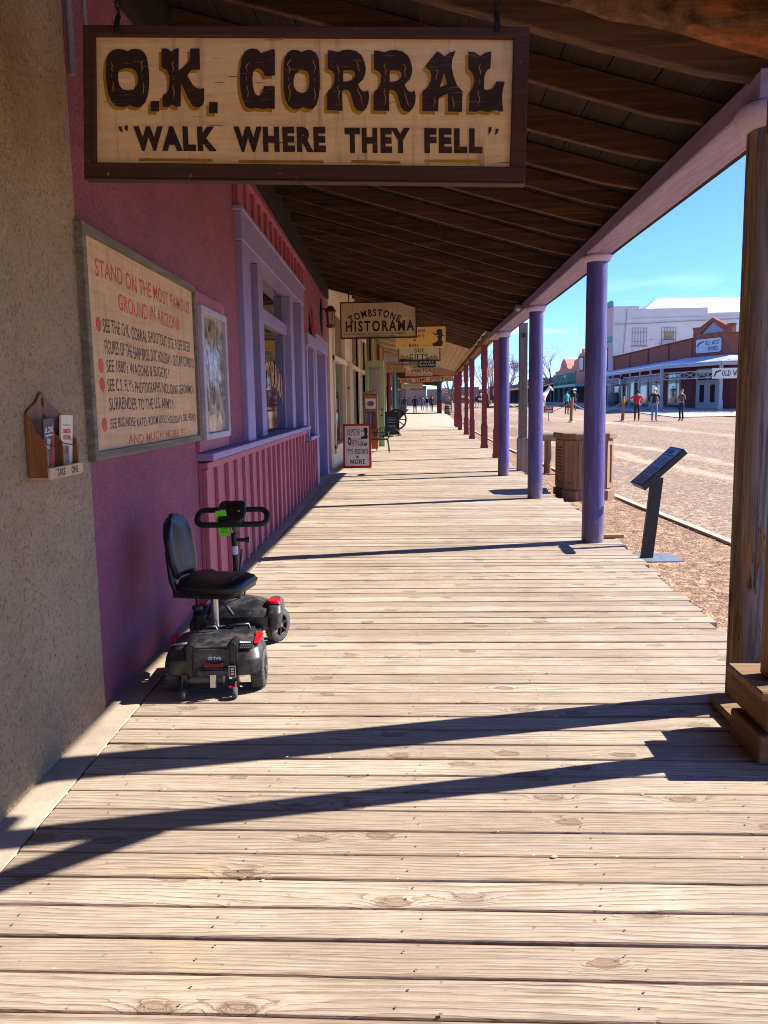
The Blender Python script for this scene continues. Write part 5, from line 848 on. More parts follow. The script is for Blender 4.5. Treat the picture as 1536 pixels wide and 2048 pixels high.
# green panelled door standing open
gd = thing('open_door', 'tall sage green panelled door standing open onto the boardwalk', 'door', (-1.95, 28.5, 0), -.35); m_sage = paint('sage_door', C(166, 184, 130), .5, .08)
mb = MB()
for b in ((0, .12, 0, 2.9), (.56, .70, 0, 2.9), (.12, .56, 0, .3), (.12, .56, 2.7, 2.9), (.12, .56, 1.05, 1.25), (.12, .56, .62, .70)): mb.box(b[0], b[1], -.025, .025, b[2], b[3])
mb.build('frame', m_sage, gd, bev=.004); mb = MB(); mb.box(.13, .55, -.012, .012, .31, 1.04); mb.build('panel', m_sage, gd); mb = MB(); mb.box(.13, .55, -.006, .006, 1.26, 2.69); mb.build('pane', glass('door_glass', (.05, .06, .05, 1)), gd); mb = MB(); mb.ball((.62, -.05, 1.05), .035, 0, 8); mb.box(.6, .64, -.03, -.02, 1.2, 1.3); mb.build('knob', m_iron, gd)
# curio cabinet on casters, bench, boards
cb = thing('display_cabinet', 'tall varnished wooden display cabinet on casters beside the green door', 'cabinet', (-1.56, 25, 0)); m_cab = wood('varnished_oak', C(168, 104, 50), 'Z', .7, .4, bump=.1)
mb = MB()
for b in ((-.2, .2, .0, .4, .1, .72), (-.2, -.16, 0, .4, .72, 1.75), (.16, .2, 0, .4, .72, 1.75), (-.16, .16, .36, .4, .72, 1.75), (-.16, .16, .0, .36, 1.2, 1.3), (-.16, .16, 0, .36, 1.62, 1.72)): mb.box(*b)
mb.plate([[(-.22, 1.75), (.22, 1.84), (.22, 1.9), (-.22, 1.81)]], .44, 0, PL((0, -.02, 0), (1, 0, 0), (0, 0, 1))); mb.build('case', m_cab, cb, bev=.004)
mb = MB(); mb.box(-.155, .155, .01, .02, 1.31, 1.615); ps = mb.build('notice', plain('cabinet_notice', C(214, 200, 194), .4), cb); mb = MB(); mb.plate([[(.11 * math.cos(q * .5236), 1.46 + .08 * math.sin(q * .5236)) for q in range(12)]], .0006, 0, PL((0, .0095, 0), (1, 0, 0), (0, 0, 1)), .001); mb.build('emblem', plain('notice_emblem', C(120, 70, 74), .5), ps)
mb = MB(); mb.box(-.155, .155, .01, .02, .74, 1.19); mb.build('pane', m_glass, cb)
for x in (-.15, .15):
    for y in (.06, .34): mb = MB(); mb.lathe([(.01, -.012), (.04, -.012), (.045, 0), (.04, .012), (.01, .012)], (x, y, .047), 12, axis='X'); mb.build('caster', m_chrome, cb)
bn = thing('metal_bench', 'dark green wrought metal bench with fan shaped back on the boardwalk', 'bench', (-1.42, 24.4, 0), .0); m_grn = plain('green_iron', C(34, 58, 50), .5, .3)
mb = MB(); mb.box(-.42, .40, -.22, .26, .40, .43); mb.build('seat', m_grn, bn)
for x in (-.40, .38):
    for y in (-.2, .24): mb = MB(); mb.tube([(x, y, .41), (x + .03 * (1 if x > 0 else -1), y * 1.1, .2), (x + .05 * (1 if x > 0 else -1), y * 1.2, .01)], .012, 6); mb.build('leg', m_grn, bn)
mb = MB(); mb.tube([(.40, -.2, .42), (.42, -.2, .62), (.42, .2, .66), (.4, .26, .42)], .012, 6); mb.tube([(-.42, -.2, .42), (-.42, -.2, .62), (-.42, .2, .66)], .012, 6); mb.tube([(-.42, -.2, .62), (.42, -.2, .62)], .012, 6); mb.build('arm', m_grn, bn)
mb = MB()
for k in range(13): a = math.radians(15 + 150 * k / 12); mb.tube([(.32 + .06 * math.cos(a), .29, .44 + .05 * math.sin(a)), (.36 + .40 * math.cos(a), .30, .44 + .32 * math.sin(a))], .011, 5)
mb.tube([(.36 + .41 * math.cos(math.radians(t)), .3, .44 + .33 * math.sin(math.radians(t))) for t in range(10, 171, 10)], .012, 6); mb.build('backrest', m_grn, bn)
sb = thing('sandwich_board', 'white OPEN OUTLAW sandwich board with a red frame', 'sign', (-1.52, 19.0, 0)); sbT = Matrix.Rotation(math.radians(-7), 4, 'X')
mb = MB(sbT); mb.box(-.28, .28, 0, .015, .05, .97); mb.build('board', m_pale, sb); m_rframe = paint('red_frame', C(186, 30, 34), .5, .06)
mb = MB(sbT)
for b in ((-.325, -.28, 0, 1.02), (.28, .325, 0, 1.02), (-.28, .28, .0, .05), (-.28, .28, .97, 1.02)): mb.box(b[0], b[1], -.012, .03, b[2], b[3])
mb.build('frame', m_rframe, sb, bev=.003); mb = MB(Matrix.Rotation(math.radians(10), 4, 'X')); mb.box(-.32, .32, .30, .33, -.05, .96); mb.build('back_leaf', m_orange, sb)
TSB = sbT @ PL((0, -.0005, 0), (1, 0, 0), (0, 0, 1)); mb = MB(); mb2 = MB()
mb2.glyph(slab('OPEN', .16, .2), -.23, .75, .06, .9, 0, TSB, .001); mb.glyph(sans('O', .05), -.22, .53, -.13, .71, 0, TSB, .001); mb.glyph(slab('UTLAW', .16, .2), -.125, .55, .24, .65, 0, TSB, .001, lambda u, v: (u, v - .06 * (u + .12) / .36)); mb2.tube([TSB @ Vector((-.16 + .38 * k / 12, .51 + .012 * math.sin(k * .9), .002)) for k in range(13)], .004, 4); mb2.tube([TSB @ Vector((-.1 + .22 * k / 12, .66 + .02 * math.sin(k * 1.1), .002)) for k in range(13)], .005, 4)
mb.glyph(slab("T'S-BOOKS", .16, .2), -.22, .32, .25, .44, 0, TSB, .001); mb.glyph(sans('&', .03), -.03, .235, .05, .29, 0, TSB, .001); mb.glyph(slab('MORE', .17, .22), -.17, .09, .19, .2, 0, TSB, .001); mb.plate([outlaw(.175, .80, .13)], .0006, 0, TSB, .0015)
mb.build('lettering', m_ink, sb, norm=False); mb2.build('red_lettering', m_red, sb, norm=False)
ck = thing('chalkboard', 'black chalkboard stand with a star burst beside the wagon wheel', 'sign', (-1.38, 36.7, 0)); m_chalk = plain('chalkboard_black', C(24, 28, 28), .7)
mb = MB(); mb.box(-.3, .3, 0, .03, .1, 1.02); mb.build('board', m_chalk, ck); mb = MB()
for b in ((-.35, -.3, 0, 1.1), (.3, .35, 0, 1.1), (-.3, .3, 1.02, 1.08), (-.3, .3, .06, .1)): mb.box(b[0], b[1], -.015, .05, b[2], b[3])
mb.build('frame', wood('chalk_frame', C(62, 42, 32), 'Z', .6), ck); Tk = PL((0, -.0005, 0), (1, 0, 0), (0, 0, 1)); mb = MB()
for k in range(11): a = math.radians(10 + 160 * k / 10); mb.plate([[(.04 * math.cos(a - .04), .15 + .04 * math.sin(a - .04)), (.26 * math.cos(a - .03), .15 + .2 * math.sin(a - .03)), (.26 * math.cos(a + .03), .15 + .2 * math.sin(a + .03)), (.04 * math.cos(a + .04), .15 + .04 * math.sin(a + .04))]], .0004, 0, Tk, .001)
mb.build('sun_rays', plain('chalk_green', C(92, 132, 120), .8), ck, norm=False); mb = MB(); [mb.plate([[(-.2, z), (.2 - .05 * (k % 2), z), (.2 - .05 * (k % 2), z + .012), (-.2, z + .012)]], .0004, 0, Tk, .001) for k, z in enumerate((.42, .46, .6, .66, .72, .8))]; mb.build('chalk_marks', plain('chalk', C(170, 178, 172), .8), ck, norm=False)
def wheel_mesh(R_, nsp, w_): 
    mb = MB(); mb.tube([(0, R_ * math.cos(6.2832 * k / 28), R_ * math.sin(6.2832 * k / 28)) for k in range(28)], w_, 6, closed=True); mb.lathe([(.03, -.1), (.08, -.07), (.09, 0), (.08, .07), (.03, .1)], (0, 0, 0), 12, axis='X')
    for k in range(nsp): a = 6.2832 * k / nsp; mb.bar((0, .07 * math.cos(a), .07 * math.sin(a)), (0, R_ * math.cos(a), R_ * math.sin(a)), .05, .05, 0, (1, 0, 0))
    return mb
ww = wheel_mesh(.52, 10, .045).build('wagon_wheel', wood('wheel_wood', C(84, 56, 44), 'X', .6, .85)); ww.location = (-1.40, 44.5, .56); ww.rotation_euler = (0, .05, math.radians(78)); tag(ww, 'dark wooden wagon wheel leaning behind the chalkboard', 'wheel')
# ================================================================ far end of the walkway
p3 = thing('porch', 'far dark timber porch roof over the walkers', 'porch', (0, 47.5, 0)); pT3 = Matrix.Translation((0, -47.5, 0))
def r3(x, y): return 3.0 + .0085 * (y - 47) + .10 * (1.8 - x)
mb = MB(pT3); slabq(mb, -2.2, 2.0, 47.6, 112, r3, .14, .05); mb.build('roof_boards', m_roofb, p3); mb = MB(pT3); slabq(mb, -2.2, 2.05, 47.3, 47.4, r3, -.12, .36); mb.build('fascia', m_tanb, p3)
mb = MB(pT3)
for z0, z1 in ((3.36, 3.62), (3.74, 4.0), (4.12, 4.7)): mb.box(-2.15, 1.95 if z0 < 3.4 else (.7 if z0 < 4 else -.5), 47.42, 47.44, z0, z1)
mb.build('end_panel', m_corr, p3); mb = MB(pT3)
for z0, z1, xe in ((3.16, 3.36, 1.95), (3.62, 3.74, 1.2), (4.0, 4.12, .2)): mb.box(-2.15, xe, 47.38, 47.46, z0, z1)
mb.build('end_beam', m_tanb, p3); mb = MB(pT3); mb.bar((-1.95, 46.9, 4.3), (-1.62, 46.9, 3.0), .08, .05); mb.build('brace', m_tanb, p3)
for k in range(22): y = 48.6 + 2.9 * k; mb = MB(pT3); mb.bar((-2.15, y, r3(-2.15, y) + .05), (1.9, y, r3(1.9, y) + .05), .12, .17); mb.build('rafter', m_dkraf, p3)
for y, x, mt in ((50, -2.02, m_maroon), (55, -1.82, paint('teal_post', C(86, 164, 178), .5)), (64, -1.95, m_greyw)): mb = MB(pT3); mb.cyl((x, y, walkz(y)), (x, y, r3(x, y) + .1), .1, n=12); mb.build('post', mt, p3)
fs_ = thing('storefront', 'far maroon and brown shop fronts along the shaded walkway', 'storefront', (-2.2, 47.5, 0)); fT_ = Matrix.Translation((2.2, -47.5, 0))
mb = MB(fT_); mb.box(-2.6, -2.2, 47.1, 62, 0, 3.6); mb.build('wall', paint('brick_red_front', C(140, 84, 66), .8), fs_); mb = MB(fT_); mb.box(-2.6, -2.15, 62.01, 112, 0, 3.6); mb.build('wall', wood('far_front_wood', C(96, 74, 58), 'Z', .6), fs_)
for y in (48.5, 52, 56.5, 65, 71, 77, 84, 91): mb = MB(fT_); mb.box(-2.19 if y < 62 else -2.14, -2.1 if y < 62 else -2.09, y, y + 2.2, .9 + walkz(y), 2.4 + walkz(y)); mb.build('window', m_glass, fs_)
tw = thing('partition', 'teal and maroon painted board wall at the far right of the walkway', 'wall', (1.84, 82, walkz(82))); m_teal = paint('teal_boards', C(46, 116, 118), .6, .1)
for z0, z1, mt in ((0, 1.32, m_maroon), (1.32, 2.75, m_teal), (2.75, 3.1, m_maroon)): mb = MB(); mb.bar((0, 0, (z0 + z1) / 2), (-.3, 4.5, (z0 + z1) / 2), .1, z1 - z0 - .004); mb.build('boards', mt, tw)
br = thing('barrel', 'old oak barrel planter beyond the maroon posts', 'barrel', (2.42, 80, gz(2.4, 80))); prof_ = [(.27, 0), (.32, .25), (.34, .48), (.32, .71), (.27, .95)]
mb = MB(); mb.lathe(prof_, n=18); mb.build('staves', wood('barrel_oak', C(138, 118, 96), 'Z', .6), br)
for z, r in ((.12, .305), (.3, .332), (.66, .332), (.84, .302)): mb = MB(); mb.lathe([(r - .01, z - .03), (r + .004, z - .03), (r + .004, z + .03), (r - .01, z + .03)], n=18); mb.build('hoop', m_iron, br)
mb = MB()
for k in range(90): a, r = rnd.random() * 6.28, rnd.random() ** .5 * .34; x, y, z = r * math.cos(a), r * math.sin(a), .98 + rnd.random() * .3 * (1.2 - r * 2); mb.add([(x, y, z), (x + .07, y + .02, z + .04), (x + .02, y - .03, z + .1)], [(0, 1, 2)])
pl_ = tag(mb.build('plant', plain('dry_leaves', C(74, 66, 50), .8), norm=False, loc=(2.42, 80, gz(2.4, 80))), 'dry dark plant growing in the oak barrel', 'plant')
fg = thing('flag', 'red and white striped flag beyond the maroon posts', 'flag', (2.15, 82, 0)); mb = MB(); mb.tube([(.35, 0, gz(2.4, 82)), (.3, 0, 3.1)], .02, 6); mb.build('staff', m_greyw, fg); mb = MB()
for k in range(7): z = 2.75 - k * .085; mb.add([(-.22, .02, z), (.30, -.03, z + .05), (.30, -.03, z - .03), (-.22, .02, z - .08)], [(0, 1, 2, 3)], k % 2)
mb.build('cloth', [plain('flag_red_far', C(200, 50, 56), .8), plain('flag_white_far', C(222, 212, 206), .8)], fg, norm=False)
# ================================================================ right side: sign panel, litter bin, rail, grey post
isg = thing('information_sign', 'black slanted information panel on a leaning black post', 'sign', (2.30, 8.52, gz(2.4, 8.5)))
mb = MB(); hull(mb, [[(x + dx, y, z) for x, y in ((-.06, -.03), (.06, -.03), (.06, .03), (-.06, .03))] for z, dx in ((.0, .0), (.84, .085))], 0, False); mb.build('post', m_black, isg, bev=.004)
zb = .12; mb = MB(); mb.box(-.10, .32, -.22, .22, .002, .014); mb.build('base_plate', plain('grey_steel_plate', C(128, 134, 138), .5, .4), isg)
ang = math.radians(42); PT = Matrix.Translation((.095, -.0, .94)) @ Matrix.Rotation(-ang, 4, 'Y')
mb = MB(PT); mb.box(-.275, .275, -.225, .225, -.03, .03); mb.build('panel', m_black, isg, bev=.004); mb = MB(PT); mb.box(-.25, .25, -.20, .20, .0301, .0325); fcx = mb.build('face', plain('panel_face', C(92, 90, 104), .3), isg)
mb = MB(PT); 
for k in range(24):
    if k in (7, 15): continue
    u = -.235 + k * .0155; mb.box(u, u + .006, -.17, .17 - .05 * (k % 3 == 1), .0326, .0334)
mb.box(.15, .165, -.17, .17, .0326, .0334); mb.box(.18, .235, -.05, .17, .0326, .0334); mb.build('print', plain('panel_print', C(50, 46, 62), .5), fcx)
bi = thing('litter_bin', 'brown eight sided timber litter bin enclosure with louvred panels', 'bin', (2.68, 13.9, gz(2.7, 13.9)), .12); m_bin = wood('bin_wood', C(158, 124, 94), 'Z', .8, .8, bump=.2, var=.15)
oc = lambda r, c: [(r, -r + c), (r, r - c), (r - c, r), (-r + c, r), (-r, r - c), (-r, -r + c), (-r + c, -r), (r - c, -r)]
mb = MB(); hull(mb, [[(x, y, z) for x, y in oc(r, .16)] for z, r in ((.0, .40), (1.02, .40))], 0, False); mb.build('body', m_bin, bi)
mb = MB(); hull(mb, [[(x, y, z) for x, y in oc(r, .17)] for z, r in ((.0, .44), (.16, .44), (.17, .425), (.18, .41))], 0, False); mb.build('base_trim', m_bin, bi, bev=.004); mb = MB(); hull(mb, [[(x, y, z) for x, y in oc(r, .17)] for z, r in ((1.0, .425), (1.01, .45), (1.085, .45), (1.10, .43))], 0, False); mb.build('trim', m_bin, bi, bev=.004)
for k in range(8):
    a = math.radians(k * 45); Tk_ = Matrix.Rotation(a, 4, 'Z') @ Matrix.Translation((0, -.402 if k % 2 == 0 else -.453, 0)); hw = .22 if k % 2 == 0 else .10; mb = MB(Tk_)
    for b in ((-hw, -hw + .05, .2, .98), (hw - .05, hw, .2, .98), (-hw + .05, hw - .05, .2, .28), (-hw + .05, hw - .05, .9, .98)): mb.box(b[0], b[1], -.02, .0, b[2], b[3])
    if k % 2 == 0:
        for q in range(9): z = .40 + q * .052; mb.add([(-hw + .06, -.002, z), (hw - .06, -.002, z), (hw - .06, -.024, z + .036), (-hw + .06, -.024, z + .036), (-hw + .06, -.002, z + .036), (hw - .06, -.002, z + .036)], [(0, 1, 2, 3), (3, 2, 5, 4)])
    mb.build('louvre_panel' if k % 2 == 0 else 'corner_panel', m_bin, bi)
hr_ = thing('hitching_rail', 'rough log hitching rail behind the brown litter bin', 'rail', (2.78, 18.6, gz(2.8, 18.6))); m_log = wood('rail_log', C(168, 128, 82), 'Z', .5, .85); m_logx = wood('rail_top_log', C(160, 138, 110), 'X', .5, .85)
for x in (.0, .95): mb = MB(); mb.tube([(x, 0, -.05), (x + .01, 0, .4), (x, 0, .76)], [.085, .08, .075], 10, jit=.08); mb.build('post', m_log, hr_)
mb = MB(); mb.tube([(-.14, 0, .83), (.3, .02, .81), (.6, 0, .80), (1.05, 0, .79)], [.10, .095, .10, .09], 12, jit=.08); mb.build('log', m_logx, hr_)
gp = thing('timber_post', 'grey weathered square timber post on a boxed base', 'post', (2.13, 17.8, -.1)); mb = MB(); hull(mb, [[(x + .004 * mnoise.noise(Vector((z, x * 30, 0))), y, z) for x, y in ((-.085, -.085), (.085, -.085), (.085, .085), (-.085, .085))] for z in (0, .5, 1, 1.5, 2, 2.6, 3.2)], 0, False); mb.build('shaft', m_greyw, gp, bev=.008)
mb = MB(); mb.box(-.115, .115, -.115, .115, 0, .80); mb.build('base_box', wood('pink_grey_box', C(158, 140, 128), 'Z', .6, .85), gp, bev=.006)
mb = MB(); mb.box(-.03, .03, -.12, .5, 2.9, 2.98); mb.build('bracket', m_iron, gp)
lb = MB(); lb.box(-.12, .13, -.05, .05, 0, .04); lb = lb.build('loose_board', wood('short_board', C(176, 142, 108), 'X', .6, .85), bev=.004, loc=(2.03, 8.95, .002)); tag(lb, 'short loose board sticking out beside the nearest purple post', 'board')
# ---- rope barrier, low sign, street lamp
m_rope = plain('rope', C(170, 146, 110), .9); rp = None; RPX = [(4.6, 44.5), (8.0, 45.2), (10.95, 46.0), (15.6, 47.5)]
for i, (x, y) in enumerate(RPX[1:3]):
    lab = ['leaning pale timber rope post nearer the purple posts', 'pale timber rope post beside the person in the red shirt'][i]
    r_ = thing('rope_post', lab, 'post', (x, y, gz(x, y)), group='rope barrier posts in the street'); mb = MB(); mb.tube([(-.03 if i else .0, 0, -.05), (0.01, 0, .7), (.05 if not i else 0, 0, 1.36)], [.085, .09, .085], 10, jit=.06); mb.build('shaft', m_log, r_); mb = MB(); mb.lathe([(.2, .0), (.18, .05), (.09, .07)], n=12); mb.build('foot', m_conc, r_)
for (a, b), lab in zip(zip(RPX, RPX[1:]), ('sagging rope running left from the leaning rope post', 'sagging rope slung between the two pale rope posts', None)):
    if not lab: continue
    pts = []
    for k in range(13): t = k / 12; x, y = a[0] + (b[0] - a[0]) * t, a[1] + (b[1] - a[1]) * t; pts.append((x, y, gz(x, y) + 1.1 - 2.2 * t * (1 - t)))
    mb = MB(); mb.tube(pts, .022, 6); tag(mb.build('barrier_rope', m_rope), lab, 'rope', 'barrier ropes in the street')
rcs = thing('road_sign', 'low maroon ROAD CLOSED sign standing in the dirt street', 'sign', (7.2, 48, gz(7.2, 48))); mb = MB(); mb.box(-.25, .25, 0, .03, .48, .84); mb.build('board', m_maroon, rcs); mb = MB()
for s_, z in (('ROAD', .69), ('CLOSED', .53)): mb.glyph(sans(s_, .03), -.19, z, .19, z + .11, 0, PL((0, -.001, 0), (1, 0, 0), (0, 0, 1)), .001)
mb.build('lettering', m_white, rcs, norm=False); mb = MB()
for b in ((-.28, -.25, .45, .87), (.25, .28, .45, .87), (-.25, .25, .84, .87), (-.25, .25, .45, .48)): mb.box(b[0], b[1], -.012, .04, b[2], b[3])
mb.build('frame', m_pale, rcs); mb = MB(); mb.box(-.02, .02, .0, .03, .0, .449); mb.build('stake', m_greyw, rcs)
st_l = thing('street_lamp', 'slim black street lamp among the maroon posts', 'lamp', (2.62, 44, gz(2.6, 44))); mb = MB(); mb.lathe([(.1, 0), (.1, .1), (.06, .2), (.035, .5), (.03, 2.35), (.05, 2.4)], n=10); mb.build('pole', m_black, st_l); mb = MB(); mb.lathe([(.06, 2.4), (.11, 2.7), (.12, 2.72)], n=8, sm=False); mb.build('lantern_glass', plain('frosted_glass', C(186, 180, 168), .2), st_l); mb = MB(); mb.lathe([(.14, 2.72), (.1, 2.8), (.03, 2.9), (.01, 2.96)], n=8, sm=False); mb.build('cap', m_black, st_l)
# ================================================================ people
def person(label, x, y, z, yaw, h, shirt, trou, hair, hat=None, beard=None, arms=None, fingers=False, lean=0, group=None, step=.0, boots=C(40, 30, 26), skin_c=C(206, 150, 122), sleeves=True):
    o = thing('person', label, 'person', (x, y, z), yaw, group); s = h / 1.75
    P = {'pel': (0, 0, .95), 'wst': (0, .01, 1.08), 'chs': (0, .015, 1.30), 'nkb': (0, 0, 1.45), 'nck': (0, .01, 1.52), 'hd': (0, .03, 1.62), 'top': (0, .02, 1.72), 'nose': (0, .105, 1.60)}
    Rr = {'pel': (.15, .11), 'wst': (.14, .105), 'chs': (.165, .115), 'nkb': (.09, .08), 'nck': .05, 'hd': (.085, .095), 'top': (.06, .07), 'nose': .018}
    E_ = [('pel', 'wst'), ('wst', 'chs'), ('chs', 'nkb'), ('nkb', 'nck'), ('nck', 'hd'), ('hd', 'top'), ('hd', 'nose')]
    A = arms or {'l': ((-.25, -.02, 1.18), (-.27, .06, .93)), 'r': ((.25, -.02, 1.18), (.27, .06, .93))}; hands = []
    for sd, k in ((-1, 'l'), (1, 'r')):
        f = step * sd; P['hip' + k] = (sd * .095, 0, .88); P['kn' + k] = (sd * .10, .03 + f * .6, .50); P['an' + k] = (sd * .105, -.02 + f, .09); P['toe' + k] = (sd * .12, .13 + f, .04)
        Rr['hip' + k] = .095; Rr['kn' + k] = .06; Rr['an' + k] = .045; Rr['toe' + k] = (.04, .03); E_ += [('pel', 'hip' + k), ('hip' + k, 'kn' + k), ('kn' + k, 'an' + k), ('an' + k, 'toe' + k)]
        el, wr = A[k]; d = (Vector(wr) - Vector(el)).normalized(); hd = Vector(wr) + d * .075; P['sh' + k] = (sd * .18, 0, 1.40); P['el' + k] = el; P['wr' + k] = wr; P['ha' + k] = tuple(hd); hands.append(hd)
        Rr['sh' + k] = .068; Rr['el' + k] = .046; Rr['wr' + k] = .032; Rr['ha' + k] = (.034, .02); E_ += [('nkb', 'sh' + k), ('sh' + k, 'el' + k), ('el' + k, 'wr' + k), ('wr' + k, 'ha' + k)]
        if fingers:
            sv = Vector((0, 1, 0)) if abs(d.y) < .7 else Vector((1, 0, 0))
            for q, (off, ln) in enumerate(((-.028, .07), (-.010, .082), (.010, .078), (.027, .06))): nm = 'f%d' % q + k; P[nm] = tuple(hd + sv * off + d * ln); Rr[nm] = .009; E_.append(('ha' + k, nm))
            P['th' + k] = tuple(Vector(wr) + d * .04 + sv * .055); Rr['th' + k] = .011; E_.append(('ha' + k, 'th' + k))
    ks = list(P); ix = {k: i for i, k in enumerate(ks)}; tf = lambda p: ((p[0] + lean * (p[2] - .9) * (1 if p[2] > .9 else 0)) * s, p[1] * s, p[2] * s); pts = [tf(P[k]) for k in ks]
    rad = [tuple(q * s for q in Rr[k]) if isinstance(Rr[k], tuple) else Rr[k] * s for k in ks]; HH = [Vector(tf(q)) for q in hands]; arm_pts = [Vector(tf(A[k][1])) for k in 'lr']
    def mf(c):
        c = Vector(c); zz = c.z / s
        if zz > 1.475: return 2
        if any((c - q).length < .10 * s for q in HH): return 2
        if any((c - q).length < .07 * s for q in arm_pts): return 0 if sleeves else 2
        if zz < .14: return 3
        if zz < .96 and abs(c.x / s - (lean * max(0, zz - .9))) < .22: return 1
        return 0
    bd = skin('body', pts, [(ix[a], ix[b]) for a, b in E_], rad, [paint('shirt_' + label[:18], shirt, .8, .12, 9), paint('trousers_' + label[:18], trou, .85, .12, 9), plain('skin', skin_c, .6), plain('boots', boots, .6)], o, mf)
    hx = lean * .75 * s
    if hair: mb = MB(); mb.ball((hx, .01 * s, 1.655 * s), .1 * s, 0, 10, (.95, 1.05, .8)); mb.build('hair', plain('hair', hair, .8), o)
    if beard: mb = MB(); mb.ball((hx, .075 * s, 1.535 * s), .06 * s, 0, 8, (.9, .7, 1.1)); mb.build('beard', plain('beard', beard, .9), o)
    if hat:
        kind, hc = hat; mb = MB(); z0 = 1.68 * s; Th = Matrix.Translation((hx, .02 * s, z0)); mb.T = Th
        if kind == 'cowboy':
            n = 20; vs = []
            for r, zz in ((.085, .0), (.15, -.005), (.2, .0)):
                for k in range(n): a = 6.2832 * k / n; vs.append((r * s * math.cos(a), r * s * 1.08 * math.sin(a), (zz + (.05 * (abs(math.cos(a)) ** 2) * (r - .085) / .115)) * s))
            mb.add(vs, [(j * n + k, j * n + (k + 1) % n, (j + 1) * n + (k + 1) % n, (j + 1) * n + k) for j in range(2) for k in range(n)], 0, True); mb.lathe([(.098 * s, -.01 * s), (.092 * s, .06 * s), (.075 * s, .115 * s), (.03 * s, .10 * s)], n=16)
        else: mb.lathe([(.1 * s, -.02 * s), (.098 * s, .02 * s), (.07 * s, .07 * s), (.02 * s, .085 * s)], n=14); mb.box(-.06 * s, .06 * s, .08 * s, .17 * s, -.015 * s, -.003 * s)
        mb.build('hat', plain('hat_' + kind, hc, .8), o)
    return o
SK = C(206, 150, 122)
person('person in a bright red shirt and dark trousers by the rope post', 11.75, 46.2, gz(11.75, 46.2), math.radians(165), 1.68, C(206, 30, 58), C(46, 38, 38), C(38, 28, 24), arms={'l': ((-.27, .02, 1.2), (-.2, .14, .98)), 'r': ((.42, .06, 1.30), (.62, .14, 1.22))}, fingers=True, lean=-.08, step=.05)
person('person in a black shirt, blue jeans and pale cowboy hat', 12.63, 46.0, gz(12.63, 46), math.radians(176), 1.78, C(36, 38, 42), C(96, 118, 146), None, ('cowboy', C(226, 208, 180)), C(220, 214, 206), arms={'l': ((-.29, -.03, 1.19), (-.17, .12, 1.0)), 'r': ((.29, -.03, 1.19), (.25, .10, .98))}, fingers=True)
person('person in a grey jacket, dark jeans and flat cap facing the others', 13.97, 45.6, gz(13.97, 45.6), math.radians(118), 1.72, C(92, 88, 80), C(32, 36, 56), C(170, 160, 150), ('cap', C(96, 78, 62)), arms={'l': ((-.24, .02, 1.18), (-.12, .2, 1.08)), 'r': ((.24, .02, 1.18), (.12, .2, 1.08))}, fingers=True)
GP = 'people in the distance'
person('person in a teal top behind the leaning rope post', 10.3, 60, gz(10.3, 60), math.radians(200), 1.7, C(66, 150, 156), C(70, 48, 40), C(40, 30, 26), group=GP); person('person in a black jacket, red trousers and white hat beyond the rope', 11.9, 66, gz(11.9, 66) + .1, math.radians(20), 1.72, C(34, 36, 44), C(140, 30, 40), None, ('cowboy', C(226, 224, 222)), group=GP)
person('person in a dark jacket and jeans at the left of the far walkway', -1.7, 80, walkz(80), math.radians(180), 1.72, C(66, 70, 76), C(92, 112, 136), C(40, 34, 30), step=.12, group=GP); person('person in black walking down the middle of the far walkway', -.75, 82, walkz(82), math.radians(185), 1.74, C(30, 32, 38), C(28, 30, 36), C(40, 34, 30), step=-.12, group=GP)
person('person in a pale blue top far down the walkway', -.02, 97, walkz(97), math.radians(180), 1.7, C(90, 118, 156), C(80, 92, 120), C(50, 40, 34), step=.1, group=GP); person('person in a black coat beside the pale blue top', .5, 92, walkz(92), math.radians(170), 1.7, C(32, 34, 40), C(150, 160, 176), C(40, 34, 30), group=GP); person('person in a long dark coat nearest the far teal wall', 1.0, 90, walkz(90), math.radians(190), 1.76, C(34, 36, 44), C(30, 32, 38), C(40, 34, 30), step=.1, group=GP)
person('person in dark blue standing beside the piebald horse', 6.35, 89, gz(6.3, 89), math.radians(100), 1.7, C(34, 42, 66), C(30, 34, 52), C(40, 34, 30), group=GP)
for i, (x, y, c, lab) in enumerate(((17.2, 80, C(40, 46, 60), 'person in dark blue in the shade of the lattice porch'), (16.6, 108, C(30, 30, 34), 'person in black in the shade below the green balcony'), (14.9, 112, C(46, 40, 40), 'person in brown black walking past the low brown shops'))): person(lab, x, y, gz(x, y) + .06, math.radians(200 + 40 * i), 1.72, c, C(34, 34, 40), C(40, 34, 30), group=GP)
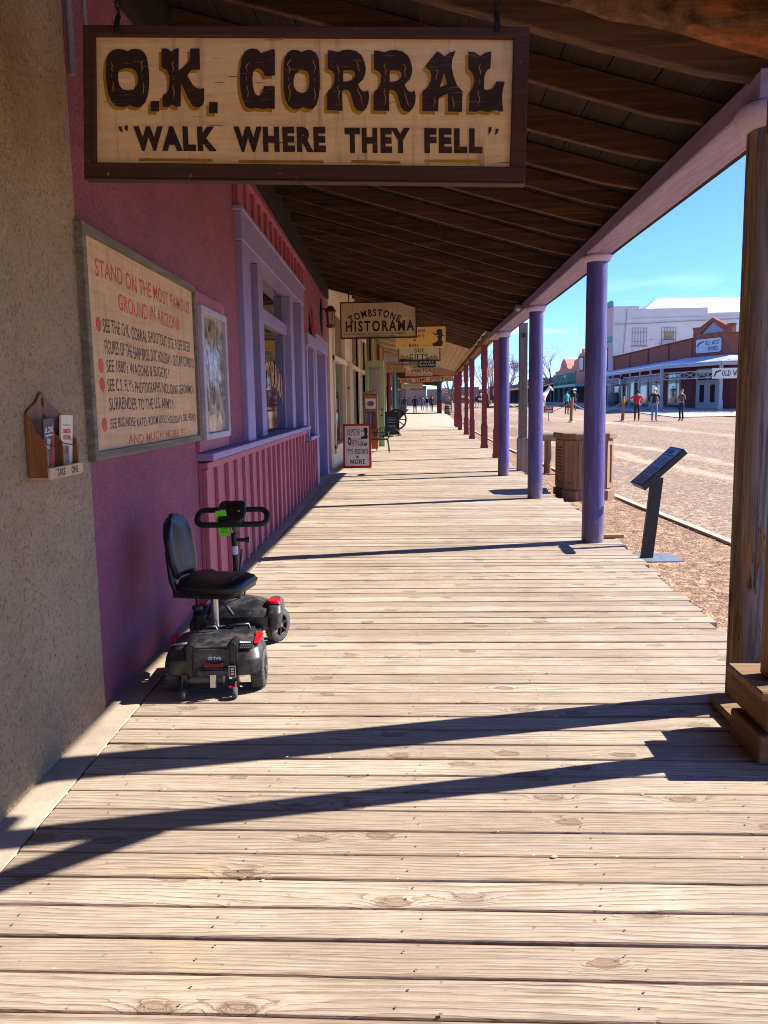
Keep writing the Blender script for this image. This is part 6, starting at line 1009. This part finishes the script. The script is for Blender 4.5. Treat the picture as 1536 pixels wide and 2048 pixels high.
# ================================================================ horses and coach
def horse(label, x, y, z, yaw, cfun, mats, down=0.0, name='horse'):
    o = thing(name, label, 'horse', (x, y, z), yaw); P = [(0, -.55, 1.22), (0, -.2, 1.20), (0, .25, 1.22), (0, .6, 1.30), (0, .88, 1.62 - down), (0, 1.05, 1.85 - down * 1.6), (0, 1.22, 1.74 - down * 1.7), (0, 1.42, 1.5 - down * 1.7), (0, -.72, 1.3), (0, -.85, .8)]
    Rd = [(.26, .30), (.28, .30), (.27, .31), (.22, .28), (.12, .19), (.09, .12), (.08, .11), (.055, .06), .05, .035]; E_ = [(0, 1), (1, 2), (2, 3), (3, 4), (4, 5), (5, 6), (6, 7), (0, 8), (8, 9)]
    for sx in (-.15, .15):
        b = len(P); P += [(sx, .5, 1.0), (sx, .52, .58), (sx, .50, .10), (sx, .55, .03)]; Rd += [.12, .065, .045, .06]; E_ += [(3, b), (b, b + 1), (b + 1, b + 2), (b + 2, b + 3)]
        b = len(P); P += [(sx, -.58, 1.0), (sx, -.46, .78), (sx, -.66, .52), (sx, -.62, .10), (sx, -.57, .03)]; Rd += [.15, .10, .06, .045, .06]; E_ += [(0, b), (b, b + 1), (b + 1, b + 2), (b + 2, b + 3), (b + 3, b + 4)]
    for sx in (-.05, .05): b = len(P); P += [(sx, 1.04, 2.0 - down * 1.6)]; Rd += [.022]; E_ += [(5, b)]
    return skin('body', P, E_, Rd, mats, o, cfun), o
hb = [plain('horse_brown', C(96, 56, 36), .7), plain('horse_white', C(222, 214, 204), .7), plain('horse_black', C(34, 28, 26), .7)]
horse('piebald horse with a white face standing near the red coach', 5.9, 88, gz(5.9, 88), math.radians(190), lambda c: 1 if (c.y > 1.0 or c.z < .6 or mnoise.noise(Vector((c.x * 2, c.y * 2.5, c.z * 2))) > .18) else 2, hb, .25)
horse('dark brown horse half hidden behind the maroon posts', 4.4, 90, gz(4.4, 90), math.radians(120), lambda c: 2 if c.z < .4 or c.y < -.7 else 0, hb, .1)
horse('brown horse harnessed in front of the red coach', 7.0, 91, gz(7, 91), math.radians(175), lambda c: 2 if c.z < .4 else 0, hb, .05)
horse('white horse in the shade by the low brown shops', 10.5, 76, gz(10.5, 76), math.radians(-75), lambda c: 1, hb, -.12)
sg = thing('stagecoach', 'red stagecoach with pale window panel and yellow running gear', 'coach', (8.2, 94, gz(8.2, 94))); m_coach = paint('coach_red', C(146, 34, 40), .5, .08)
mb = MB(); hull(mb, [[(x * w_, y, z) for x, y in ((-.75, -1.1), (.75, -1.1), (.75, 1.1), (-.75, 1.1))] for z, w_ in ((.75, .8), (1.0, .95), (1.5, 1.0), (2.2, .95))], 0, False); mb.box(-.78, .78, -1.2, 1.2, 2.2, 2.28); mb.build('body', m_coach, sg); mb = MB(); mb.box(-.4, .45, -1.13, -1.1, 1.25, 2.0); mb.build('panel', m_pale, sg); mb = MB(); mb.box(-.05, .05, -1.5, 2.0, .55, .65); mb.box(-.8, .8, -1.05, -.95, .5, .6); mb.box(-.8, .8, .95, 1.05, .5, .6); mb.build('running_gear', paint('coach_yellow', C(196, 160, 60), .5), sg)
for x in (-.85, .85):
    for y, r in ((-1, .55), (1, .45)): w_ = wheel_mesh(r, 10, .04).build('wheel', paint('wheel_paint', C(96, 70, 44), .6), sg, loc=(x, y, r + .03))
# ================================================================ buildings across the street
def wseg(mb, a, b, z0, z1, t=.3, m=0, off=0.0): # wall from a to b; its outer face lies on the line a-b (outer side to the right of a->b)
    a = Vector((a[0], a[1], 0)); b = Vector((b[0], b[1], 0)); d = (b - a).normalized(); nrm = Vector((-d.y, d.x, 0)); a += nrm * -off; b += nrm * -off
    vs = [p + nrm * q + Vector((0, 0, z)) for z in (z0, z1) for p in (a, b) for q in (0, t)]
    return mb.add(vs, [(0, 2, 3, 1), (4, 5, 7, 6), (0, 4, 6, 2), (1, 3, 7, 5), (0, 1, 5, 4), (2, 6, 7, 3)], m)
m_brick = brick('red_brick', C(158, 78, 58), C(132, 60, 46), C(150, 110, 92)); m_trimg = paint('grey_blue_trim', C(166, 166, 168), .6, .06); m_tin = plain('sunlit_tin', C(196, 202, 208), .45, .2); m_dkred = paint('dark_red_panel', C(110, 38, 42), .7, .1); m_stone = paint('cream_render', C(196, 184, 164), .8, .08)
A0, A1, B1, C1 = (20.5, 91), (20.5, 64.6), (22.0, 60.8), (42, 60.8); G0 = .5
ob = thing('book_shop', 'red brick corner book shop with a gable and lattice porch', 'building', (20.5, 64.6, 0)); oT = Matrix.Translation((-20.5, -64.6, 0))
def lerp2(a, b, t): return (a[0] + (b[0] - a[0]) * t, a[1] + (b[1] - a[1]) * t)
mb = MB(oT); wseg(mb, A0, A1, G0 - 1, 3.9); wseg(mb, A1, B1, G0 - 1, 3.9); wseg(mb, B1, C1, G0 - 1, 3.9); mb.build('lower_wall', m_dkred, ob)
mb = MB(oT); wseg(mb, A0, A1, 3.9, 5.85); wseg(mb, A1, B1, 3.9, 6.05, .35); wseg(mb, B1, C1, 3.9, 5.95)
for t in (.02, .27, .52, .76, .985): p = lerp2(A0, A1, t); wseg(mb, p, (p[0], p[1] - .35), 3.9, 5.95, .2, 0, .12)
mb.build('parapet', m_brick, ob)
mb = MB(oT); wseg(mb, A0, A1, 5.85, 5.95, .5, 0, .12); wseg(mb, B1, C1, 5.95, 6.05, .5, 0, .1); mb.build('coping', brick('coping_brick', C(120, 58, 44), C(100, 50, 40), C(130, 90, 74)), ob)
TG = oT @ PL((A1[0], A1[1], 0), (B1[0] - A1[0], B1[1] - A1[1], 0), (0, 0, 1)); LB = math.hypot(B1[0] - A1[0], B1[1] - A1[1])
mb = MB(); mb.plate([[(0, 6.05), (LB, 6.05), (LB, 6.55), (LB - .5, 6.55), (LB / 2, 7.25), (.5, 6.55), (0, 6.55)], [(.75, 6.15), (LB / 2, 6.98), (LB - .75, 6.15)]], .35, 0, TG, .02); mb.plate([[(0, 6.55), (.5, 6.55), (.55, 6.68), (-.05, 6.68)]], .4, 0, TG, .06); mb.plate([[(LB - .5, 6.55), (LB, 6.55), (LB + .05, 6.68), (LB - .55, 6.68)]], .4, 0, TG, .06); mb.build('gable', m_brick, ob)
mb = MB(); mb.plate([[(.74, 6.14), (LB - .74, 6.14), (LB / 2, 6.99)]], .1, 0, TG, -.12); mb.build('gable_panel', paint('blue_grey_panel', C(132, 148, 168), .6), ob)
mb = MB(); mb.plate([[(.55, 4.75), (3.0, 4.75), (3.1, 4.85), (3.1, 5.65), (3.0, 5.75), (.55, 5.75), (.45, 5.65), (.45, 4.85)]], .06, 0, TG, .1); sgn = mb.build('shop_sign', paint('shop_sign_white', C(190, 196, 204), .5), ob)
mb = MB(); mb.glyph(slab('OLD WEST', .16, .25), 1.45, 5.3, 2.95, 5.6, 0, TG, .102); mb.glyph(slab('BOOKS', .16, .25), 1.75, 4.88, 2.8, 5.18, 0, TG, .102); mb.plate([[(.55, 5.3), (.62, 5.35), (.75, 5.5), (1.3, 5.62), (1.3, 5.55), (.85, 5.42), (.7, 5.25), (.58, 5.2)]], .003, 0, TG, .104); mb.build('lettering', m_ink, sgn, norm=False)
mb = MB(oT); E0, E1, E2, E3 = (17.9, 91), (17.9, 63.6), (20.2, 57.6), (42, 57.6)
for (a, b), (c, d) in (((E0, E1), (A0, A1)), ((E1, E2), (A1, B1)), ((E2, E3), (B1, C1))): mb.add([(a[0], a[1], 3.92), (b[0], b[1], 3.92), (d[0] - .02, d[1], 4.5), (c[0] - .02, c[1], 4.5), (a[0], a[1], 3.86), (b[0], b[1], 3.86), (d[0], d[1], 4.42), (c[0], c[1], 4.42)], [(0, 1, 2, 3), (7, 6, 5, 4), (0, 4, 5, 1)])
mb.build('porch_roof', m_tin, ob)
pp = [(17.95, y) for y in (89.5, 86.2, 83, 79.7, 76.5, 73.2, 69.9, 66.7)] + [(17.95, 63.6), (20.25, 57.7), (25, 57.7), (30, 57.7)]
mb = MB(oT)
for a, b in zip(pp, pp[1:]): mb.bar((*a, 3.74), (*b, 3.74), .14, .2)
mb.build('eave_beam', m_trimg, ob)
for i, (x, y) in enumerate(pp): w_ = .12 if i < 8 else .19; mb = MB(oT); mb.box(x - w_ / 2, x + w_ / 2, y - w_ / 2, y + w_ / 2, G0 - .6, 3.64); mb.box(x - w_ * .7, x + w_ * .7, y - w_ * .7, y + w_ * .7, G0 - .6, G0 + .75); mb.build('porch_post', m_trimg, ob)
for a, b in zip(pp, pp[1:]):
    mb = MB(oT); n = 5 if abs(a[1] - b[1]) > 4 or abs(a[0] - b[0]) > 4 else 4
    for z in (2.82, 3.30): mb.bar((*a, z), (*b, z), .06, .07)
    for k in range(n):
        p, q = lerp2(a, b, k / n), lerp2(a, b, (k + 1) / n); mb.bar((*p, 2.84), (*q, 3.28), .035, .045); mb.bar((*p, 3.28), (*q, 2.84), .04, .045); mb.bar((*q, 2.84), (*q, 3.28), .045, .045)
    mb.build('lattice', m_trimg, ob)
for (a, b, t0, t1, z0, z1) in ((A0, A1, .03, .18, .9, 3.4), (A0, A1, .22, .36, .5, 3.4), (A0, A1, .4, .54, .9, 3.4), (A0, A1, .58, .72, .9, 3.4), (A0, A1, .77, .9, .9, 3.5), (B1, C1, .26, .4, 1.2, 3.4)):
    p, q = lerp2(a, b, t0), lerp2(a, b, t1); mb = MB(oT); wseg(mb, p, q, z0, z1, .06, 0, .05); fo = mb.build('window_frame', m_trimg, ob)
    p, q = lerp2(a, b, t0 + .012), lerp2(a, b, t1 - .012); mb = MB(oT); wseg(mb, p, q, z0 + .2, z1 - .15, .06, 0, .06); mb.build('pane', m_glass2, fo)
mb = MB(); mb.plate([[(.55, G0 + .05), (2.95, G0 + .05), (2.95, 3.6), (.55, 3.6)]], .1, 0, TG, .05); dr = mb.build('door', m_trimg, ob); mb = MB()
for u in (.95, 2.1): mb.plate([[(u, 1.1), (u + .5, 1.1), (u + .5, 2.4), (u, 2.4)]], .01, 0, TG, .056)
for u in (.7, 1.8): mb.plate([[(u, 2.75), (u + 1.0, 2.75), (u + 1.0, 3.5), (u, 3.5)]], .01, 0, TG, .056)
mb.build('pane', m_glass2, dr)
mb = MB(oT); wseg(mb, lerp2(B1, C1, .032), lerp2(B1, C1, .25), G0, 3.88, .05, 0, .03); mb.build('render_panel', m_stone, ob)
hsign('white OLD WEST board hanging under the book shop porch', 19.55, 22.35, 2.72, 3.42, 57.4, m_white, None, [('s', m_ink, 'OLD WEST', 20.2, 2.88, 21.75, 3.26), ('p', m_ink, [(19.65, 2.85), (19.73, 2.85), (19.83, 3.1), (20.13, 3.22), (20.13, 3.3), (19.75, 3.2)])])
bl = thing('barrel', 'big grey barrel under the lattice porch', 'barrel', (17.2, 76, gz(17.2, 76))); mb = MB(); mb.lathe([(.4, 0), (.5, .35), (.52, .6), (.5, .9), (.4, 1.25)], n=16); mb.build('staves', wood('grey_barrel', C(110, 112, 112), 'Z', .6), bl); mb = MB(); mb.lathe([(.5, .3), (.515, .3), (.515, .36), (.5, .36)], n=16); mb.build('hoop', m_iron, bl)
ll = thing('wall_lantern', 'grey square lantern on the lattice porch', 'lantern', (17.6, 74.8, 2.7)); mb = MB(); mb.box(-.14, .14, -.14, .14, 0, .5); mb.build('glass', plain('lantern_pane', C(150, 156, 166), .2), ll); mb = MB(); mb.lathe([(.22, .5), (.05, .75)], n=4, sm=False); mb.box(-.17, .17, -.17, .17, -.06, 0); mb.build('cap', m_black, ll)
# white brick hall behind it
m_wb = brick('white_brick', C(242, 234, 220), C(230, 220, 206), C(184, 182, 180), worn=C(150, 100, 84)); wh = thing('brick_hall', 'tall white painted brick hall with a white roof', 'building', (20.5, 91.3, 0)); wT = Matrix.Translation((-20.5, -91.3, 0))
mb = MB(wT); mb.box(20.5, 46, 91.3, 103, -1, 10.4); mb.box(20.5, 23.2, 91.3, 92, 10.4, 11.25); mb.box(23.2, 30.4, 91.3, 91.9, 10.4, 10.95); mb.build('wall', m_wb, wh)
mb = MB(wT); mb.add([(23.4, 92, 10.4), (46, 92, 10.4), (46, 103, 10.4), (23.4, 103, 10.4), (26.6, 97, 12.6), (46, 97, 12.6), (46, 99, 12.6), (26.6, 99, 12.6)], [(0, 1, 5, 4), (1, 2, 6, 5), (2, 3, 7, 6), (3, 0, 4, 7), (4, 5, 6, 7)]); mb.build('roof', plain('white_tin_roof', C(236, 236, 236), .6), wh)
mb = MB(wT); mb.box(20.42, 20.5, 91.32, 103, -1, 11.7); mb.build('front', paint('pale_pink_front', C(206, 172, 166), .8, .06), wh); mb = MB(wT)
for z in (3.6, 7.6, 11.3): mb.box(20.2, 20.42, 91.3, 103, z, z + .55)
mb.build('cornice', paint('teal_cornice', C(82, 150, 152), .6, .06), wh)
for y in (93.2, 98):
    for z in (4.6, .8): mb = MB(wT); mb.box(20.36, 20.42, y, y + 1.8, z, z + 2.4); f_ = mb.build('window_frame', paint('dark_teal', C(52, 92, 98), .6), wh); mb = MB(wT); mb.box(20.34, 20.36, y + .2, y + 1.6, z + .2, z + 2.2); mb.build('pane', m_glass, f_)
TW = wT @ PL((0, 91.28, 0), (1, 0, 0), (0, 0, 1)); mgr = plain('grid_grey', C(150, 152, 156), .7)
for x0 in (22.5, 25.6):
    mb = MB()
    for k in range(6): u = x0 + .3 * k; mb.plate([[(u, 7.05), (u + .045, 7.05), (u + .045, 8.95), (u, 8.95)]], .03, 0, TW, .03)
    for z in (7.05, 7.5, 8.4, 8.9): mb.plate([[(x0, z), (x0 + 1.55, z), (x0 + 1.55, z + .04), (x0, z + .04)]], .03, 0, TW, .035)
    mb.plate([[(x0 - .1, 6.95), (x0 + 1.65, 6.95), (x0 + 1.65, 7.05), (x0 - .1, 7.05)]], .1, 0, TW, .08); mb.build('window_bars', mgr, wh)
mb = MB(wT); mb.box(25.9, 26.9, 91.2, 91.28, 7.6, 8.5); mb.build('shutter', wood('plank_shutter', C(176, 150, 110), 'Z', .7), wh); mb = MB(wT); mb.box(25.6, 26.7, 90.9, 91.27, 7.02, 7.58); mb.box(26.75, 27.1, 91.0, 91.27, 7.1, 7.5); mb.build('air_conditioner', m_trimg, wh)
mb = MB(wT); mb.cyl((21.6, 91.2, 6.3), (21.9, 91.2, 10.9), .035, n=6); mb.tube([(20.6, 91.2, 9.35), (24, 91.2, 9.4), (28, 91.2, 9.55), (34, 91.2, 9.7)], .035, 5); mb.tube([(22.5, 91.2, 9.95), (34, 91.2, 10.05)], .015, 5); mb.build('cable', mgr, wh)
# painted fronts beyond
def front(label, y0, y1, z1, c, steps, extra=None):
    b = thing('painted_front', label, 'building', (20.5, (y0 + y1) / 2, 0)); T = Matrix.Translation((-20.5, -(y0 + y1) / 2, 0)) @ PL((20.5, y1, 0), (0, -1, 0), (0, 0, 1)); L_ = y1 - y0
    mb = MB(); mb.plate([[(0, -1), (L_, -1), (L_, z1)] + [(L_ * u, v) for u, v in steps] + [(0, z1)]], 6, 0, T); mb.build('wall', paint('front_' + label[:10], c, .85, .1, 1.5, dirt=.2), b)
    for u in (.2, .45, .7): mb = MB(); mb.plate([[(L_ * u, .6), (L_ * u + 1.2, .6), (L_ * u + 1.2, 2.6), (L_ * u, 2.6)]], .05, 0, T, .03); mb.build('window', m_glass, b)
    return b, T, L_
cv = [(.75 - .5 * k / 10, 6.6 + 1.1 * math.sin(math.pi * k / 10)) for k in range(11)]
b_, T_, L_ = front('salmon front with a stepped scroll gable and white panel', 103.2, 115.5, 6.0, C(206, 136, 108), [(.95, 6.0), (.94, 6.6), (.8, 6.8), (.72, 7.3), (.66, 7.4), (.64, 7.8), (.6, 7.95), (.56, 7.8), (.54, 7.4), (.42, 7.3), (.3, 6.8), (.12, 6.6), (.1, 6.0)])
mb = MB(); mb.plate([[(L_ * .44, 5.0), (L_ * .68, 5.0), (L_ * .68, 6.9), (L_ * .44, 6.9)]], .1, 0, T_, .08); pf_ = mb.build('panel', plain('panel_dark', C(80, 60, 56), .7), b_); mb = MB(); mb.plate([[(L_ * .46, 5.2), (L_ * .66, 5.2), (L_ * .66, 6.7), (L_ * .46, 6.7)]], .1, 0, T_, .1); mb.build('panel_face', m_pale, pf_)
front('dusty pink front with a rounded mission gable', 115.7, 130, 5.7, C(190, 130, 116), [(.85, 5.7), (.75, 5.9), (.68, 6.6), (.6, 7.1), (.52, 7.3), (.44, 7.1), (.36, 6.6), (.3, 5.9), (.2, 5.7)])
front('low brown timber shop row', 130.2, 230, 5.0, C(120, 92, 76), [(.8, 5.0), (.8, 5.4), (.5, 5.4), (.5, 4.9)])
gb = thing('balcony_porch', 'teal green balcony with crossed railings over a shaded porch', 'porch', (18, 104, 0)); gT = Matrix.Translation((-18, -104, 0)); m_gr = paint('teal_green', C(70, 140, 122), .6, .08)
mb = MB(gT); mb.box(17.4, 20.3, 96, 112, 2.95, 3.25); mb.build('floor', paint('pale_green_fascia', C(150, 176, 156), .6), gb); mb = MB(gT)
for y in [96 + 1.0 * k for k in range(17)]: mb.box(17.4, 17.5, y - .05, y + .05, 3.25, 4.6)
for y in [96 + 1.0 * k for k in range(16)]: mb.bar((17.45, y, 3.3), (17.45, y + 1, 4.5), .06, .08); mb.bar((17.45, y, 4.5), (17.45, y + 1, 3.3), .05, .08)
mb.box(17.35, 17.55, 96, 112, 4.5, 4.65); mb.build('railing', m_gr, gb)
for y in (96.2, 100, 104, 108, 111.8): mb = MB(gT); mb.box(17.4, 17.6, y - .1, y + .1, -.5, 2.95); mb.build('post', m_gr, gb)
mb = MB(gT); mb.box(20.0, 20.3, 96, 112, -.5, 2.95); mb.build('back_wall', m_dark, gb)
lp = thing('porch', 'long low brown porch roof far along the street', 'porch', (17, 130, 0)); lT_ = Matrix.Translation((-17, -130, 0)); mb = MB(lT_); mb.add([(16.4, 113, 3.3), (20.4, 113, 4.3), (20.4, 190, 4.3), (16.4, 190, 3.3), (16.4, 113, 3.2), (20.4, 113, 4.2), (20.4, 190, 4.2), (16.4, 190, 3.2)], [(0, 1, 2, 3), (7, 6, 5, 4), (0, 4, 5, 1), (0, 3, 7, 4)]); mb.build('roof', wood('brown_shingles', C(128, 88, 62), 'Y', .6), lp)
for y in range(114, 190, 6): mb = MB(lT_); mb.box(16.5, 16.65, y, y + .15, -.5, 3.25); mb.build('post', m_roofb, lp)
mb = MB(lT_); mb.box(20.0, 20.4, 113, 190, -.5, 4.2); mb.build('back_wall', m_dark, lp)
fe = thing('painted_front', 'far row of low shops closing the end of the street', 'building', (4, 215, 0)); mb = MB()
for x, w_, z in ((-12, 9, 5.2), (-2.8, 7, 4.6), (4.5, 6, 5.0), (10.8, 9, 4.4)): mb.box(x, x + w_, 0, 6, -1, z)
mb.build('wall', paint('far_fronts', C(150, 124, 110), .9, .2, .2), fe); mb = MB()
for x in range(-11, 18, 3): mb.box(x, x + .9, -.05, 0, 1.4, 2.7)
mb.build('window', m_greyw, fe)
# ================================================================ bare winter trees
m_bark = plain('bark', C(140, 122, 110), .9); m_twig = plain('twig', C(188, 168, 156), .9)
def tree(label, x, y, h, seed, spread=.5, leafy=None, name='bare_tree', twig_r=.012):
    R_ = random.Random(seed); o = thing(name, label, 'tree', (x, y, gz(x, y))); tr = MB(); cr_ = MB(); lf = MB()
    def grow(p, d, ln, r, lv):
        n = 3; pts = [p]; rr = [r]; q = Vector(p); dd = Vector(d)
        for k in range(n): dd = (dd + Vector((R_.uniform(-1, 1), R_.uniform(-1, 1), R_.uniform(-.3, .6))) * .16).normalized(); q = q + dd * ln / n; pts.append(q.copy()); rr.append(r * (1 - .4 * (k + 1) / n))
        (tr if lv < 2 else cr_).tube(pts, rr, 6 if lv < 2 else 3)
        if lv >= 3 and leafy:
            for k in range(5): c = q + Vector((R_.gauss(0, .3), R_.gauss(0, .3), R_.gauss(0, .25))); s_ = R_.uniform(.08, .2); lf.add([c, c + Vector((R_.uniform(-1, 1), R_.uniform(-1, 1), R_.uniform(-1, 1))) * s_, c + Vector((R_.uniform(-1, 1), R_.uniform(-1, 1), R_.uniform(-1, 1))) * s_], [(0, 1, 2)], k % 2)
        if lv >= 5 or r < twig_r * .5: return
        for k in range(R_.choice((2, 3, 3)) if lv else 4):
            t = R_.uniform(.45, 1.0) if k else 1.0; i = min(n - 1, int(t * n)); bp = Vector(pts[i]).lerp(Vector(pts[i + 1]), t * n - i) if t < 1 else q
            a = R_.random() * 6.28; nd = (dd + (dd.orthogonal().normalized() * math.cos(a) + dd.cross(dd.orthogonal()).normalized() * math.sin(a)) * R_.uniform(.4, 1.0) * (spread + .3) + Vector((0, 0, .18))).normalized()
            grow(bp, nd, ln * R_.uniform(.6, .82), max(twig_r, r * R_.uniform(.5, .65)), lv + 1)
    grow(Vector((0, 0, -.1)), (0.05, 0, 1), h * .3, h * .022, 0); tr.build('trunk', m_bark, o, norm=False); c_ = cr_.build('crown', m_twig, o, norm=False)
    if leafy: lf.build('leaves', [plain('dry_leaf', leafy, .9), plain('dry_leaf_dark', k4(leafy, .6), .9)], o, norm=False)
    return o
tree('bare grey tree above the low brown porch between purple posts', 19.2, 125, 10.5, 3, twig_r=.02); tree('bare grey tree seen between the far maroon posts', 9.0, 112, 10, 5, twig_r=.018); tree('brown leafy tree beyond the grey timber post', 13.6, 135, 9.5, 8, leafy=C(136, 98, 82)); tree('bare tree beside the white hall near the book shop', 25.6, 58.8, 9.0, 11, leafy=C(150, 112, 92), twig_r=.012)
tree('dark trunked bare tree beyond the barrel', 3.2, 92, 9, 14, twig_r=.018); tree('pale brown leafy tree beyond the red coach', 9.8, 128, 7.5, 21, leafy=C(150, 118, 96)); tree('far bare tree at the end of the street', 5.5, 170, 9, 25, twig_r=.03); tree('bare grey tree at the far end beyond the coach', 12.5, 165, 11, 31, twig_r=.03)

# pale wood crumbs and dry leaf bits lying in the board gaps
mb = MB()
for i in range(260):
    k = rnd.randrange(2, 60); y = SEAM[k] + rnd.gauss(0, .006); x = rnd.uniform(-1.2, 1.8); r = rnd.uniform(.003, .010) * (1.4 if rnd.random() < .1 else 1); a = rnd.random() * 6.28; c_, s_ = math.cos(a), math.sin(a)
    mb.add([(x + r * (p[0] * c_ - p[1] * s_), y + r * .6 * (p[0] * s_ + p[1] * c_), .003 + r * .35 * (p[2] + .3)) for p in ico], icf, rnd.randrange(2))
tag(mb.build('debris', [plain('crumb_pale', C(222, 200, 166), .9), plain('crumb_brown', C(150, 118, 88), .9)], norm=False), 'pale wood crumbs scattered along the boardwalk gaps', 'debris', kind='stuff')
bpy.context.view_layer.update()
